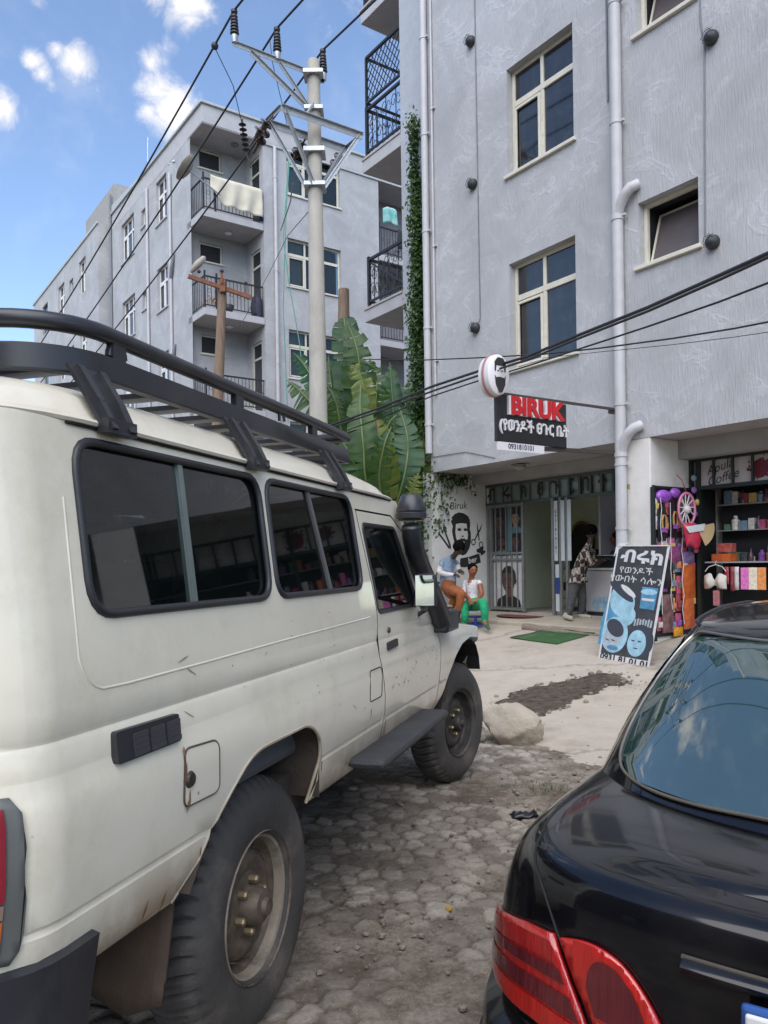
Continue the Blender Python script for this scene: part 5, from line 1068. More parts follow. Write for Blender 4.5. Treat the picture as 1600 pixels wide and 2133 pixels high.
banana(745, 14.0, 'tall banana plant behind with torn leaves rising beside the concrete pole', [
    ([(748,1000,14.0),(752,880,13.8),(750,780,13.7),(742,720,13.7),(722,668,13.9)], .46, 'ban1', .85, .6, 'midrib'),
    ([(745,980,14.0),(735,850,14.0),(725,740,14.1),(718,675,14.2),(716,660,14.3)], .42, 'ban3', .35, .35, 'midrib'),
    ([(740,990,14.0),(705,880,14.0),(690,800,14.2),(684,740,14.3)], .36, 'ban3', .4, .3, 'midrib'),
    ([(738,1000,14.0),(690,900,13.8),(640,830,13.8),(598,792,14.0)], .34, 'ban1', .95, .8, 'midrib'),
    ([(738,1000,14.2),(680,850,14.6),(640,770,14.9),(612,735,15.1)], .34, 'ban3', .4, .35, 'midrib'),
    ([(750,1000,14.0),(775,880,13.8),(785,800,13.7),(770,745,13.8)], .34, 'ban1', .8, .6, 'midrib'),
    ([(748,1000,13.9),(765,900,13.5),(760,820,13.3),(745,770,13.3),(728,760,13.3)], .32, 'ban2', .95, 1.0, 'midrib'),
    ([(742,990,14.0),(712,900,13.6),(700,840,13.5),(680,800,13.5)], .3, 'ban1', .9, .8, 'midrib'),
    ([(752,1000,13.9),(790,930,13.5),(812,880,13.4),(830,862,13.4)], .28, 'ban1', .9, .9, 'midrib'),
    ], (745,960,14.0))
banana(825, 14.8, 'dark banana plant with a blue green leaf rising next to the creeper', [
    ([(825,1060,14.8),(822,930,14.7),(818,840,14.7),(812,755,14.8)], .40, 'ban3', .5, .25, 'midrib'),
    ([(830,1060,14.8),(850,940,14.6),(858,860,14.6),(850,790,14.7)], .36, 'ban3', .5, .35, 'midrib'),
    ([(820,1060,14.8),(790,950,14.6),(775,870,14.6),(790,800,14.7)], .36, 'ban3', .5, .4, 'midrib'),
    ([(830,1070,14.8),(868,990,14.5),(880,930,14.4),(884,880,14.5)], .26, 'ban2', .8, .6, 'midrib'),
    ], (826,1030,14.8))
# creeper climbing the corner
M['ivy'] = leafmat('creeper_leaf', (.022,.06,.016), (.06,.12,.03), .25); M['ivy2'] = leafmat('creeper_leaf_pale', (.06,.12,.03), (.13,.2,.06), .3); M['vine'] = mat('creeper_stem', (.07,.05,.03), .9)
def ivy(t, clumps, size, seed, name='foliage'):
    rr = random.Random(seed); mb = MB()
    for (c, sx, sz, n, sy) in clumps:
        for _ in range(n):
            p = V((c[0]+rr.gauss(0,sx), c[1]+rr.gauss(0,sy), c[2]+rr.gauss(0,sz))); d = V((rr.gauss(0,.6),-1+rr.gauss(0,.5),rr.gauss(.2,.6))).normalized(); u = d.orthogonal().normalized(); a = rr.uniform(0,6.28)
            u = u*math.cos(a)+d.cross(u)*math.sin(a); w = d.cross(u); s = size*rr.uniform(.6,1.3); mb.cur = 0 if rr.random() < .72 else 1
            mb.add([p-u*s, p-u*s*.2+w*s*.62+d*s*.15, p+u*s, p-u*s*.2-w*s*.62+d*s*.15, p+d*-s*.1],[(0,4,1),(4,2,1),(0,3,4),(3,2,4)])
    return mb.build(name, [M['ivy'],M['ivy2']], t, recalc=False)
t = fth('climbing_creeper', 'tall column of green creeper climbing the corner of blue grey building', 'creeper', (-11.5,.1,.35))
rr = random.Random(9); cl = []
for k in range(150):
    f = k/150; z = .3 + 8.95*f; w = (.75+.5*mnoise.noise(V((0,0,z*1.7))))*(.17 if z < 5 else .17*(1-(z-5)/6.3)+.02); xx = .02*math.sin(z*2)+.05 - .22*max(0,(5-z)/5)
    cl.append(((xx-.05*max(0,(z-6)/4), -.03-.1*w, z), w*.55, .10, int(78*w/.17)+5, .05+.3*w))
for k in range(22): cl.append(((rr.uniform(-.35,.35), -.15, rr.uniform(.6,3.6)), .14, .16, 34, .1))
ivy(t, cl, .043, 2)
mb = MB(); mb.tube([(.1*math.sin(z*1.3)*.3+.03,.03,z) for z in np.linspace(0,9.0,40)], .015, 5); mb.tube([(.06*math.sin(z*1.9)-.06,.02,z) for z in np.linspace(0,8,40)], .012, 5); mb.build('stem', M['vine'], t)
t = fth('hanging_creeper', 'dark creeper spilling round the corner over the painted barber wall', 'creeper', (-11.0,.2,2.2))
cl = []
for (x, y, z, s, n) in [(-.05,-.2,.75,.16,150),(-.12,-.2,.45,.17,150),(-.2,-.2,.1,.15,120),(-.3,-.2,-.3,.14,110),(.02,.0,.85,.13,110),(.0,.25,.82,.12,100),(-.01,.5,.80,.1,80),(.0,.1,.55,.09,60),(.0,.08,.25,.07,46),(-.0,.3,.70,.06,40),(0,.55,.74,.06,34),(0,.72,.62,.035,14),(0,.8,.5,.03,8),(-.02,-.05,.0,.1,50),(-.1,-.1,-.2,.08,40),(.0,-.02,-.12,.05,16)]:
    cl.append(((x,y,z), .05 if x > -.1 else s, s, int(n*(.62 if x > -.1 else .9)), s))
ivy(t, cl, .038, 6)
mb = MB()
for k in range(9):
    y = -.1+.09*k; mb.tube([(.0,y,.9),(.03,y+.02,.75),(.02,y+.05*math.sin(k),.62-.06*(k % 3))], .005, 4)
mb.build('stem', M['vine'], t)
# mustard hoarding half hidden behind the plants
t = fth('hoarding', 'mustard yellow panel behind snorkel at the corner of the building', 'panel', (-12.0,-.3,.3))
mb = MB(); mb.box(-.6,.75,0,.03,.1,1.5); mb.build('sheet', mat('mustard_sheet', (.5,.33,.1), .7, var=.1, stretch=(12,1,1), bump=.3), t); mb = MB(); mb.bar((-.6,-.02,1.5),(.75,-.02,1.5),.05); mb.build('rail', mat('blue_rail', (.05,.06,.18), .6), t)
# ================================================================ white off-roader
LCO = V((-1.16,2.756,0)); LCA = -.3058
MLC = Matrix.Translation(LCO) @ Matrix.Rotation(LCA,4,'Z'); MLCi = MLC.inverted(); CAML = MLCi @ V((0,0,CAMH))
def onplane(Mi, cam, px, py, ax, val):
    d = Mi.to_3x3() @ ray(px,py); return cam + d*((val-cam[ax])/d[ax])
PZ = [.55,.60,.66,.72,.780,.79,.80,.90,1.0,1.04,1.075,1.13,1.143,1.156,1.25,1.38,1.72,1.80]
PX_ = [.77,.795,.84,.862,.868,.861,.872,.886,.889,.884,.873,.870,.862,.870,.867,.857,.817,.806]
def xs(z): return float(np.interp(z, PZ, PX_))
RC = .14; U0 = -1.0
def sidept(u, z, out=0.0, m=1):
    w = xs(z) + out
    if u >= U0: 
        if u > 3.15: t = min((u-3.15)/.32, 1.45); x, y = w-.32*(1-math.cos(t))*.9, 3.15+.32*math.sin(t)
        else: x, y = w, u
    else:
        t = (U0-u)/RC
        if t < 1.5708: x, y = w-RC*(1-math.cos(t)), U0-(RC+out)*math.sin(t)
        else: x, y = w-RC-(t-1.5708)*RC, U0-RC-out
    return V((x*m, y, z))
def inp(p, P):
    r = False; n = len(P)
    for i in range(n):
        (x0,y0),(x1,y1) = P[i],P[(i+1) % n]
        if (y0 > p[1]) != (y1 > p[1]) and p[0] < (x1-x0)*(p[1]-y0)/(y1-y0)+x0: r = not r
    return r
def rrect(P, r, k=5):
    """round the corners of a polygon"""
    o = []; n = len(P)
    for i in range(n):
        a, b, c = V(P[i-1]), V(P[i]), V(P[(i+1) % n]); d0 = (a-b); d1 = (c-b); q = min(r, d0.length*.45, d1.length*.45); p0 = b+d0.normalized()*q; p1 = b+d1.normalized()*q
        for j in range(k+1): t = j/k; o.append(tuple(p0*(1-t)**2 + b*2*t*(1-t) + p1*t*t))
    return o
def dens(P, s):
    o = []
    for i in range(len(P)):
        a, b = V(P[i]), V(P[(i+1) % len(P)]); k = max(1, int((b-a).length/s))
        for j in range(k): o.append(tuple(a+(b-a)*j/k))
    return o
def cdt(outer, holes=(), step=.06, lines_u=(), lines_z=()):
    """triangulated flat sheet with holes and enough inner points to bend; returns verts2d, faces"""
    loops = [dens(outer, step)] + [dens(h, step) for h in holes]; vs = []; es = []
    for lp in loops:
        b = len(vs); vs += [V(p) for p in lp]; es += [(b+i, b+(i+1) % len(lp)) for i in range(len(lp))]
    us = [p[0] for p in outer]; zs = [p[1] for p in outer]
    gu = sorted(set(list(np.arange(min(us)+step*.5, max(us), step)) + list(lines_u))); gzz = sorted(set(list(np.arange(min(zs)+step*.5, max(zs), step)) + list(lines_z)))
    for u in gu:
        for z in gzz:
            p = (float(u),float(z))
            if inp(p, outer) and not any(inp(p, h) for h in holes): vs.append(V(p))
    r = delaunay_2d_cdt(vs, es, [], 0, 1e-5); ov, of = r[0], r[2]; keep = []
    for f in of:
        c = sum((ov[i] for i in f), V((0,0)))/len(f)
        if inp(c, outer) and not any(inp(c, h) for h in holes): keep.append(list(f))
    return ov, keep
LZ = [.66,.72,.776,.784,.792,.802,.9,1.0,1.04,1.075,1.128,1.137,1.149,1.158,1.25,1.38]
LU = [U0-RC*k*.2618 for k in range(7)]
W1 = rrect([(-.885,1.375),(-.03,1.375),(-.03,1.748),(-.885,1.748)], .075); W2 = rrect([(.02,1.375),(.835,1.375),(.80,1.748),(.02,1.748)], .07)
DW = rrect([(1.02,1.262),(1.67,1.262),(1.40,1.645),(.925,1.645)], .035)
ARCH = [(.30,.64)]+rrect([(.30,.64),(.325,.85),(.20,.942),(-.24,.942),(-.42,.80),(-.555,.64)],.13,7)[8:-8]+[(-.555,.64)]
BODY = [(1.035,.63)]+ARCH+[(-.90,.65),(-.925,.735),(U0-RC*1.5708-.66,.735),(U0-RC*1.5708-.66,1.782),(1.50,1.782),(1.56,1.72),(1.86,1.24),(1.80,1.232),(1.535,1.637),(1.375,1.707),(.862,1.707),(.997,1.27),(.997,1.02),(1.057,.83)]
DOOR = [(1.043,.63),(1.065,.83),(1.005,1.02),(1.005,1.272),(.872,1.699),(1.37,1.699),(1.528,1.630),(1.792,1.232),(2.072,1.14),(2.078,.63)]
FEND = [(2.086,.63),(2.080,1.14),(1.80,1.226),(1.86,1.235),(2.42,1.105),(2.75,1.075),(3.08,1.045),(3.26,1.015),(3.44,.965),(3.52,.93),(3.54,.76),(3.44,.74),(3.43,.82),(3.33,.91),(3.15,.962),(2.9,.985),(2.66,.965),(2.48,.91),(2.34,.82),(2.20,.70),(2.13,.63)]
M['white_paint'] = mat('cream_white_paint', (.72,.665,.54), .3, var=.05, coat=.45, spec=.5, scale=3)
def add_wear(m, lowz, highz, col, amt):
    nt = m.node_tree; L = nt.links; b = nt.nodes['Principled BSDF']; src = b.inputs['Base Color'].links[0].from_socket
    tc = N(nt,'ShaderNodeTexCoord'); sp = N(nt,'ShaderNodeSeparateXYZ'); L.new(tc.outputs['Object'], sp.inputs[0])
    mr = N(nt,'ShaderNodeMapRange', interpolation_type='SMOOTHSTEP'); mr.inputs['From Min'].default_value = highz; mr.inputs['From Max'].default_value = lowz; L.new(sp.outputs['Z'], mr.inputs['Value'])
    nz = N(nt,'ShaderNodeTexNoise', Scale=4.0, Detail=9, Roughness=.7); L.new(tc.outputs['Object'], nz.inputs['Vector'])
    r2 = N(nt,'ShaderNodeMapRange'); r2.inputs['From Min'].default_value = .36; r2.inputs['From Max'].default_value = .62; L.new(nz.outputs['Fac'], r2.inputs['Value'])
    mu = N(nt,'ShaderNodeMath', operation='MULTIPLY'); L.new(mr.outputs[0], mu.inputs[0]); L.new(r2.outputs[0], mu.inputs[1]); m3 = N(nt,'ShaderNodeMath', operation='MULTIPLY'); m3.inputs[1].default_value = amt; L.new(mu.outputs[0], m3.inputs[0])
    # chips and specks everywhere
    v = N(nt,'ShaderNodeTexVoronoi', Scale=7.0); L.new(tc.outputs['Object'], v.inputs['Vector']); r3 = N(nt,'ShaderNodeMapRange'); r3.inputs['From Min'].default_value = .022; r3.inputs['From Max'].default_value = .04; r3.inputs['To Min'].default_value = .8; r3.inputs['To Max'].default_value = 0; L.new(v.outputs['Distance'], r3.inputs['Value'])
    n5 = N(nt,'ShaderNodeTexNoise', Scale=2.6, Detail=10, Roughness=.78); L.new(tc.outputs['Object'], n5.inputs['Vector']); r5 = N(nt,'ShaderNodeMapRange'); r5.inputs['From Min'].default_value = .50; r5.inputs['From Max'].default_value = .72; r5.inputs['To Max'].default_value = .36; L.new(n5.outputs['Fac'], r5.inputs['Value'])
    mx = N(nt,'ShaderNodeMix', data_type='RGBA'); mx.inputs[7].default_value = (*col,1); L.new(src, mx.inputs[6]); L.new(m3.outputs[0], mx.inputs[0])
    my = N(nt,'ShaderNodeMix', data_type='RGBA'); my.inputs[7].default_value = (.12,.09,.07,1); L.new(mx.outputs[2], my.inputs[6]); L.new(r3.outputs[0], my.inputs[0])
    mz = N(nt,'ShaderNodeMix', data_type='RGBA'); mz.inputs[7].default_value = (.44,.37,.25,1); L.new(my.outputs[2], mz.inputs[6]); L.new(r5.outputs[0], mz.inputs[0]); L.new(mz.outputs[2], b.inputs['Base Color'])
add_wear(M['white_paint'], .60, .88, (.25,.16,.075), .95)
M['rubber'] = mat('rubber_seal', (.022,.022,.026), .45, var=.1)
M['lcglass'] = glass('tinted_glass', (.012,.018,.018), .16)
M['black_coat'] = mat('black_powder_coat', (.022,.023,.028), .36, var=.15, bump=.03, bscale=200, dirt=(.07,.062,.055), dirtscale=5, dirtamt=.5)
M['interior'] = mat('grey_interior', (.10,.10,.10), .8); M['under'] = mat('muddy_underbody', (.045,.033,.024), .95, var=.4, scale=6, bump=.5)
M['gap'] = mat('panel_gap', (.012,.011,.01), .9)
LCT = thing('off_road_vehicle', 'old cream white hardtop off roader with black roof rack and snorkel', 'off road vehicle', LCO, LCA)
def panel(mb, outer, holes=(), m=1, out=0.0, step=.06):
    v, f = cdt(outer, holes, step, LU, LZ); b = len(mb.v); mb.v += [tuple(sidept(p[0],p[1],out,m)) for p in v]; mb.f += [[b+i for i in (q if m == 1 else q[::-1])] for q in f]; mb.m += [mb.cur]*len(f)
# body shell: both sides, rear, roof
mb = MB()
for m in (1,-1): panel(mb, BODY, (W1,W2), m)
rows = []
prof = [(.806,1.781),(.822,1.783),(.826,1.790),(.822,1.796),(.808,1.799),(.798,1.812),(.775,1.850),(.72,1.882),(.62,1.905),(.45,1.922),(.22,1.932),(0,1.935)]
for y, sx, ins in [(-1.135,.78,.06),(-1.12,.84,.28),(-1.08,.905,.52),(-1.02,.95,.70),(-.95,.98,.84),(-.86,.996,.94),(-.76,1,.99)]+[(q,1,1) for q in np.arange(-.65,.95,.12)]+[(1.0,1,.985),(1.1,1,.95),(1.2,1,.88),(1.3,.995,.77),(1.4,.98,.62),(1.47,.965,.45),(1.52,.95,.28)]:
    row = [(x*sx, y-(.0 if y > -1 else .0), 1.782+(z-1.782)*(ins if z > 1.80 else 1)) for x, z in prof]; rows.append(row + [(-x,a,z) for x,a,z in row[-2::-1]])
mb.sheet(rows); mb.cur = 0
mb.quad((.70,-1.142,.74),(-.70,-1.142,.74),(-.70,-1.142,1.79),(.70,-1.142,1.79))
mb.build('body', M['white_paint'], LCT, smooth=32, recalc=False, weld=2e-4)
mb = MB(); mb.tube([(sidept(y,1.778).x+.004, y, 1.7785) for y in np.arange(-.9,1.45,.1)], .0032, 5); mb.tube([(-sidept(y,1.778).x-.004, y, 1.7785) for y in np.arange(-.9,1.45,.1)], .0032, 5); mb.build('gutter_seal', M['gap'], LCT)
# raised swage behind the glass: soft pressed frame line below the side windows
mb = MB(); mb.tube([sidept(u,z,-.0022) for u, z in [(-.93,1.62),(-.935,1.40)]+[(-.935+.085*(1-math.cos(q)),1.31-.09*math.sin(q)) for q in (.2,.5,.8,1.1,1.4)]+[(-.78,1.220),(-.4,1.226),(0,1.235),(.5,1.243),(.9,1.25)]], .0042, 8); mb.build('swage_line', M['white_paint'], LCT, smooth=60)
for m in (1,-1):
    mb = MB(); panel(mb, DOOR, (DW,), m); d = mb.build('door', M['white_paint'], LCT, smooth=32, recalc=False)
    mb = MB(); v, f = cdt(DW, (), .08); mb.add([sidept(p[0],p[1],-.012,m) for p in v], f); mb.build('window', M['lcglass'], d, smooth=60)
    mb = MB(); mb.tube([sidept(u,z,-.004,m) for u, z in dens(DW,.05)], .011, 6, closed=True); mb.build('seal', M['rubber'], d, smooth=60)
    mb = MB(); P = rrect([(.828,.905),(.988,.905),(.990,1.032),(.83,1.032)], .02); mb.tube([sidept(u,z,.000,m) for u, z in dens(P,.03)], .0025, 4, closed=True); mb.build('flap_seam', M['gap'], d)
    mb = MB(); mb.poly([sidept(u,z,.004,m) for u, z in rrect([(1.115,1.088),(1.265,1.093),(1.265,1.128),(1.115,1.122)], .008)]); mb.build('handle', M['rubber'], d, solid=.012)
    mb = MB(); c = sidept(1.15,1.175,.004,m); mb.lathe([(0,.004),(.012,.004),(.014,-.004)], tuple(c), 'X', 12); mb.build('lock', M['rubber'], d)
    mb = MB(); panel(mb, FEND, (), m); mb.build('fender', M['white_paint'], LCT, smooth=32, recalc=False)
    mb = MB(); mb.tube([sidept(u,z,-.022,m) for u, z in [(1.05,.62),(1.06,.83),(1.0,1.02),(1.0,1.27),(.867,1.703),(1.37,1.703),(1.53,1.635)]], .015, 5); mb.tube([sidept(2.08,z,-.022,m) for z in (.62,.9,1.14)], .015, 5); mb.build('door_gap', M['gap'], LCT)
    for W_, dv, nm in ((W1,((-.47,1.38),(-.47,1.745)),1),(W2,((.49,1.38),(.375,1.745)),2)):
        mb = MB(); mb.tube([sidept(u,z,.000,m) for u, z in dens(W_,.04)], .0105, 8, closed=True); 
        w = mb.build('side_window', M['rubber'], LCT, smooth=60)
        v, f = cdt(W_, (), .09); mb = MB(); mb.add([sidept(p[0],p[1],-.010,m) for p in v], f); mb.build('pane', M['lcglass'], w, smooth=60)
        mb = MB(); a = sidept(*dv[0],-.006,m); b = sidept(*dv[1],-.006,m); mb.bar(a,b,.022,.012); mb.build('divider', mat('alloy_channel', (.22,.27,.26), .35, metal=.6) if m == 1 and nm == 1 else M['interior'], w)
# hood, screen, front
mb = MB(); g = []
for u, z in [(1.86,1.235),(2.1,1.175),(2.42,1.105),(2.75,1.075),(3.08,1.045),(3.26,1.015),(3.44,.97)]:
    w = sidept(u,z).x; yy = sidept(u,z).y; g.append([(w*t, yy+(.05*(1-t*t) if u > 3.2 else 0), z+.035*(1-t**4)*(1 if u > 1.9 else .3)) for t in np.linspace(-1,1,13)])
mb.sheet(g); mb.build('hood', M['white_paint'], LCT, smooth=40)
mb = MB(); mb.add([(.72,1.875,1.24),(-.72,1.875,1.24),(-.66,1.545,1.745),(.66,1.545,1.745)],[(0,1,2,3)]); ws = mb.build('windscreen', M['lcglass'], LCT); mb = MB()
for m in (1,-1): mb.add([sidept(1.86,1.235,0,m),V((.72*m,1.875,1.24)),V((.66*m,1.545,1.745)),sidept(1.52,1.765,0,m)],[(0,1,2,3)])
mb.quad((.7,1.52,1.80),(-.7,1.52,1.80),(-.66,1.545,1.745),(.66,1.545,1.745)); mb.build('screen_frame', M['white_paint'], LCT, recalc=False)
mb = MB(); mb.box(-.60,.60,3.40,3.45,.70,.97); mb.build('grille', M['black_coat'], LCT, bevel=.01); mb = MB(); mb.bar((-.66,3.62,.60),(.66,3.62,.60),.12,.2); mb.build('front_bumper', M['black_coat'], LCT, bevel=.02)
for m in (1,-1): mb = MB(); mb.lathe([(0,.02),(.07,.015),(.085,0),(.085,-.03)], (.66*m,3.46,.84), 'Y', 18); mb.build('headlight', mat('lamp_glass', (.5,.5,.5), .1), LCT, smooth=50)
# underbody, arch liners, seats
mb = MB(); mb.box(-.76,.76,-1.1,3.45,.60,.74); mb.box(-.45,.45,-1.05,3.3,.42,.6); mb.bar((-.7,0,.4),(.7,0,.4),.11); mb.bar((-.7,2.98,.4),(.7,2.98,.4),.11); mb.ball((.05,0,.4),.17,12,8); mb.bar((.42,-1.1,.52),(.42,3.4,.52),.08,.13); mb.bar((-.42,-1.1,.52),(-.42,3.4,.52),.08,.13); mb.build('underbody', M['under'], LCT)
for m in (1,-1):
    mb = MB(); P = [(.312,.66)]+ARCH[1:-1]+[(-.54,.66)]
    mb.sheet([[(m*x,u*1.0,z) for u, z in P] for x in (.868,.80,.7,.5)]); mb.poly([(m*.5,u,z) for u, z in P]); mb.build('arch_liner', M['under'], LCT, recalc=False)
    if m == 1: mb = MB(); mb.tube([sidept(u,z,-.003) for u, z in ARCH], .0065, 6); mb.build('arch_lip', mat('rusty_lip', (.36,.27,.18), .7, var=.4, scale=14, col2=(.5,.45,.36)), LCT, smooth=60)
    mb = MB(); P = [(2.22,.62),(2.36,.80),(2.5,.89),(2.68,.945),(2.9,.965),(3.13,.945),(3.3,.89),(3.4,.80),(3.44,.70)]; mb.sheet([[(m*x,u,z) for u, z in P] for x in (.85,.65,.45)]); mb.poly([(m*.45,u,z) for u, z in P]); mb.build('arch_liner', M['gap'], LCT, recalc=False)
for (x, y) in ((.38,1.02),(-.38,1.02)):
    mb = MB(); mb.box(x-.24,x+.24,y,y+.48,.85,1.05); mb.box(x-.23,x+.23,y-.12,y+.02,1.0,1.50); mb.box(x-.12,x+.12,y-.12,y-.02,1.51,1.68); mb.build('seat', M['interior'], LCT, bevel=.04)
for x in (.58,-.58): mb = MB(); mb.box(x-.2,x+.2,-.9,.7,.8,1.0); mb.box(x*1.2-.05,x*1.2+.05,-.9,.7,1.0,1.33); mb.build('bench', M['interior'], LCT, bevel=.03)
mb = MB(); mb.tube([(-.38+.19*math.cos(i*.314), 1.56+.06*math.sin(i*.314), 1.2+.18*math.sin(i*.314)) for i in range(20)], .014, 6, closed=True); mb.box(-.65,.65,1.66,1.86,1.02,1.22); mb.build('dashboard', M['interior'], LCT, bevel=.02)
mb = MB(); mb.box(-.74,.74,-1.12,1.5,1.76,1.775); mb.build('headlining', mat('headlining', (.22,.21,.2), .9), LCT)
# fuel flap, vent, tail lamp, bumper, mud flap, step
mb = MB(); P = rrect([(-.592,.89),(-.42,.885),(-.425,1.022),(-.588,1.032)], .028); v, f = cdt(P, (), .03); mb.add([sidept(p[0],p[1],.0035) for p in v], f); fl_ = mb.build('fuel_flap', M['white_paint'], LCT, smooth=50)
mb = MB(); mb.tube([sidept(u,z,.0025) for u, z in dens(P,.02)], .0032, 4, closed=True); mb.build('seam', mat('rust_seam', (.07,.045,.03), .9), fl_); mb = MB(); mb.lathe([(0,.008),(.016,.007),(.021,0),(.024,-.004)], tuple(sidept(-.568,.955,.004)), 'X', 14); mb.build('lock', mat('old_lock', (.06,.045,.035), .5, metal=.5), fl_)
mb = MB(); P = rrect([(-.848,1.058),(-.605,1.058),(-.602,1.122),(-.845,1.126)], .008); a = [sidept(u,z,.014) for u, z in P]; b = [sidept(u,z,-.005) for u, z in P]; n = len(P); mb.add(a+b, [tuple(range(n))]+[(i,(i+1) % n,n+(i+1) % n,n+i) for i in range(n)]); ve = mb.build('side_vent', M['rubber'], LCT)
mb = MB()
for c in range(3):
    for r in range(4): u0 = -.79+.065*c; z0_ = 1.068+.0125*r; mb.bar(sidept(u0,z0_,.018), sidept(u0+.052,z0_+.001,.018), .005,.012)
mb.build('louvre', mat('louvre_plastic', (.05,.05,.055), .35), ve)
mb = MB(); P = [(-1.105,.752),(-1.09,.775),(-1.095,1.03),(-1.11,1.058),(-1.30,1.058),(-1.30,.752)]; v, f = cdt(P, (), .03); mb.add([sidept(p[0],p[1],.006) for p in v], f); tl = mb.build('tail_lamp', mat('lamp_surround', (.10,.105,.10), .5), LCT, smooth=60, solid=.012)
for (z0_, z1_, c, nm) in ((.872,1.042,(.20,.006,.02),'red_lens'),(.842,.868,(.20,.13,.1),'clear_lens'),(.768,.838,(.42,.09,.01),'amber_lens')):
    P = [(-1.125,z0_),(-1.125,z1_),(-1.28,z1_),(-1.28,z0_)]; v, f = cdt(P, (), .03); mb = MB(); mb.add([sidept(p[0],p[1],.015) for p in v], f); mb.build(nm, mat(nm, c, .12, coat=1, var=.25, stretch=(40,40,1), scale=1), tl, smooth=60)
mb = MB(); g = []
for z, o in ((.735,.0),(.73,.02),(.62,.03),(.54,.025),(.53,.0)): g.append([sidept(u,max(z,.66),o)*1 + V((0,0,z-max(z,.66))) for u in [-.905-(0.02*(.735-z)*5)]+[-.96,-1.0]+[U0-RC*.2618*k for k in range(1,7)]+[-1.5,-1.85]])
mb.sheet(g); mb.build('rear_bumper', M['black_coat'], LCT, smooth=40)
mb = MB(); mb.bar((.62,-.9,.5),(.80,-1.0,.54),.03,.07); mb.build('bumper_bracket', M['rust'], LCT)
mb = MB(); mb.sheet([[(x, -.52-.03*math.sin(z*6)-.06*(.6-z), z+(.05*abs(x-.69)/.12 if z < .4 else 0)) for x in np.linspace(.57,.80,8)] for z in np.linspace(.34,.68,8)]); mb.build('mud_flap', mat('muddy_flap', (.03,.022,.017), .9, var=.3, scale=5, bump=.3, col2=(.075,.05,.032)), LCT, smooth=60, solid=.01)
M['tread_step'] = mat('step_tread', (.045,.046,.05), .6, var=.2, bump=.6, bscale=120)
mb = MB(); mb.box(.84,1.0,.66,1.78,.672,.712); st_ = mb.build('side_step', M['tread_step'], LCT, bevel=.018); mb = MB(); mb.bar((.6,.8,.62),(.95,.8,.68),.04); mb.bar((.6,1.5,.62),(.95,1.5,.68),.04); mb.build('bracket', M['rust'], st_)
# snorkel and mirror
def lcp(px, py, x): return onplane(MLCi, CAML, px, py, 0, x)
cl = [lcp(856,1092,.90),lcp(858,1115,.90),lcp(864,1145,.90),lcp(878,1185,.90),lcp(897,1230,.90),lcp(912,1270,.905),lcp(922,1300,.905)]
mb = MB(); mb.tube(cl, [.050,.050,.050,.051,.053,.057,.063], 12); c0_ = lcp(926,1298,.90); mb.box(.855,.955,c0_.y-.14,c0_.y+.14,c0_.z-.045,c0_.z+.075); sn = mb.build('snorkel', M['black_coat'], LCT, smooth=40, bevel=.015)
hc = lcp(857,1085,.90); mb = MB(); mb.lathe([(0,0),(.06,0),(.066,.01),(.074,.012),(.076,.035),(.071,.04),(.074,.045),(.075,.05),(.064,.085),(.052,.118),(.04,.128),(0,.13)], tuple(hc), n=20); mb.build('head', M['black_coat'], sn, smooth=35)
mc = lcp(885,1230,1.0); mb = MB(); mb.box(mc.x-.052,mc.x+.052,mc.y,mc.y+.05,mc.z-.078,mc.z+.078); mr_ = mb.build('mirror', M['rubber'], LCT, bevel=.02); mb = MB(); mb.box(mc.x-.044,mc.x+.044,mc.y-.003,mc.y+.001,mc.z-.07,mc.z+.07); mb.build('glass', mat('mirror_glass', (.75,.82,.82), .03, metal=1), mr_)
mb = MB(); a = lcp(868,1282,.86); mb.tube([a,a+V((.05,.0,.03)),mc+V((-.02,.03,-.08))], .013, 6); mb.tube([mc+V((0,.03,.0)),mc+V((-.06,.05,-.02)),lcp(862,1262,.86)], .012, 6); mb.build('arm', M['rubber'], mr_, smooth=60)
# roof rack
mb = MB(); RP = [(.735,1.02)]+[(.735,y) for y in (.6,.2,-.2,-.5,-.66)]+[(.735-.2*(1-math.cos(t)), -.66-.2*math.sin(t)) for t in np.linspace(.16,1.5708,10)]; RP = RP+[(-x,y) for x, y in RP[::-1]]
z0_ = 1.948
ring = []
for (i, p) in enumerate(RP):
    q, r = V(RP[(i+1) % len(RP)]), V(RP[i-1]); d = (q-r).normalized(); nx = V((d.y,-d.x)); row = []
    for a_, b_ in ((-.014,-.030),(.011,-.030),(.014,-.026),(.014,.026),(.011,.030),(-.011,.030),(-.014,.026)): row.append((p[0]+nx.x*a_*-1, p[1]+nx.y*a_*-1, z0_+b_))
    ring.append(row)
mb.sheet(ring+[ring[0]], True)
rk_ = mb.build('roof_rack', M['black_coat'], LCT, smooth=35)
mb = MB(); mb.tube([(x,y,2.032) for x, y in RP], .021, 10, closed=True); mb.build('top_rail', M['black_coat'], rk_, smooth=60)
for y in (-.62,.0,.62):
    for m in (1,-1): mb = MB(); mb.bar((.735*m,y,1.975),(.735*m,y,2.02),.05,.02); mb.build('post', M['black_coat'], rk_)
for k in range(11):
    y = -.74 + .17*k; mb = MB(); mb.box(-.72,.72,y-.028,y+.028,1.930,1.944); mb.build('slat', M['black_coat'], rk_)
mb = MB(); 
for x in (-.36,0,.36): mb.box(x-.02,x+.02,-.85,1.0,1.912,1.929)
mb.build('runner', M['black_coat'], rk_)
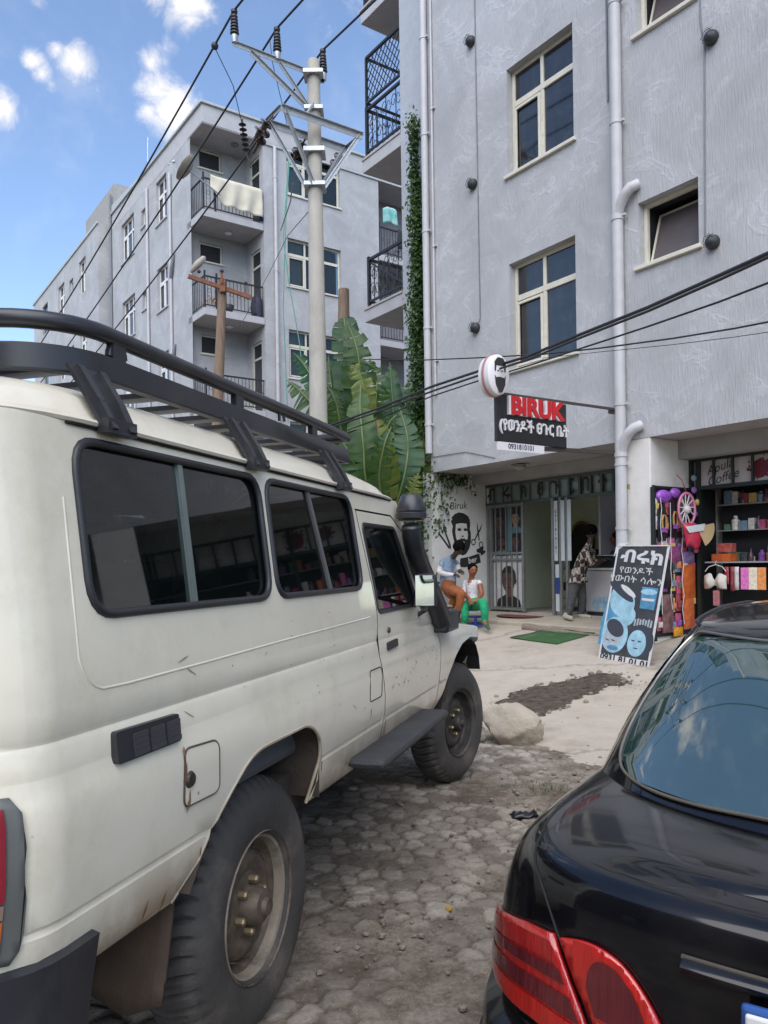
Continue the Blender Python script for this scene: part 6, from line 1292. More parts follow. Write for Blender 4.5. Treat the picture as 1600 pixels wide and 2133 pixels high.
for y in (-.755,-.06,.70):
    for m in (1,-1):
        mb = MB(); mb.add([(m*.75,y-.065,1.925),(m*.75,y+.065,1.925),(m*.80,y+.062,1.845),(m*.838,y+.052,1.772),(m*.838,y-.052,1.772),(m*.80,y-.062,1.845),(m*.75,y-.03,1.93),(m*.75,y+.03,1.93)],[(0,1,2,5),(5,2,3,4)])
        for s in (-1,1): mb.bar((m*.762,y+s*.038,1.92),(m*.812,y+s*.037,1.842),.018,.014); mb.bar((m*.812,y+s*.037,1.842),(m*.846,y+s*.033,1.778),.018,.014)
        mb.box(min(m*.822,m*.846),max(m*.822,m*.846),y-.05,y+.05,1.772,1.80); mb.build('rack_leg', M['black_coat'], rk_, solid=.008)
mb = MB(); mb.tube([(.735,-.62+.03*math.cos(i*.4),1.985+.035*math.sin(i*.4)) for i in range(9)], .009, 6); mb.tube([(.74,.30,1.985),(.74,.30,2.02),(.74,.335,2.03),(.74,.345,1.99)], .006, 5); mb.build('hook', M['black_coat'], rk_, smooth=60)
# wheels
M['tyre'] = mat('tyre_rubber', (.056,.052,.048), .8, var=.25, scale=5, bump=.3, bscale=60, dirt=(.15,.125,.10), dirtscale=4, dirtamt=.85)
M['rim'] = mat('dirty_steel_wheel', (.05,.038,.028), .6, metal=.2, var=.35, scale=11, col2=(.20,.155,.115), dirt=(.02,.017,.014), dirtscale=9, dirtamt=.9); M['rim_lip'] = mat('sandy_rim_lip', (.20,.16,.12), .6, metal=.2, scale=7, col2=(.38,.33,.26), dirt=(.03,.026,.022), dirtscale=6, dirtamt=.9)
M['rimd'] = mat('dark_steel_wheel', (.04,.037,.034), .55, metal=.3, var=.4, scale=9, dirt=(.16,.14,.12), dirtscale=8)
M['nut'] = mat('brassy_nut', (.30,.23,.14), .45, metal=.6)
def wheel(parent, c, side, rimm, R_=.40, w=.20, lugs=48, steer=0):
    t = bpy.data.objects.new('wheel', None); COL.objects.link(t); t.parent = parent; t.location = c; t.rotation_euler = (0, 0, (0 if side > 0 else math.pi)+steer)
    pr = [(.205,-.075),(.212,-.02),(.222,-.004),(.235,.0),(.262,.012),(.30,.016),(.335,.010),(.358,-.002),(.372,-.014),(.386,-.026),(.397,-.045),(R_,-.075),(.402,-.10)]
    pr = pr + [(r,-w-x) for r, x in pr[-2::-1]]; n = lugs*4; g = []
    for i, (r, x) in enumerate(pr):
        row = []
        for j in range(n):
            rr_ = r; xx = x; k = j % 4; sh = 8 <= i <= len(pr)-9
            if sh and k == 0: rr_ -= .016 if i not in (8,len(pr)-9) else .008
            if sh and 11 <= i <= len(pr)-12 and (j+2) % 8 == 0: rr_ -= .008
            a = 6.28318*(j+(.8*math.sin(x*40) if sh else 0))/n; row.append((xx, rr_*math.cos(a), rr_*math.sin(a)))
        g.append(row)
    MB().sheet(g, True).build('tyre', M['tyre'], t, smooth=40)
    mb = MB(); lp = MB(); lp.lathe([(.228,.004),(.230,-.004),(.222,-.012),(.206,-.02),(.201,-.05)], n=48, axis='X', cap=False); lp.build('rim_lip', M['rim_lip'] if rimm is M['rim'] else rimm, t, smooth=35)
    mb.lathe([(.201,-.05),(.199,-.06),(.188,-.075),(.178,-.08),(.165,-.058),(.145,-.045),(.118,-.042),(.102,-.05),(.09,-.047),(.085,-.045),(0,-.045)], n=48, axis='X', cap=False)
    mb.lathe([(.228,.004),(.20,-.09),(.2,-.18)], n=32, axis='X', cap=False)
    for k in range(12): a = k*.5236; mb.bar((-.066,.172*math.cos(a),.172*math.sin(a)),(-.066,.172*math.cos(a+.2),.172*math.sin(a+.2)),.02,.004)
    mb.build('rim', rimm, t, smooth=35)
    mb = MB(); mb.lathe([(.06,-.045),(.058,-.01),(.05,.01),(.03,.016),(.026,.03),(0,.032)], n=20, axis='X'); mb.build('hub', rimm, t, smooth=35)
    for k in range(6): a = k*1.0472+.3; mb = MB(); mb.lathe([(.013,-.045),(.013,-.022),(.008,-.016),(0,-.016)], (0,.078*math.cos(a),.078*math.sin(a)), 'X', 6); mb.build('lug_nut', M['nut'], t)
    mb = MB(); mb.tube([(.002,.205*math.cos(a),.205*math.sin(a)) for a in (2.4,2.42)], .008, 5); 
wheel(LCT, (.792,0,.40), 1, M['rim']); wheel(LCT, (.80,2.98,.40), 1, M['rimd'], steer=R(-14)); wheel(LCT, (-.792,0,.40), -1, M['rim']); wheel(LCT, (-.80,2.98,.40), -1, M['rimd'], steer=R(-14))

# scuffs, scratches and rust runs on the off-roader's flank
M['scuff'] = mat('scuff', (.26,.22,.16), .8, var=.3, scale=30); M['rustrun'] = mat('rust_run', (.24,.13,.06), .85, var=.3, scale=20)
rr = random.Random(31); mb = MB()
def mark(mb, u, z, l, w, a, out=.0012):
    n = 5; L_a = []; R_a = []
    for i in range(n+1):
        t = i/n-.5; du, dz = math.cos(a)*l*t, math.sin(a)*l*t; ww = w*(1-(2*t)**2)*rr.uniform(.6,1.2)+.0004
        L_a.append(sidept(u+du-math.sin(a)*ww, z+dz+math.cos(a)*ww, out)); R_a.append(sidept(u+du+math.sin(a)*ww, z+dz-math.cos(a)*ww, out))
    mb.sheet([L_a,R_a])
for _ in range(34):
    u, z = rr.uniform(-.98,.8), rr.uniform(.72,1.34)
    if abs(u+.10) < .55 and z < 1.02: continue
    if -.87 < u < -.58 and z > 1.04: continue
    mark(mb, u, z, rr.choice([.008,.012,.02,.05]), rr.choice([.0008,.0012,.002]), rr.gauss(0,.35))
for _ in range(26): mark(mb, rr.uniform(1.1,2.0), rr.uniform(.86,1.05), rr.uniform(.01,.05), rr.uniform(.001,.003), rr.gauss(.2,.6))
mb.build('scratch', M['scuff'], LCT, recalc=False)['kind'] = 'stuff'
mb = MB()
for (u, z, l) in [(-.568,.93,.05),(-.575,.905,.03),(-.585,1.0,.04),(1.09,.80,.10),(1.075,.76,.08),(.34,.80,.06),(-.62,.70,.06),(-.70,.71,.05),(-.48,.76,.05),(.86,.88,.05),(-.59,1.04,.025)]: mark(mb, u, z-l/2, l, .004, 1.57, .0045 if u < -.42 and z > .85 else .0012)
mb.build('rust_streak', M['rustrun'], LCT, recalc=False)['kind'] = 'stuff'

# rear doors
mb = MB(); yb = -1.1435
for x in (-.62,.62): mb.tube([(x,yb,.76),(x,yb,1.70)], .004, 4)
mb.tube([(.12,yb,.76),(.12,yb,1.70)], .004, 4); mb.tube([(-.62,yb,1.70),(.62,yb,1.70)], .004, 4); mb.build('rear_door_seam', M['gap'], LCT)
for a, b in ((-.56,.06),(.18,.56)):
    P = rrect([(a,1.26),(b,1.26),(b,1.62),(a,1.62)], .05); mb = MB(); mb.tube([(x,yb-.004,z) for x, z in P], .012, 6, closed=True); w = mb.build('rear_window', M['rubber'], LCT, smooth=60); mb = MB(); mb.poly([(x,yb-.003,z) for x, z in P]); mb.build('pane', M['lcglass'], w)
mb = MB(); mb.box(.15,.30,yb-.03,yb-.002,1.02,1.06); mb.build('rear_handle', M['rubber'], LCT, bevel=.008)
# ================================================================ black saloon
KO = V((.912,1.29,-.03)); KA = -R(34)
MK = Matrix.Translation(KO) @ Matrix.Rotation(KA,4,'Z'); MKi = MK.inverted(); CAMK = MKi @ V((0,0,CAMH))
M['black_paint'] = mat('black_car_paint', (.003,.0033,.005), .25, var=.05, coat=.75, spec=.15, dirt=(.035,.032,.03), dirtscale=2.2, dirtamt=.35); M['car_glass'] = mat('car_glass', (.018,.045,.042), .02, var=.1, spec=1.0, coat=0); M['car_glass'].node_tree.nodes['Principled BSDF'].inputs['IOR'].default_value = 2.0
M['chrome'] = mat('chrome_trim', (.34,.31,.27), .3, metal=.85)
KT = thing('saloon_car', 'black saloon car parked tail first at the right with red tail lamps', 'car', KO, KA)
HP = [(0,-.245),(.2,-.240),(.38,-.222),(.52,-.196),(.64,-.158),(.735,-.10),(.805,-.015),(.852,.10),(.875,.26),(.882,.5),(.886,.9),(.888,1.6),(.888,2.6),(.88,3.2),(.865,3.7),(.82,4.05),(.68,4.25),(.42,4.34),(0,4.38)]
def crv(P, t):
    k = max(0, min(int(t), len(P)-2)); u = t-k; a = V(P[max(k-1,0)]); b = V(P[k]); c = V(P[k+1]); d = V(P[min(k+2,len(P)-1)])
    if k == 0: a = V((-P[1][0],*P[1][1:])) if abs(P[0][0]) < 1e-6 else a
    return .5*((2*b)+(c-a)*u+(2*a-5*b+4*c-d)*u*u+(-a+3*b-3*c+d)*u**3)
def hz(y): return float(np.interp(y, [-.2,.3,1.2,2.6,3.2,3.8,4.2,4.4], [.93,.945,.955,.95,.93,.86,.78,.70]))
KL = [(.17,.07,.14),(.24,.02,.02),(.36,-.012,-.06),(.555,-.012,-.075),(.578,-.005,-.065),(.590,.004,.005),(.60,.004,.010),(.625,.0,.006),(.65,.001,.008),(.70,.005,.012),(.76,.014,.014),(.81,.028,.017),(.85,.046,.021),(.878,.064,.026),(.896,.084,.032),(.910,.106,.042),(.919,.132,.060),(.9235,.16,.085),(.926,.20,.13)]
def koff(z, ny): 
    zz = [l[0] for l in KL]; s = float(np.interp(z, zz, [l[1] for l in KL])); r = float(np.interp(z, zz, [l[2] for l in KL])); k = min(1,max(0,ny))**1.5 if ny > 0 else 0; return s*(1-k)+r*k
def kpt(t, z, out=0.0, m=-1):
    p = crv(HP, t); q = crv(HP, min(t+.02,len(HP)-1.001)) - crv(HP, max(t-.02,0)); n = V((q.y,-q.x)).normalized()
    o = koff(z, -n.y if n.y < 0 else n.y*.6); h = hz(p.y); zz = z if z < .5 else .5+(z-.5)*(h-.5)/(.93-.5)
    return V(((p.x-n.x*(o-out))*m, p.y-n.y*(o-out), zz))
ts = [i*.25 for i in range((len(HP)-1)*4+1)]
mb = MB(); mb.cur = 0
for m in (-1,1): mb.sheet([[kpt(t, l[0], 0, m) for t in ts] for l in KL])
top = []
for t in ts:
    a = kpt(t, KL[-1][0], 0, -1); b = kpt(t, KL[-1][0], 0, 1); top.append([a.lerp(b,s) + V((0,0,.022*(1-(2*s-1)**2))) for s in np.linspace(0,1,15)])
mb.sheet(top)
mb.build('body', M['black_paint'], KT, smooth=35, weld=2e-4)
BL_ = [(0,.11),(.2,.125),(.38,.18),(.55,.28),(.69,.42),(.775,.60),(.81,.9),(.82,1.5),(.81,2.4),(.77,2.95),(.64,3.18),(.36,3.30),(0,3.34)]
RL_ = [(0,.76),(.17,.77),(.34,.80),(.47,.86),(.56,.94),(.613,1.04),(.642,1.2),(.652,1.6),(.64,2.1),(.60,2.38),(.48,2.5),(.26,2.56),(0,2.58)]
def gpt(t, f, out=0.0, m=-1):
    a = crv(BL_, t); b = crv(RL_, t); q = crv(BL_, min(t+.02,len(BL_)-1.001)) - crv(BL_, max(t-.02,0)); n = V((q.y,-q.x)).normalized()
    p = a*(1-f)+b*f; bl = .022*math.sin(math.pi*f); rz_ = float(np.interp(b.y,[.7,1.0,1.6,2.1,2.6],[1.270,1.300,1.325,1.32,1.275])); z0_ = hz(a.y)-.012+.02*(1-min(1,abs(a.x)/.7)**2)
    f2 = f; z = z0_*(1-f2)+rz_*f2
    return V(((p.x+n.x*(bl+out))*m, p.y+n.y*(bl+out), z+out*.5))
gt = [i*.25 for i in range((len(BL_)-1)*4+1)]; fs_ = [0,.12,.3,.5,.7,.86,.95,1.0]
mb = MB()
for m in (-1,1): mb.sheet([[gpt(t, f, 0, m) for t in gt] for f in fs_])
top = []
for t in gt:
    a = gpt(t,1,0,-1); b = gpt(t,1,0,1); top.append([a.lerp(b,s)+V((0,0,.045*(1-(2*s-1)**2)*(min(1,4*(t/(len(BL_)-1))*(1-t/(len(BL_)-1))*1.6)))) for s in np.linspace(0,1,13)])
mb.sheet(top); mb.build('roof', M['black_paint'], KT, smooth=40, weld=2e-4)
# rear screen and its bright trim: outline in (t, f) on the cabin surface
def gsolve(px, py):
    best = None
    for t in np.linspace(0,5.6,57):
        for f in np.linspace(0,1,41):
            p = MK @ gpt(t,f); d = p - V((0,0,CAMH)); x = 800+FPX*d.dot(V((CR,0,SR)))/d.y; y = 1174-FPX*d.dot(V((-SR,0,CR)))/d.y; e = (x-px)**2+(y-py)**2
            if best is None or e < best[0]: best = (e,t,f)
    return best[1:]
SC = [(0,.085),(1.55,.08),(2.4,.065),(3.01,.060),(3.48,.07),(3.92,.10),(4.2,.16),(4.35,.26),(4.43,.37),(4.55,.59),(4.62,.80),(4.45,.93),(3.9,.975),(2.4,.985),(0,.99)]
def scl(a): return [crv([(q[0],q[1]) for q in SC], i*.25) for i in range((len(SC)-1)*4+1)]
mb = MB(); poly = [(p[0],p[1]) for p in scl(0)]
g = []
for k in range(15):
    f = .075+.908*k/14; xs_ = [p[0] for p in poly if True]; cr_ = []
    for i in range(len(poly)-1):
        (t0,f0),(t1,f1) = poly[i],poly[i+1]
        if (f0-f)*(f1-f) <= 0 and abs(f1-f0) > 1e-9: cr_.append(t0+(t1-t0)*(f-f0)/(f1-f0))
    tm = max(cr_) if cr_ else .1
    g.append([gpt(tm*s, f, .004, -1) for s in np.linspace(1,0,12)] + [gpt(tm*s, f, .004, 1) for s in np.linspace(0,1,12)[1:]])
sc_ = MB().sheet(g).build('rear_window', M['car_glass'], KT, smooth=60)
mb = MB(); mb.tube([gpt(p[0],p[1],.006,-1) for p in poly]+[gpt(p[0],p[1],.006,1) for p in poly[::-1]], .0045, 6); mb.build('trim', M['chrome'], sc_, smooth=60)
for m in (-1,1):
    mb = MB(); mb.sheet([[gpt(t,f,.003,m) for t in np.linspace(5.2,8.6,14)] for f in (.12,.4,.65,.86)]); mb.build('side_window', M['car_glass'], KT, smooth=60)
mb = MB(); mb.sheet([[gpt(t,f,.003,-1) for t in np.linspace(9.6,12,8)]+[gpt(t,f,.003,1) for t in np.linspace(12,9.6,8)[1:]] for f in (.1,.4,.65,.9)]); mb.build('windscreen', M['car_glass'], KT, smooth=60)
mb = MB(); mb.tube([gpt(t,1.0,.003,-1) for t in np.linspace(5.0,9.3,24)], .007, 6); mb.tube([gpt(t,1.0,.003,1) for t in np.linspace(5.0,9.3,24)], .007, 6); mb.build('roof_strip', M['rubber'], KT, smooth=60)
# boot lid seam
M['seam'] = mat('car_seam', (.012,.012,.013), .6)
ST = 4.35
mb = MB(); pts = [kpt(a_,b_,.001) for a_, b_ in [(2.5,.5),(2.8,.60),(3.12,.672),(3.45,.732),(3.86,.808),(4.26,.865),(4.6,.888),(4.9,.900),(5.3,.911),(5.9,.916),(6.5,.917),(7.2,.917),(7.8,.918),(8.3,.918),(9.0,.920)]]
mb.tube(pts, .0028, 5); mb.build('boot_seam', M['seam'], KT, smooth=60)
# tail lamps
M['lens_red'] = mat('red_lens', (.34,.012,.012), .12, coat=1, var=.2, stretch=(60,60,3), scale=1, bump=.5, bscale=1); M['lens_dark'] = mat('dark_red_lens', (.10,.008,.014), .12, coat=1, var=.3, stretch=(50,50,4), scale=1, bump=.5, bscale=1); M['lens_bright'] = mat('bright_red_lens', (.40,.014,.010), .1, coat=1, var=.12, stretch=(50,50,6), scale=1, bump=.4, bscale=1); M['lens_smoke'] = mat('smoke_lens', (.16,.12,.08), .15, coat=1)
def lamp(m):
    zt = lambda t: float(np.interp(t,[3.8,4.65,5.5,6.2,6.9],[.800,.790,.768,.742,.715])); zb = lambda t: float(np.interp(t,[2.8,3.5,4.2,5.3,6.9],[.602,.612,.622,.618,.612])); tl = lambda f: 2.95+.90*f
    def strip(f0, f1, out, ind=.0): return [[kpt(t, zb(t)+(zt(max(3.8,t))-zb(t))*f, out, m) for t in np.linspace(tl(f)+ind,6.9-ind,20)] for f in np.linspace(f0,f1,6)]
    o = MB().sheet(strip(0,1,.007)).build('tail_lamp', M['lens_red'], KT, smooth=60, solid=.012)
    for (f0, f1, mm) in ((.03,.25,'lens_bright'),(.29,.48,'lens_dark'),(.58,.70,'lens_dark'),(.74,.94,'lens_red')): MB().sheet(strip(f0,f1,.0155,.08)).build('lens_band', M[mm], o, smooth=60)
    def patch(Q, out, mm, name, par, solid=0): v, f = cdt([(q[0]*.1,q[1]) for q in dens(rrect(Q,.012,4),.02)] if False else [(a_*.1,b_) for a_, b_ in Q], (), .015); q = MB(); q.add([kpt(p_[0]*10,p_[1],out,m) for p_ in v], f); return q.build(name, M[mm], par, smooth=60, solid=solid)
    def sm(Q): return [(float(p_[0]),float(p_[1])) for k in range(len(Q)-1) for p_ in [crv2(Q,k+u) for u in (0,.25,.5,.75)]]+[Q[-1]]
    def crv2(P, t): k = min(int(t),len(P)-2); u = t-k; a_ = V(P[max(k-1,0)]); b_ = V(P[k]); c_ = V(P[k+1]); d_ = V(P[min(k+2,len(P)-1)]); return .5*((2*b_)+(c_-a_)*u+(2*a_-5*b_+4*c_-d_)*u*u+(-a_+3*b_-3*c_+d_)*u**3)
    i_ = patch(sm([(3.70,.800),(3.31,.811),(3.0,.810),(2.7,.797),(2.43,.767),(2.19,.72),(2.05,.66),(1.98,.605)])+[(2.76,.605),(3.06,.67),(3.40,.733)], .007, 'lens_bright', 'tail_lamp', KT, .01)
    patch(sm([(3.20,.735),(3.17,.765),(3.07,.785),(2.92,.790),(2.72,.782),(2.52,.757),(2.38,.722),(2.31,.690)])+[(3.06,.690)], .0135, 'lens_dark', 'lens', i_); patch([(3.03,.683),(2.29,.683),(2.16,.612),(2.74,.612)], .0133, 'lens_smoke', 'lens', i_)
lamp(-1); lamp(1)
# handle strip, plate, bumper strip
mb = MB(); g = []
for z, o in ((.848,.002),(.846,.018),(.838,.023),(.826,.016),(.818,.002)): g.append([kpt(t, z-.002*t, o, -1) for t in np.linspace(1.95,0,10)] + [kpt(t, z-.002*t, o, 1) for t in np.linspace(0,1.95,10)[1:]])
mb.sheet(g); mb.build('boot_handle', M['black_paint'], KT, smooth=50)
mb = MB(); mb.tube([kpt(t,.849-.002*t,.006,-1) for t in np.linspace(1.97,0,10)]+[kpt(t,.849-.002*t,.006,1) for t in np.linspace(0,1.97,10)[1:]], .004, 6); mb.build('chrome_strip', M['chrome'], KT, smooth=60)
mb = MB(); mb.box(-.268,.252,-.262,-.252,.70,.805); pl = mb.build('number_plate', mat('plate_white', (.68,.68,.7), .4), KT, bevel=.004); mb = MB(); mb.box(-.276,.26,-.2515,-.235,.692,.813); mb.build('plate_rim', mat('plate_blue', (.03,.09,.3), .4), pl, bevel=.006)
mb = MB(); mb.tube([kpt(t,.47,.004,-1) for t in np.linspace(8,0,40)]+[kpt(t,.47,.004,1) for t in np.linspace(0,8,40)[1:]], .014, 6); mb.build('bumper_strip', M['rubber'], KT, smooth=60)
for (x, y) in ((-.80,.98),(.80,.98),(-.80,3.55),(.80,3.55)):
    t = bpy.data.objects.new('wheel', None); COL.objects.link(t); t.parent = KT; t.location = (x,y,.31); t.rotation_euler = (0,0,0 if x > 0 else math.pi)
    mb = MB(); mb.lathe([(.19,.0),(.22,.08),(.28,.092),(.31,.07),(.312,-.07),(.28,-.1),(.19,-.1)], n=32, axis='X', cap=False); mb.build('tyre', M['tyre'], t, smooth=50)
    mb = MB(); mb.lathe([(.205,.088),(.195,.06),(.06,.075),(0,.08)], n=24, axis='X'); mb.build('rim', M['chrome'], t, smooth=40)
# ================================================================ people and small things by the shops
MFi = MFR.inverted(); CAMF = MFi @ V((0,0,CAMH))
def fy(px, py, y): return onplane(MFi, CAMF, px, py, 1, y)          # photo direction -> point at depth y behind the front line
M['skin'] = mat('brown_skin', (.13,.062,.038), .5, var=.08, scale=12); M['skin_d'] = mat('dark_brown_skin', (.055,.03,.022), .5, var=.08); M['skin_w'] = mat('warm_brown_skin', (.24,.085,.04), .5, var=.08)
M['hair'] = mat('black_hair', (.006,.005,.005), .95, spec=.05, var=.3, scale=60, bump=.8, bscale=120)
def check(name, c1, c2, s):
    m = bpy.data.materials.new(name); nt, ns, L, b = nodes(m); b.inputs['Roughness'].default_value = .9
    tc = N(nt,'ShaderNodeTexCoord'); mp = N(nt,'ShaderNodeMapping'); mp.inputs['Scale'].default_value = s; mp.inputs['Rotation'].default_value = (0,R(8),R(35)); L.new(tc.outputs['Object'], mp.inputs['Vector'])
    ck = N(nt,'ShaderNodeTexChecker', Scale=1.0); ck.inputs['Color1'].default_value = (*c1,1); ck.inputs['Color2'].default_value = (*c2,1); L.new(mp.outputs[0], ck.inputs['Vector'])
    mp2 = N(nt,'ShaderNodeMapping'); mp2.inputs['Scale'].default_value = tuple(q*2.3 for q in s); L.new(tc.outputs['Object'], mp2.inputs['Vector']); c2_ = N(nt,'ShaderNodeTexChecker', Scale=1.0); c2_.inputs['Color1'].default_value = (1,1,1,1); c2_.inputs['Color2'].default_value = (.35,.3,.28,1); L.new(mp2.outputs[0], c2_.inputs['Vector'])
    mx = N(nt,'ShaderNodeMix', data_type='RGBA', blend_type='MULTIPLY'); mx.inputs[0].default_value = .7; L.new(ck.outputs[0], mx.inputs[6]); L.new(c2_.outputs[0], mx.inputs[7]); L.new(mx.outputs[2], b.inputs['Base Color']); return m
M['plaid'] = check('plaid_shirt', (.55,.50,.44), (.07,.04,.035), (14,14,9)); M['jeans'] = mat('charcoal_jeans', (.055,.055,.06), .9, bump=1.0, bscale=22, var=.35, scale=18, col2=(.12,.12,.125)); M['sneaker'] = mat('cream_sneaker', (.5,.46,.36), .7, var=.2, scale=30); M['sneak_d'] = mat('dark_shoe_upper', (.05,.05,.055), .7)
M['denim'] = mat('denim', (.13,.20,.29), .9, bump=1.0, bscale=22, var=.25, scale=14, col2=(.26,.34,.44)); M['whitec'] = mat('white_sleeve', (.62,.58,.58), .9, bump=1.0, bscale=22, var=.06); M['rustc'] = mat('rust_trousers', (.30,.095,.03), .9, bump=1.0, bscale=22, var=.25, scale=9); M['greenc'] = mat('green_trousers', (.01,.30,.13), .85, bump=1.0, bscale=22, var=.25, scale=10)
m = mat('speckled_blouse', (.62,.60,.60), .9, var=.05, scale=30, col2=(.66,.64,.64), dirt=(.10,.09,.14), dirtscale=38, dirtamt=.95); M['blouse'] = m
def person(label, base, J, E, mats, head, hairb, group=None, extra=None):
    """one skinned surface grown on a skeleton; J: name -> (point, radius); E: (a, b, material index)"""
    t = thing('person', label, 'person', fr(*base), FRA, group); o = V(base); names = list(J)
    bm = bmesh.new(); lay = bm.verts.layers.skin.verify(); vs = {}
    for n in names: v = bm.verts.new(J[n][0]-o); r = J[n][1]; v[lay].radius = (r,r) if not isinstance(r, tuple) else r; vs[n] = v
    bm.verts.ensure_lookup_table(); vs[names[0]][lay].use_root = True
    for a, b, k in E: bm.edges.new((vs[a],vs[b]))
    me = bpy.data.meshes.new('t'); bm.to_mesh(me); bm.free(); ob = bpy.data.objects.new('t', me); COL.objects.link(ob)
    s_ = ob.modifiers.new('s','SKIN'); s_.use_smooth_shade = True; s_.branch_smoothing = .4; u = ob.modifiers.new('u','SUBSURF'); u.levels = 2
    dg = bpy.context.evaluated_depsgraph_get(); dg.update(); bmesh_ = bpy.data.meshes.new_from_object(ob.evaluated_get(dg)); bpy.data.objects.remove(ob)
    mb = MB(); mb.mesh(bmesh_); segs = [(J[a][0]-o, J[b][0]-o, k, (J[a][1] if not isinstance(J[a][1],tuple) else max(J[a][1]))) for a, b, k in E]
    for i, f in enumerate(mb.f):
        c = sum((V(mb.v[q]) for q in f), V((0,0,0)))/len(f); best = None
        for a, b, k, r in segs:
            d = b-a; s = max(0,min(1,(c-a).dot(d)/max(1e-9,d.length_squared))); e = (c-a-d*s).length/(r+.02)
            if best is None or e < best[0]: best = (e,k)
        mb.m[i] = best[1]
    # head: skull, jaw, nose, ears, eyes, mouth
    hc, hr, fwd = head; hc = hc-o; f = V(fwd).normalized(); up = V((0,0,1)); rt = f.cross(up).normalized(); up2 = rt.cross(f)
    def hp(a, b, c): return hc + rt*a*hr + f*b*hr + up2*c*hr
    mb.cur = 0; n = 18; g = []
    for i in range(13):
        th = math.pi*i/12; row = []
        for j in range(n):
            a = 6.28318*j/n; x, y, z = math.sin(th)*math.cos(a), math.sin(th)*math.sin(a), math.cos(th)
            w = .80 - (.16*max(0,-z)); row.append(hp(x*w, y*(.98-.12*max(0,-z)) + .10*max(0,-z)*max(0,y), z*1.16))
        g.append(row)
    mb.sheet(g, True)
    mb.add([hp(-.13,.86,-.22),hp(.13,.86,-.22),hp(0,1.14,-.2),hp(0,.92,.15),hp(0,.9,-.32)],[(0,2,3),(2,1,3),(0,4,2),(4,1,2)])
    for e in (-1,1): mb.ball(tuple(hp(e*.82,.0,-.05)), hr*.17, 8, 6, (.6,1,1.2))
    mb.cur = len(mats)-1
    for e in (-1,1): mb.ball(tuple(hp(e*.30,.83,.06)), hr*.085, 8, 5); mb.bar(hp(e*.16,.90,.24), hp(e*.46,.82,.25), hr*.07, hr*.06)
    mb.bar(hp(-.22,.82,-.52), hp(.22,.82,-.52), hr*.1, hr*.09)
    mb.build('body', mats, t, smooth=60, recalc=False)
    # hair: shell of tufts
    rr = random.Random(hash(label) % 999 if False else len(label)); hb = MB()
    for (c, r, sq) in hairb:
        bmh = bmesh.new(); bmesh.ops.create_icosphere(bmh, subdivisions=3, radius=1)
        for v in bmh.verts: d = v.co.normalized(); k = 1+.10*mnoise.noise(d*6+V(c))+.05*mnoise.noise(d*15); v.co = hp(c[0]+d.x*r*sq[0]*k, c[1]+d.y*r*sq[1]*k, c[2]+d.z*r*sq[2]*k)
        bmh.verts.index_update(); hb.add([v.co.copy() for v in bmh.verts], [[v.index for v in fc.verts] for fc in bmh.faces]); bmh.free()
    hb.build('hair', M['hair'], t, smooth=60)
    return t
def hand(J, E, nm, wrist, d, up, k, s=1.0, curl=.5):
    """palm, four unequal fingers and a thumb on the wrist joint"""
    w = J[wrist][0]; d = V(d).normalized(); up = V(up); up = (up-d*up.dot(d)).normalized(); sd = d.cross(up)
    J[nm+'p'] = (w+d*.05*s, .022*s); E.append((wrist, nm+'p', k))
    for i, l in enumerate((.066,.076,.07,.055)):
        a = w+d*.085*s+sd*(.027-.018*i)*s; b = a+d*l*.5*s-up*l*.25*curl*s; c = b+d*l*.4*s-up*l*.5*curl*s
        for q, p, r in (('a',a,.0095),('b',b,.0085),('c',c,.0075)): J[nm+q+str(i)] = (p, r*s)
        E += [(nm+'p',nm+'a%d' % i,k),(nm+'a%d' % i,nm+'b%d' % i,k),(nm+'b%d' % i,nm+'c%d' % i,k)]
    a = w+d*.04*s+sd*.036*s-up*.01; b = a+d*.03*s+sd*.02*s-up*.015; J[nm+'t'] = (a,.0105*s); J[nm+'u'] = (b,.0085*s); E += [(nm+'p',nm+'t',k),(nm+'t',nm+'u',k)]
# --- customer leaning on the counter
Y = 1.14
J = {'pelvis':(fy(1203,1207,Y),.125),'waist':(fy(1209,1186,Y+.02),.118),'chest':(fy(1219,1158,Y+.05),.135),'collar':(fy(1226,1140,Y+.07),.075),'neck':(fy(1230,1130,Y+.08),.05),'skull':(fy(1232,1117,Y+.09),.055),
 'hipA':(fy(1196,1213,Y-.08),.105),'kneeA':(fy(1190,1257,Y-.14),.068),'shinA':(fy(1185,1280,Y-.18),.058),'ankA':(fy(1181,1297,Y-.2),.05),
 'hipB':(fy(1209,1213,Y+.10),.105),'kneeB':(fy(1214,1256,Y+.10),.068),'shinB':(fy(1211,1277,Y+.08),.056),'ankB':(fy(1208,1291,Y+.06),.048),
 'shA':(fy(1216,1147,Y-.10),.068),'elA':(fy(1233,1177,Y-.05),.045),'wrA':(fy(1252,1170,Y+.15),.030),
 'shB':(fy(1233,1146,Y+.24),.066),'elB':(fy(1243,1172,Y+.28),.045),'wrB':(fy(1256,1166,Y+.32),.030),
 'heelA':(fy(1176,1306,Y-.26),.045),'toeA':(fy(1192,1319,Y-.42),.038),'heelB':(fy(1207,1301,Y+.05),.042),'toeB':(fy(1232,1303,Y+.02),.034)}
E = [('pelvis','waist',1),('waist','chest',1),('chest','collar',1),('collar','neck',0),('neck','skull',0),('pelvis','hipA',2),('hipA','kneeA',2),('kneeA','shinA',2),('shinA','ankA',2),('pelvis','hipB',2),('hipB','kneeB',2),('kneeB','shinB',2),('shinB','ankB',2),
 ('chest','shA',1),('shA','elA',1),('elA','wrA',0),('chest','shB',1),('shB','elB',1),('elB','wrB',0),('ankA','heelA',3),('heelA','toeA',3),('ankB','heelB',3),('heelB','toeB',3)]
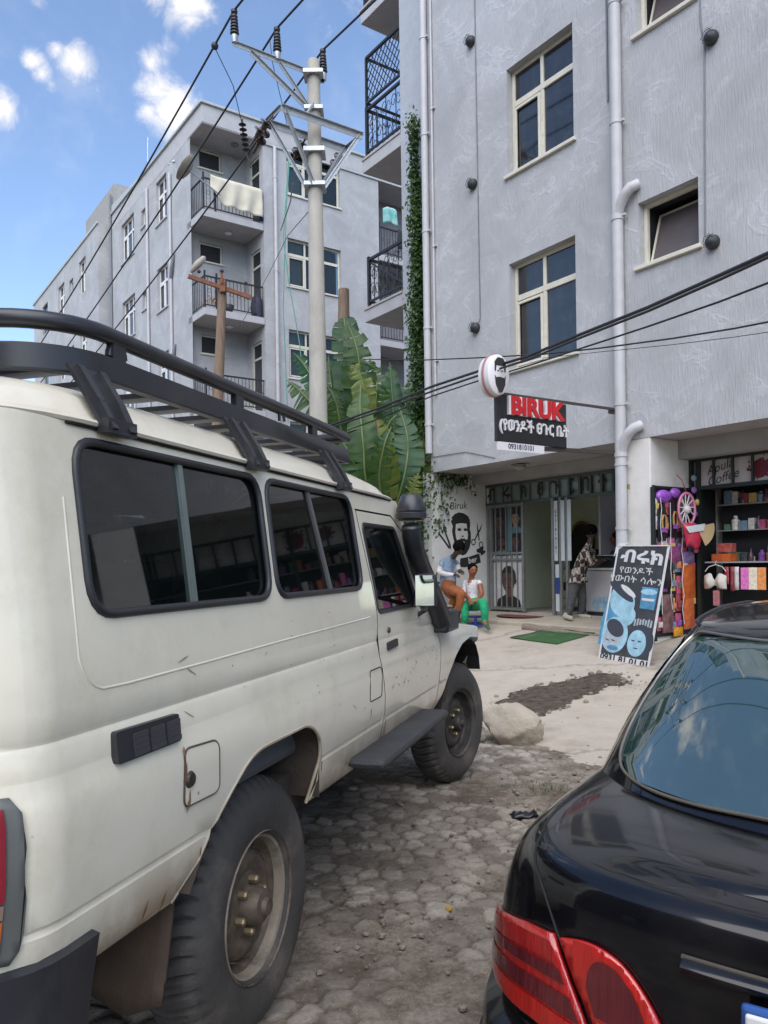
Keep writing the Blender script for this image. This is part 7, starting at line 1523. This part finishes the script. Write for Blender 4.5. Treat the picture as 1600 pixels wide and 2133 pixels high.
hand(J,E,'ha','wrA',fy(1258,1166,Y+.2)-fy(1252,1170,Y+.15),(0,0,1),0); hand(J,E,'hb','wrB',(.9,.3,.1),(0,0,1),0)
for k_ in ('heelA','toeA','heelB','toeB','ankA','ankB'): p_, r_ = J[k_]; p_.z = max(p_.z, .548+r_*(.9 if k_[:3] != 'ank' else 1.6))
hd = fy(1232,1110,Y+.10); t = person('person in a plaid shirt and dark jeans leaning on the shop counter', (fy(1200,1300,Y).x,Y,.55), J, E, [M['skin_d'],M['plaid'],M['jeans'],M['sneaker'],M['sneak_d'],M['hair']], (hd,.092,(.75,.55,-.05)), [((0,-.12,.45),1.12,(1.0,1.05,.98)),((0,.30,.95),.62,(1.25,.9,.7)),((0,-.5,.7),.7,(1.2,1,1))])
# shirt tail and shoe tops as clothing
mb = MB(); o = V((fy(1200,1300,Y).x,Y,.55)); c = fy(1206,1203,Y)-o; c1 = fy(1203,1214,Y)-o
mb.sheet([[c*(1-k)+c1*k+V(((.135+.02*k)*math.cos(i*.3142),(.155+.02*k)*math.sin(i*.3142),.012*math.sin(i*2))) for i in range(20)] for k in (0,.5,1)], True); mb.build('shirt_tail', M['plaid'], t, smooth=60, solid=.006)
# --- shopkeeper behind the counter, seen to the shoulders
Y = 2.2; J = {'pelvis':(fy(1292,1215,Y),.13),'waist':(fy(1292,1190,Y),.12),'chest':(fy(1291,1163,Y),.14),'collar':(fy(1290,1145,Y),.07),'neck':(fy(1288,1137,Y),.05),'skull':(fy(1287,1125,Y),.05),
 'shA':(fy(1276,1152,Y),.06),'elA':(fy(1270,1180,Y),.045),'wrA':(fy(1268,1196,Y-.15),.03),'shB':(fy(1306,1152,Y),.06),'elB':(fy(1312,1180,Y),.045),'wrB':(fy(1306,1200,Y-.1),.03),'legA':(fy(1284,1245,Y),.1),'legB':(fy(1298,1245,Y),.1),'footA':(V((fy(1284,1245,Y).x,Y,.64)),.05),'footB':(V((fy(1298,1245,Y).x,Y,.64)),.05)}
E = [('pelvis','waist',1),('waist','chest',1),('chest','collar',1),('collar','neck',0),('neck','skull',0),('chest','shA',1),('shA','elA',1),('elA','wrA',0),('chest','shB',1),('shB','elB',1),('elB','wrB',0),('pelvis','legA',1),('pelvis','legB',1),('legA','footA',1),('legB','footB',1)]
hand(J,E,'ha','wrA',(-.3,-.8,-.2),(0,0,1),0); hd = fy(1284,1122,Y)
person('shopkeeper person facing the customer half hidden by the white pillar', (hd.x,Y,.58), J, E, [M['skin_w'],M['sneak_d'],M['hair']], (hd,.10,(-.85,-.35,0)), [((0,-.22,.42),.95,(.98,.95,.88))])
# --- woman on the blue stool
Y = .05; gz0 = .36
J = {'pelvis':(fy(985,1262,Y+.1),.125),'waist':(fy(985,1242,Y+.08),.118),'chest':(fy(984,1218,Y+.06),.125),'collar':(fy(983,1205,Y+.04),.07),'neck':(fy(983,1199,Y+.03),.048),'skull':(fy(984,1188,Y+.02),.05),
 'hipA':(fy(977,1264,Y),.10),'kneeA':(fy(966,1259,Y-.22),.078),'shinA':(fy(970,1283,Y-.20),.068),'ankA':(fy(966,1300,Y-.18),.052),'toeA':(fy(972,1312,Y-.34),.03),
 'hipB':(fy(994,1262,Y),.10),'kneeB':(fy(1006,1253,Y-.20),.080),'shinB':(fy(1010,1275,Y-.18),.072),'ankB':(fy(1010,1295,Y-.16),.055),'footB':(fy(1013,1303,Y-.22),.035),'toeB':(fy(1019,1310,Y-.34),.028),
 'shA':(fy(969,1211,Y),.055),'elA':(fy(966,1237,Y-.06),.044),'wrA':(fy(979,1249,Y-.2),.030),'shB':(fy(998,1211,Y+.06),.055),'elB':(fy(1004,1238,Y),.044),'wrB':(fy(993,1252,Y-.2),.030)}
E = [('pelvis','waist',1),('waist','chest',1),('chest','collar',0),('collar','neck',0),('neck','skull',0),('pelvis','hipA',2),('hipA','kneeA',2),('kneeA','shinA',2),('shinA','ankA',2),('ankA','toeA',0),('pelvis','hipB',2),('hipB','kneeB',2),('kneeB','shinB',2),('shinB','ankB',2),('ankB','footB',0),('footB','toeB',3),
 ('chest','shA',1),('shA','elA',1),('elA','wrA',0),('chest','shB',1),('shB','elB',0),('elB','wrB',0)]
hand(J,E,'ha','wrA',(.8,-.4,-.3),(0,0,1),0); hand(J,E,'hb','wrB',(-.8,-.4,-.3),(0,0,1),0)
hd = fy(985,1188,Y+.02); person('person in green trousers and speckled white blouse seated on a blue stool', (fy(988,1310,Y).x,Y,gz0), J, E, [M['skin_w'],M['blouse'],M['greenc'],mat('green_sandal', (.02,.12,.06), .6),M['hair']], (hd,.093,(.80,-.30,-.05)), [((0,-.15,.42),1.0,(.92,.95,.85)),((0,-.55,.55),.55,(1,1,1))])
t = fth('plastic_stool', 'blue plastic stool under the person in green trousers', 'stool', (fy(991,1306,.12).x,.12,gz0))
M['blue_pl'] = mat('blue_plastic', (.015,.055,.30), .35, var=.06); mb = MB(); mb.box(-.14,.14,-.13,.13,.19,.225); mb.build('seat', M['blue_pl'], t, bevel=.02)
for a, b in ((-1,-1),(1,-1),(1,1),(-1,1)): mb = MB(); mb.bar((a*.155,b*.145,0),(a*.115,b*.105,.20),.055,.02,up=(0,1,0)); mb.build('leg', M['blue_pl'], t, bevel=.006)
mb = MB(); 
for s in (-1,1): mb.box(-.135,.135,s*.13-.006,s*.13+.006,.07,.10); mb.box(s*.14-.006,s*.14+.006,-.12,.12,.07,.10)
mb.build('stretcher', M['blue_pl'], t)
# --- person braiding hair, seated behind on a pale chair
Y = -.02
J = {'pelvis':(fy(934,1222,Y),.14),'waist':(fy(933,1203,Y),.135),'chest':(fy(935,1178,Y),.145),'collar':(fy(941,1163,Y),.075),'neck':(fy(947,1157,Y-.03),.05),'skull':(fy(953,1148,Y-.06),.055),
 'hipA':(fy(937,1228,Y-.1),.11),'kneeA':(fy(962,1235,Y-.25),.085),'shinA':(fy(956,1265,Y-.22),.06),'ankA':(fy(951,1294,Y-.2),.04),'toeA':(fy(958,1303,Y-.32),.03),
 'hipB':(fy(930,1228,Y+.1),.11),'kneeB':(fy(948,1246,Y-.02),.085),'shinB':(fy(938,1268,Y),.06),'ankB':(fy(936,1292,Y),.04),'toeB':(fy(942,1302,Y-.1),.03),
 'shA':(fy(921,1170,Y-.12),.066),'elA':(fy(914,1192,Y-.18),.052),'foA':(fy(932,1197,Y-.22),.043),'wrA':(fy(946,1197,Y-.2),.032),'shB':(fy(951,1170,Y+.12),.066),'elB':(fy(957,1190,Y+.10),.045),'wrB':(fy(962,1190,Y+.0),.03)}
E = [('pelvis','waist',1),('waist','chest',1),('chest','collar',1),('collar','neck',0),('neck','skull',0),('pelvis','hipA',3),('hipA','kneeA',3),('kneeA','shinA',3),('shinA','ankA',0),('ankA','toeA',0),('pelvis','hipB',3),('hipB','kneeB',3),('kneeB','shinB',3),('shinB','ankB',0),('ankB','toeB',0),
 ('chest','shA',1),('shA','elA',2),('elA','foA',2),('foA','wrA',2),('chest','shB',1),('shB','elB',2),('elB','wrB',0)]
hand(J,E,'ha','wrA',(.9,-.1,-.05),(0,0,1),0,curl=.8); hand(J,E,'hb','wrB',(.7,-.5,-.1),(0,0,1),0,curl=.8)
hd = fy(956,1143,Y-.07); person('person in a denim vest and rust trousers braiding hair beside the mural', (fy(940,1300,Y).x,Y,gz0), J, E, [M['skin_d'],M['denim'],M['whitec'],M['rustc'],M['hair']], (hd,.098,(.65,-.25,-.7)), [((0,-.25,.36),1.08,(1.0,1.05,1.0)),((0,-.75,.2),.6,(1,1,1))])
t = fth('chair', 'pale low chair under the person braiding hair', 'chair', (fy(932,1300,0).x,.02,gz0)); mb = MB(); mb.box(-.22,.22,-.2,.2,.36,.40); mb.build('seat', M['cream'], t, bevel=.015)
for a, b in ((-1,-1),(1,-1),(1,1),(-1,1)): mb = MB(); mb.bar((a*.2,b*.18,0),(a*.19,b*.17,.36),.035); mb.build('leg', M['sneak_d'], t)
o = MB(); o.box(-.13,.13,-.12,.12,0,.2); o = o.build('cardboard_box', mat('dark_red_box', (.12,.03,.03), .7), loc=fr(-10.98,-.35,.37), rz=FRA, bevel=.01); tag(o, 'small dark red box on the ground by the mural corner', 'box')
# --- advertising board leaning by the forecourt edge
b0 = fy(1247,1376,-.84); b1 = fy(1350,1396,-1.0); b0.z = .225; b1.z = .20; t0 = fy(1289,1131,-.54); t1 = fy(1392,1142,-.70)
ux = (b1-b0); w_ = ux.length; ux.normalize(); vz = ((t0-b0)+(t1-b1))*.5; h_ = vz.length; vz.normalize(); nn = ux.cross(vz).normalized(); vz = nn.cross(ux)*-1 if False else vz
Mx = Matrix(((ux.x,-nn.x*-1,vz.x,b0.x),(ux.y,-nn.y*-1,vz.y,b0.y),(ux.z,-nn.z*-1,vz.z,b0.z),(0,0,0,1)))
nb = ux.cross(vz).normalized()*1.0   # points towards the viewer or away
if (CAMF-b0).dot(nb) > 0: nb = -nb
Mx = Matrix(((ux.x,nb.x,vz.x,b0.x),(ux.y,nb.y,vz.y,b0.y),(ux.z,nb.z,vz.z,b0.z),(0,0,0,1)))
AB = tag(bpy.data.objects.new('advertising_board', None), 'leaning black advertising board with white script and blue haircut pictures', 'advertising board'); COL.objects.link(AB); AB.matrix_world = MFR @ Mx
w = w_; h = h_
M['board'] = mat('board_black', (.035,.034,.038), .6, var=.15, dirt=(.11,.10,.10), dirtscale=6, dirtamt=.5); M['chalk'] = mat('board_white', (.60,.60,.60), .6, var=.1, dirt=(.4,.37,.33), dirtscale=9)
mb = MB(); mb.box(.012,w-.012,-.004,.012,.012,h-.012); mb.build('panel', M['board'], AB)
mb = MB(); mb.bar((0,0,.006),(w,0,.006),.028,.016); mb.bar((0,0,h-.006),(w,0,h-.006),.028,.014); mb.bar((.005,0,.02),(.005,0,h-.02),.012,.028); mb.bar((w-.005,0,.02),(w-.005,0,h-.02),.012,.028); mb.bar((.05,.03,0),(.05,.03,h),.03); mb.bar((w-.05,.03,0),(w-.05,.03,h),.03); mb.build('frame', M['chalk'], AB)
def P2(px, py): # photo pixel -> board plane
    d = MFi.to_3x3() @ ray(px,py); s = (b0-CAMF).dot(nb)/d.dot(nb); q = CAMF+d*s-b0; return q.dot(ux), q.dot(vz)
mb = MB()
def put(mb, body, a, b, size, bold=.004, sx=1.0, y=-.0062, fit=True):
    """lay a line of writing between two photo positions"""
    p, q = P2(*a), P2(*b); me = text(body, size, bold=bold); xsv = [v.co.x for v in me.vertices]; L_w = max(xsv)-min(xsv); cx = (max(xsv)+min(xsv))/2; D = math.hypot(q[0]-p[0],q[1]-p[1]); k = D/L_w if fit else 1; an = math.atan2(q[1]-p[1],q[0]-p[0])
    n0 = len(mb.v); mb.mesh(me); mb.xf(Matrix.Translation(((p[0]+q[0])/2,y,(p[1]+q[1])/2)) @ Matrix.Rotation(-an,4,'Y') @ Matrix.Diagonal((k,1,1,1)) @ Matrix.Translation((-cx,0,0)), n0)
put(mb, 'ብሩክ', (1294,1158), (1382,1166), .20, .008); put(mb, 'የወንዶች', (1292,1187), (1361,1193), .105, 0); put(mb, 'የውበት ሳሎን', (1273,1203), (1380,1215), .105, 0)
mb.build('lettering', M['chalk'], AB, recalc=False)
BM = [M['board'], mat('pic_pale_blue', (.30,.50,.60), .5, var=.25, scale=9), mat('pic_blue', (.07,.24,.40), .5, var=.3, scale=9), mat('pic_dark', (.035,.035,.05), .5, var=.2), M['chalk'], mat('pic_grey', (.36,.40,.44), .5, var=.2, scale=12)]
def el(mb, px, py, rx, rz, y, rot=0, a0=0, a1=6.2832, n=28):
    c = P2(px,py); mb.poly([(c[0]+rx*math.cos(a)*math.cos(rot)-rz*math.sin(a)*math.sin(rot), y, c[1]+rx*math.cos(a)*math.sin(rot)+rz*math.sin(a)*math.cos(rot)) for a in [a0+(a1-a0)*i/n for i in range(n+1)]])
mb = MB()
mb.cur = 2; mb.poly([(*(lambda q: (q[0],-.0048,q[1]))(P2(*p)),) for p in [(1266,1255),(1322,1260),(1300,1305),(1290,1345),(1246,1342),(1254,1290)]])
mb.cur = 1; el(mb, 1297,1252,.24,.19,-.0055,-.5); mb.cur = 3; el(mb,1296,1232,.26,.055,-.0065,-.45); mb.cur = 4; el(mb,1310,1231,.16,.035,-.0072,-.45); mb.cur = 1; el(mb,1308,1285,.14,.11,-.0058,.4)
mb.build('picture', BM, AB, recalc=False); mb = MB()
mb.cur = 1; el(mb,1281,1322,.235,.225,-.0075); mb.cur = 5; el(mb,1277,1328,.155,.17,-.0082,-.2); mb.cur = 3; el(mb,1283,1308,.165,.10,-.009,-.35)
for e in (-.06,.05): q = P2(1273,1334); mb.poly([(q[0]+e-.035,-.0095,q[1]+.02),(q[0]+e+.03,-.0095,q[1]+.005),(q[0]+e+.03,-.0095,q[1]-.008),(q[0]+e-.03,-.0095,q[1]+.003)])
mb.cur = 2; el(mb,1277,1349,.10,.03,-.0094)
mb.build('picture', BM, AB, recalc=False); mb = MB()
mb.cur = 3; el(mb,1333,1336,.23,.20,-.0070); mb.cur = 1; el(mb,1327,1340,.155,.16,-.0080,-.15)
mb.cur = 3
for e in (-.06,.05): q = P2(1327,1336); mb.poly([(q[0]+e-.03,-.0088,q[1]+.012),(q[0]+e+.03,-.0088,q[1]+.012),(q[0]+e+.025,-.0088,q[1]-.005),(q[0]+e-.025,-.0088,q[1]-.005)])
q = P2(1325,1349); mb.poly([(q[0]-.04,-.0088,q[1]),(q[0]+.04,-.0088,q[1]-.005),(q[0]+.03,-.0088,q[1]-.018),(q[0]-.03,-.0088,q[1]-.014)])
mb.build('picture', BM, AB, recalc=False); mb = MB()
mb.cur = 2; c = P2(1351,1247); mb.poly([(c[0]-.13,-.0055,c[1]+.14),(c[0]+.14,-.0055,c[1]+.13),(c[0]+.125,-.0055,c[1]-.13),(c[0]-.115,-.0055,c[1]-.12)]); mb.cur = 1; el(mb,1353,1233,.135,.035,-.0062); mb.cur = 4; mb.poly([(c[0]-.10,-.0066,c[1]+.005),(c[0]+.11,-.0066,c[1]),(c[0]+.105,-.0066,c[1]-.03),(c[0]-.10,-.0066,c[1]-.025)])
mb.build('picture', BM, AB, recalc=False); mb = MB()
mb.cur = 5; rr = random.Random(1); c = P2(1338,1295)
for k in range(7): x = c[0]-.13+.045*k; mb.poly([(x,-.0055,c[1]-.06+.01*k*0),(x+.03,-.0055,c[1]-.06),(x+.035,-.0055,c[1]+.02+.02*(k % 2)),(x+.005,-.0055,c[1]+.03)])
mb.build('script_print', BM, AB, recalc=False); mb = MB()
mb.cur = 4; a = [P2(*p) for p in [(1249,1359),(1352,1377),(1349,1394),(1247,1374)]]; mb.poly([(q[0],-.0052,q[1]) for q in a])
a = [P2(*p) for p in [(1290,1131),(1312,1130),(1284,1148),(1283,1142)]]; mb.poly([(q[0],-.0052,q[1]) for q in a]); a = [P2(*p) for p in [(1283,1145),(1290,1141),(1281,1158),(1279,1160)]]; mb.poly([(q[0],-.0053,q[1]) for q in a])
mb.build('strip', BM, AB, recalc=False)
mb = MB(); put(mb, '0931 81 01 01', (1251,1366), (1349,1386), .105, .004, y=-.0065); mb.build('number_lettering', M['paint'], AB, recalc=False)
# --- log, mats, stones at the step
t_ = fy(1092,1306,.24); u_ = fy(1262,1334,.20); t_.z = max(t_.z,.40); o = MB(); g = []
pts = [t_*(1-k/10)+u_*(k/10)+V((0,.01*math.sin(k*2),.006*math.sin(k*3))) for k in range(11)]; o.tube([MFR @ p for p in pts], [.062+.006*math.sin(k*1.7) for k in range(11)], 12); o = o.build('log', mat('grey_log', (.22,.18,.14), .9, var=.3, scale=6, stretch=(3,3,14), bump=.5, bscale=20), smooth=60); tag(o, 'grey weathered log lying along the front of the shop step', 'log')
def sheetmat(name, lab, cat, pts, m, yl, thick=.008):
    q = [gp(*p,) for p in pts]; bb = MB(); 
    a, b, c, d = q; g = [[(a*(1-s)+b*s)*(1-r)+(d*(1-s)+c*s)*r for s in np.linspace(0,1,12)] for r in np.linspace(0,1,8)]; bb.sheet([[V((p.x,p.y,gz(p.x,p.y)+.022+.004*math.sin(i*1.3+j))) for j, p in enumerate(r)] for i, r in enumerate(g)]); o = bb.build(name, m, smooth=60, solid=thick); tag(o, lab, cat); return o
sheetmat('door_mat', 'green artificial grass mat lying on the concrete before the step', 'mat', [(1062,1331),(1152,1311),(1240,1322),(1160,1345)], mat('astro_turf', (.035,.105,.03), .95, var=.35, scale=60, bump=.9, bscale=220, dirt=(.22,.2,.15), dirtscale=3, dirtamt=.5), 0)
c = fy(1082,1283,.85); o = MB(); o.lathe([(0,0),(.42,0),(.42,.006),(0,.008)], (0,0,0), n=30); o = o.build('floor_mat', mat('maroon_mat', (.15,.045,.045), .95, var=.2, bump=.5), loc=fr(c.x-.05,.92,.548), rz=FRA); o.scale = (1.15,.75,1); tag(o, 'oval maroon mat on the shop step in front of the gate', 'mat')
o = MB(); o.box(-.12,.12,-.08,.08,0,.12); o = o.build('paving_block', M['conc'], loc=fr(-6.3,-.75,.235), rz=FRA+.3, bevel=.02); tag(o, 'grey concrete block on the ground beside the leaning board', 'block')
# paper notices pasted on the pillar
for (z, c, lab, w2, h2) in [(2.42,(.45,.36,.2),'small yellow printed notice pasted on the white pillar front',.15,.07),(2.22,(.42,.42,.62),'small bluish white notice pasted on pillar under yellow one',.11,.13)]:
    o = MB(); o.cur = 0; o.box(0,w2,-.003,0,0,h2); o.cur = 1
    for k in range(3): o.box(.01,w2*.8,-.005,-.0031,h2*(.2+.25*k),h2*(.3+.25*k))
    o = o.build('notice', [mat('notice_paper', c, .8), mat('notice_ink', (.05,.04,.12), .8)], loc=fr(-6.955,.0035,z), rz=FRA); tag(o, lab, 'notice')
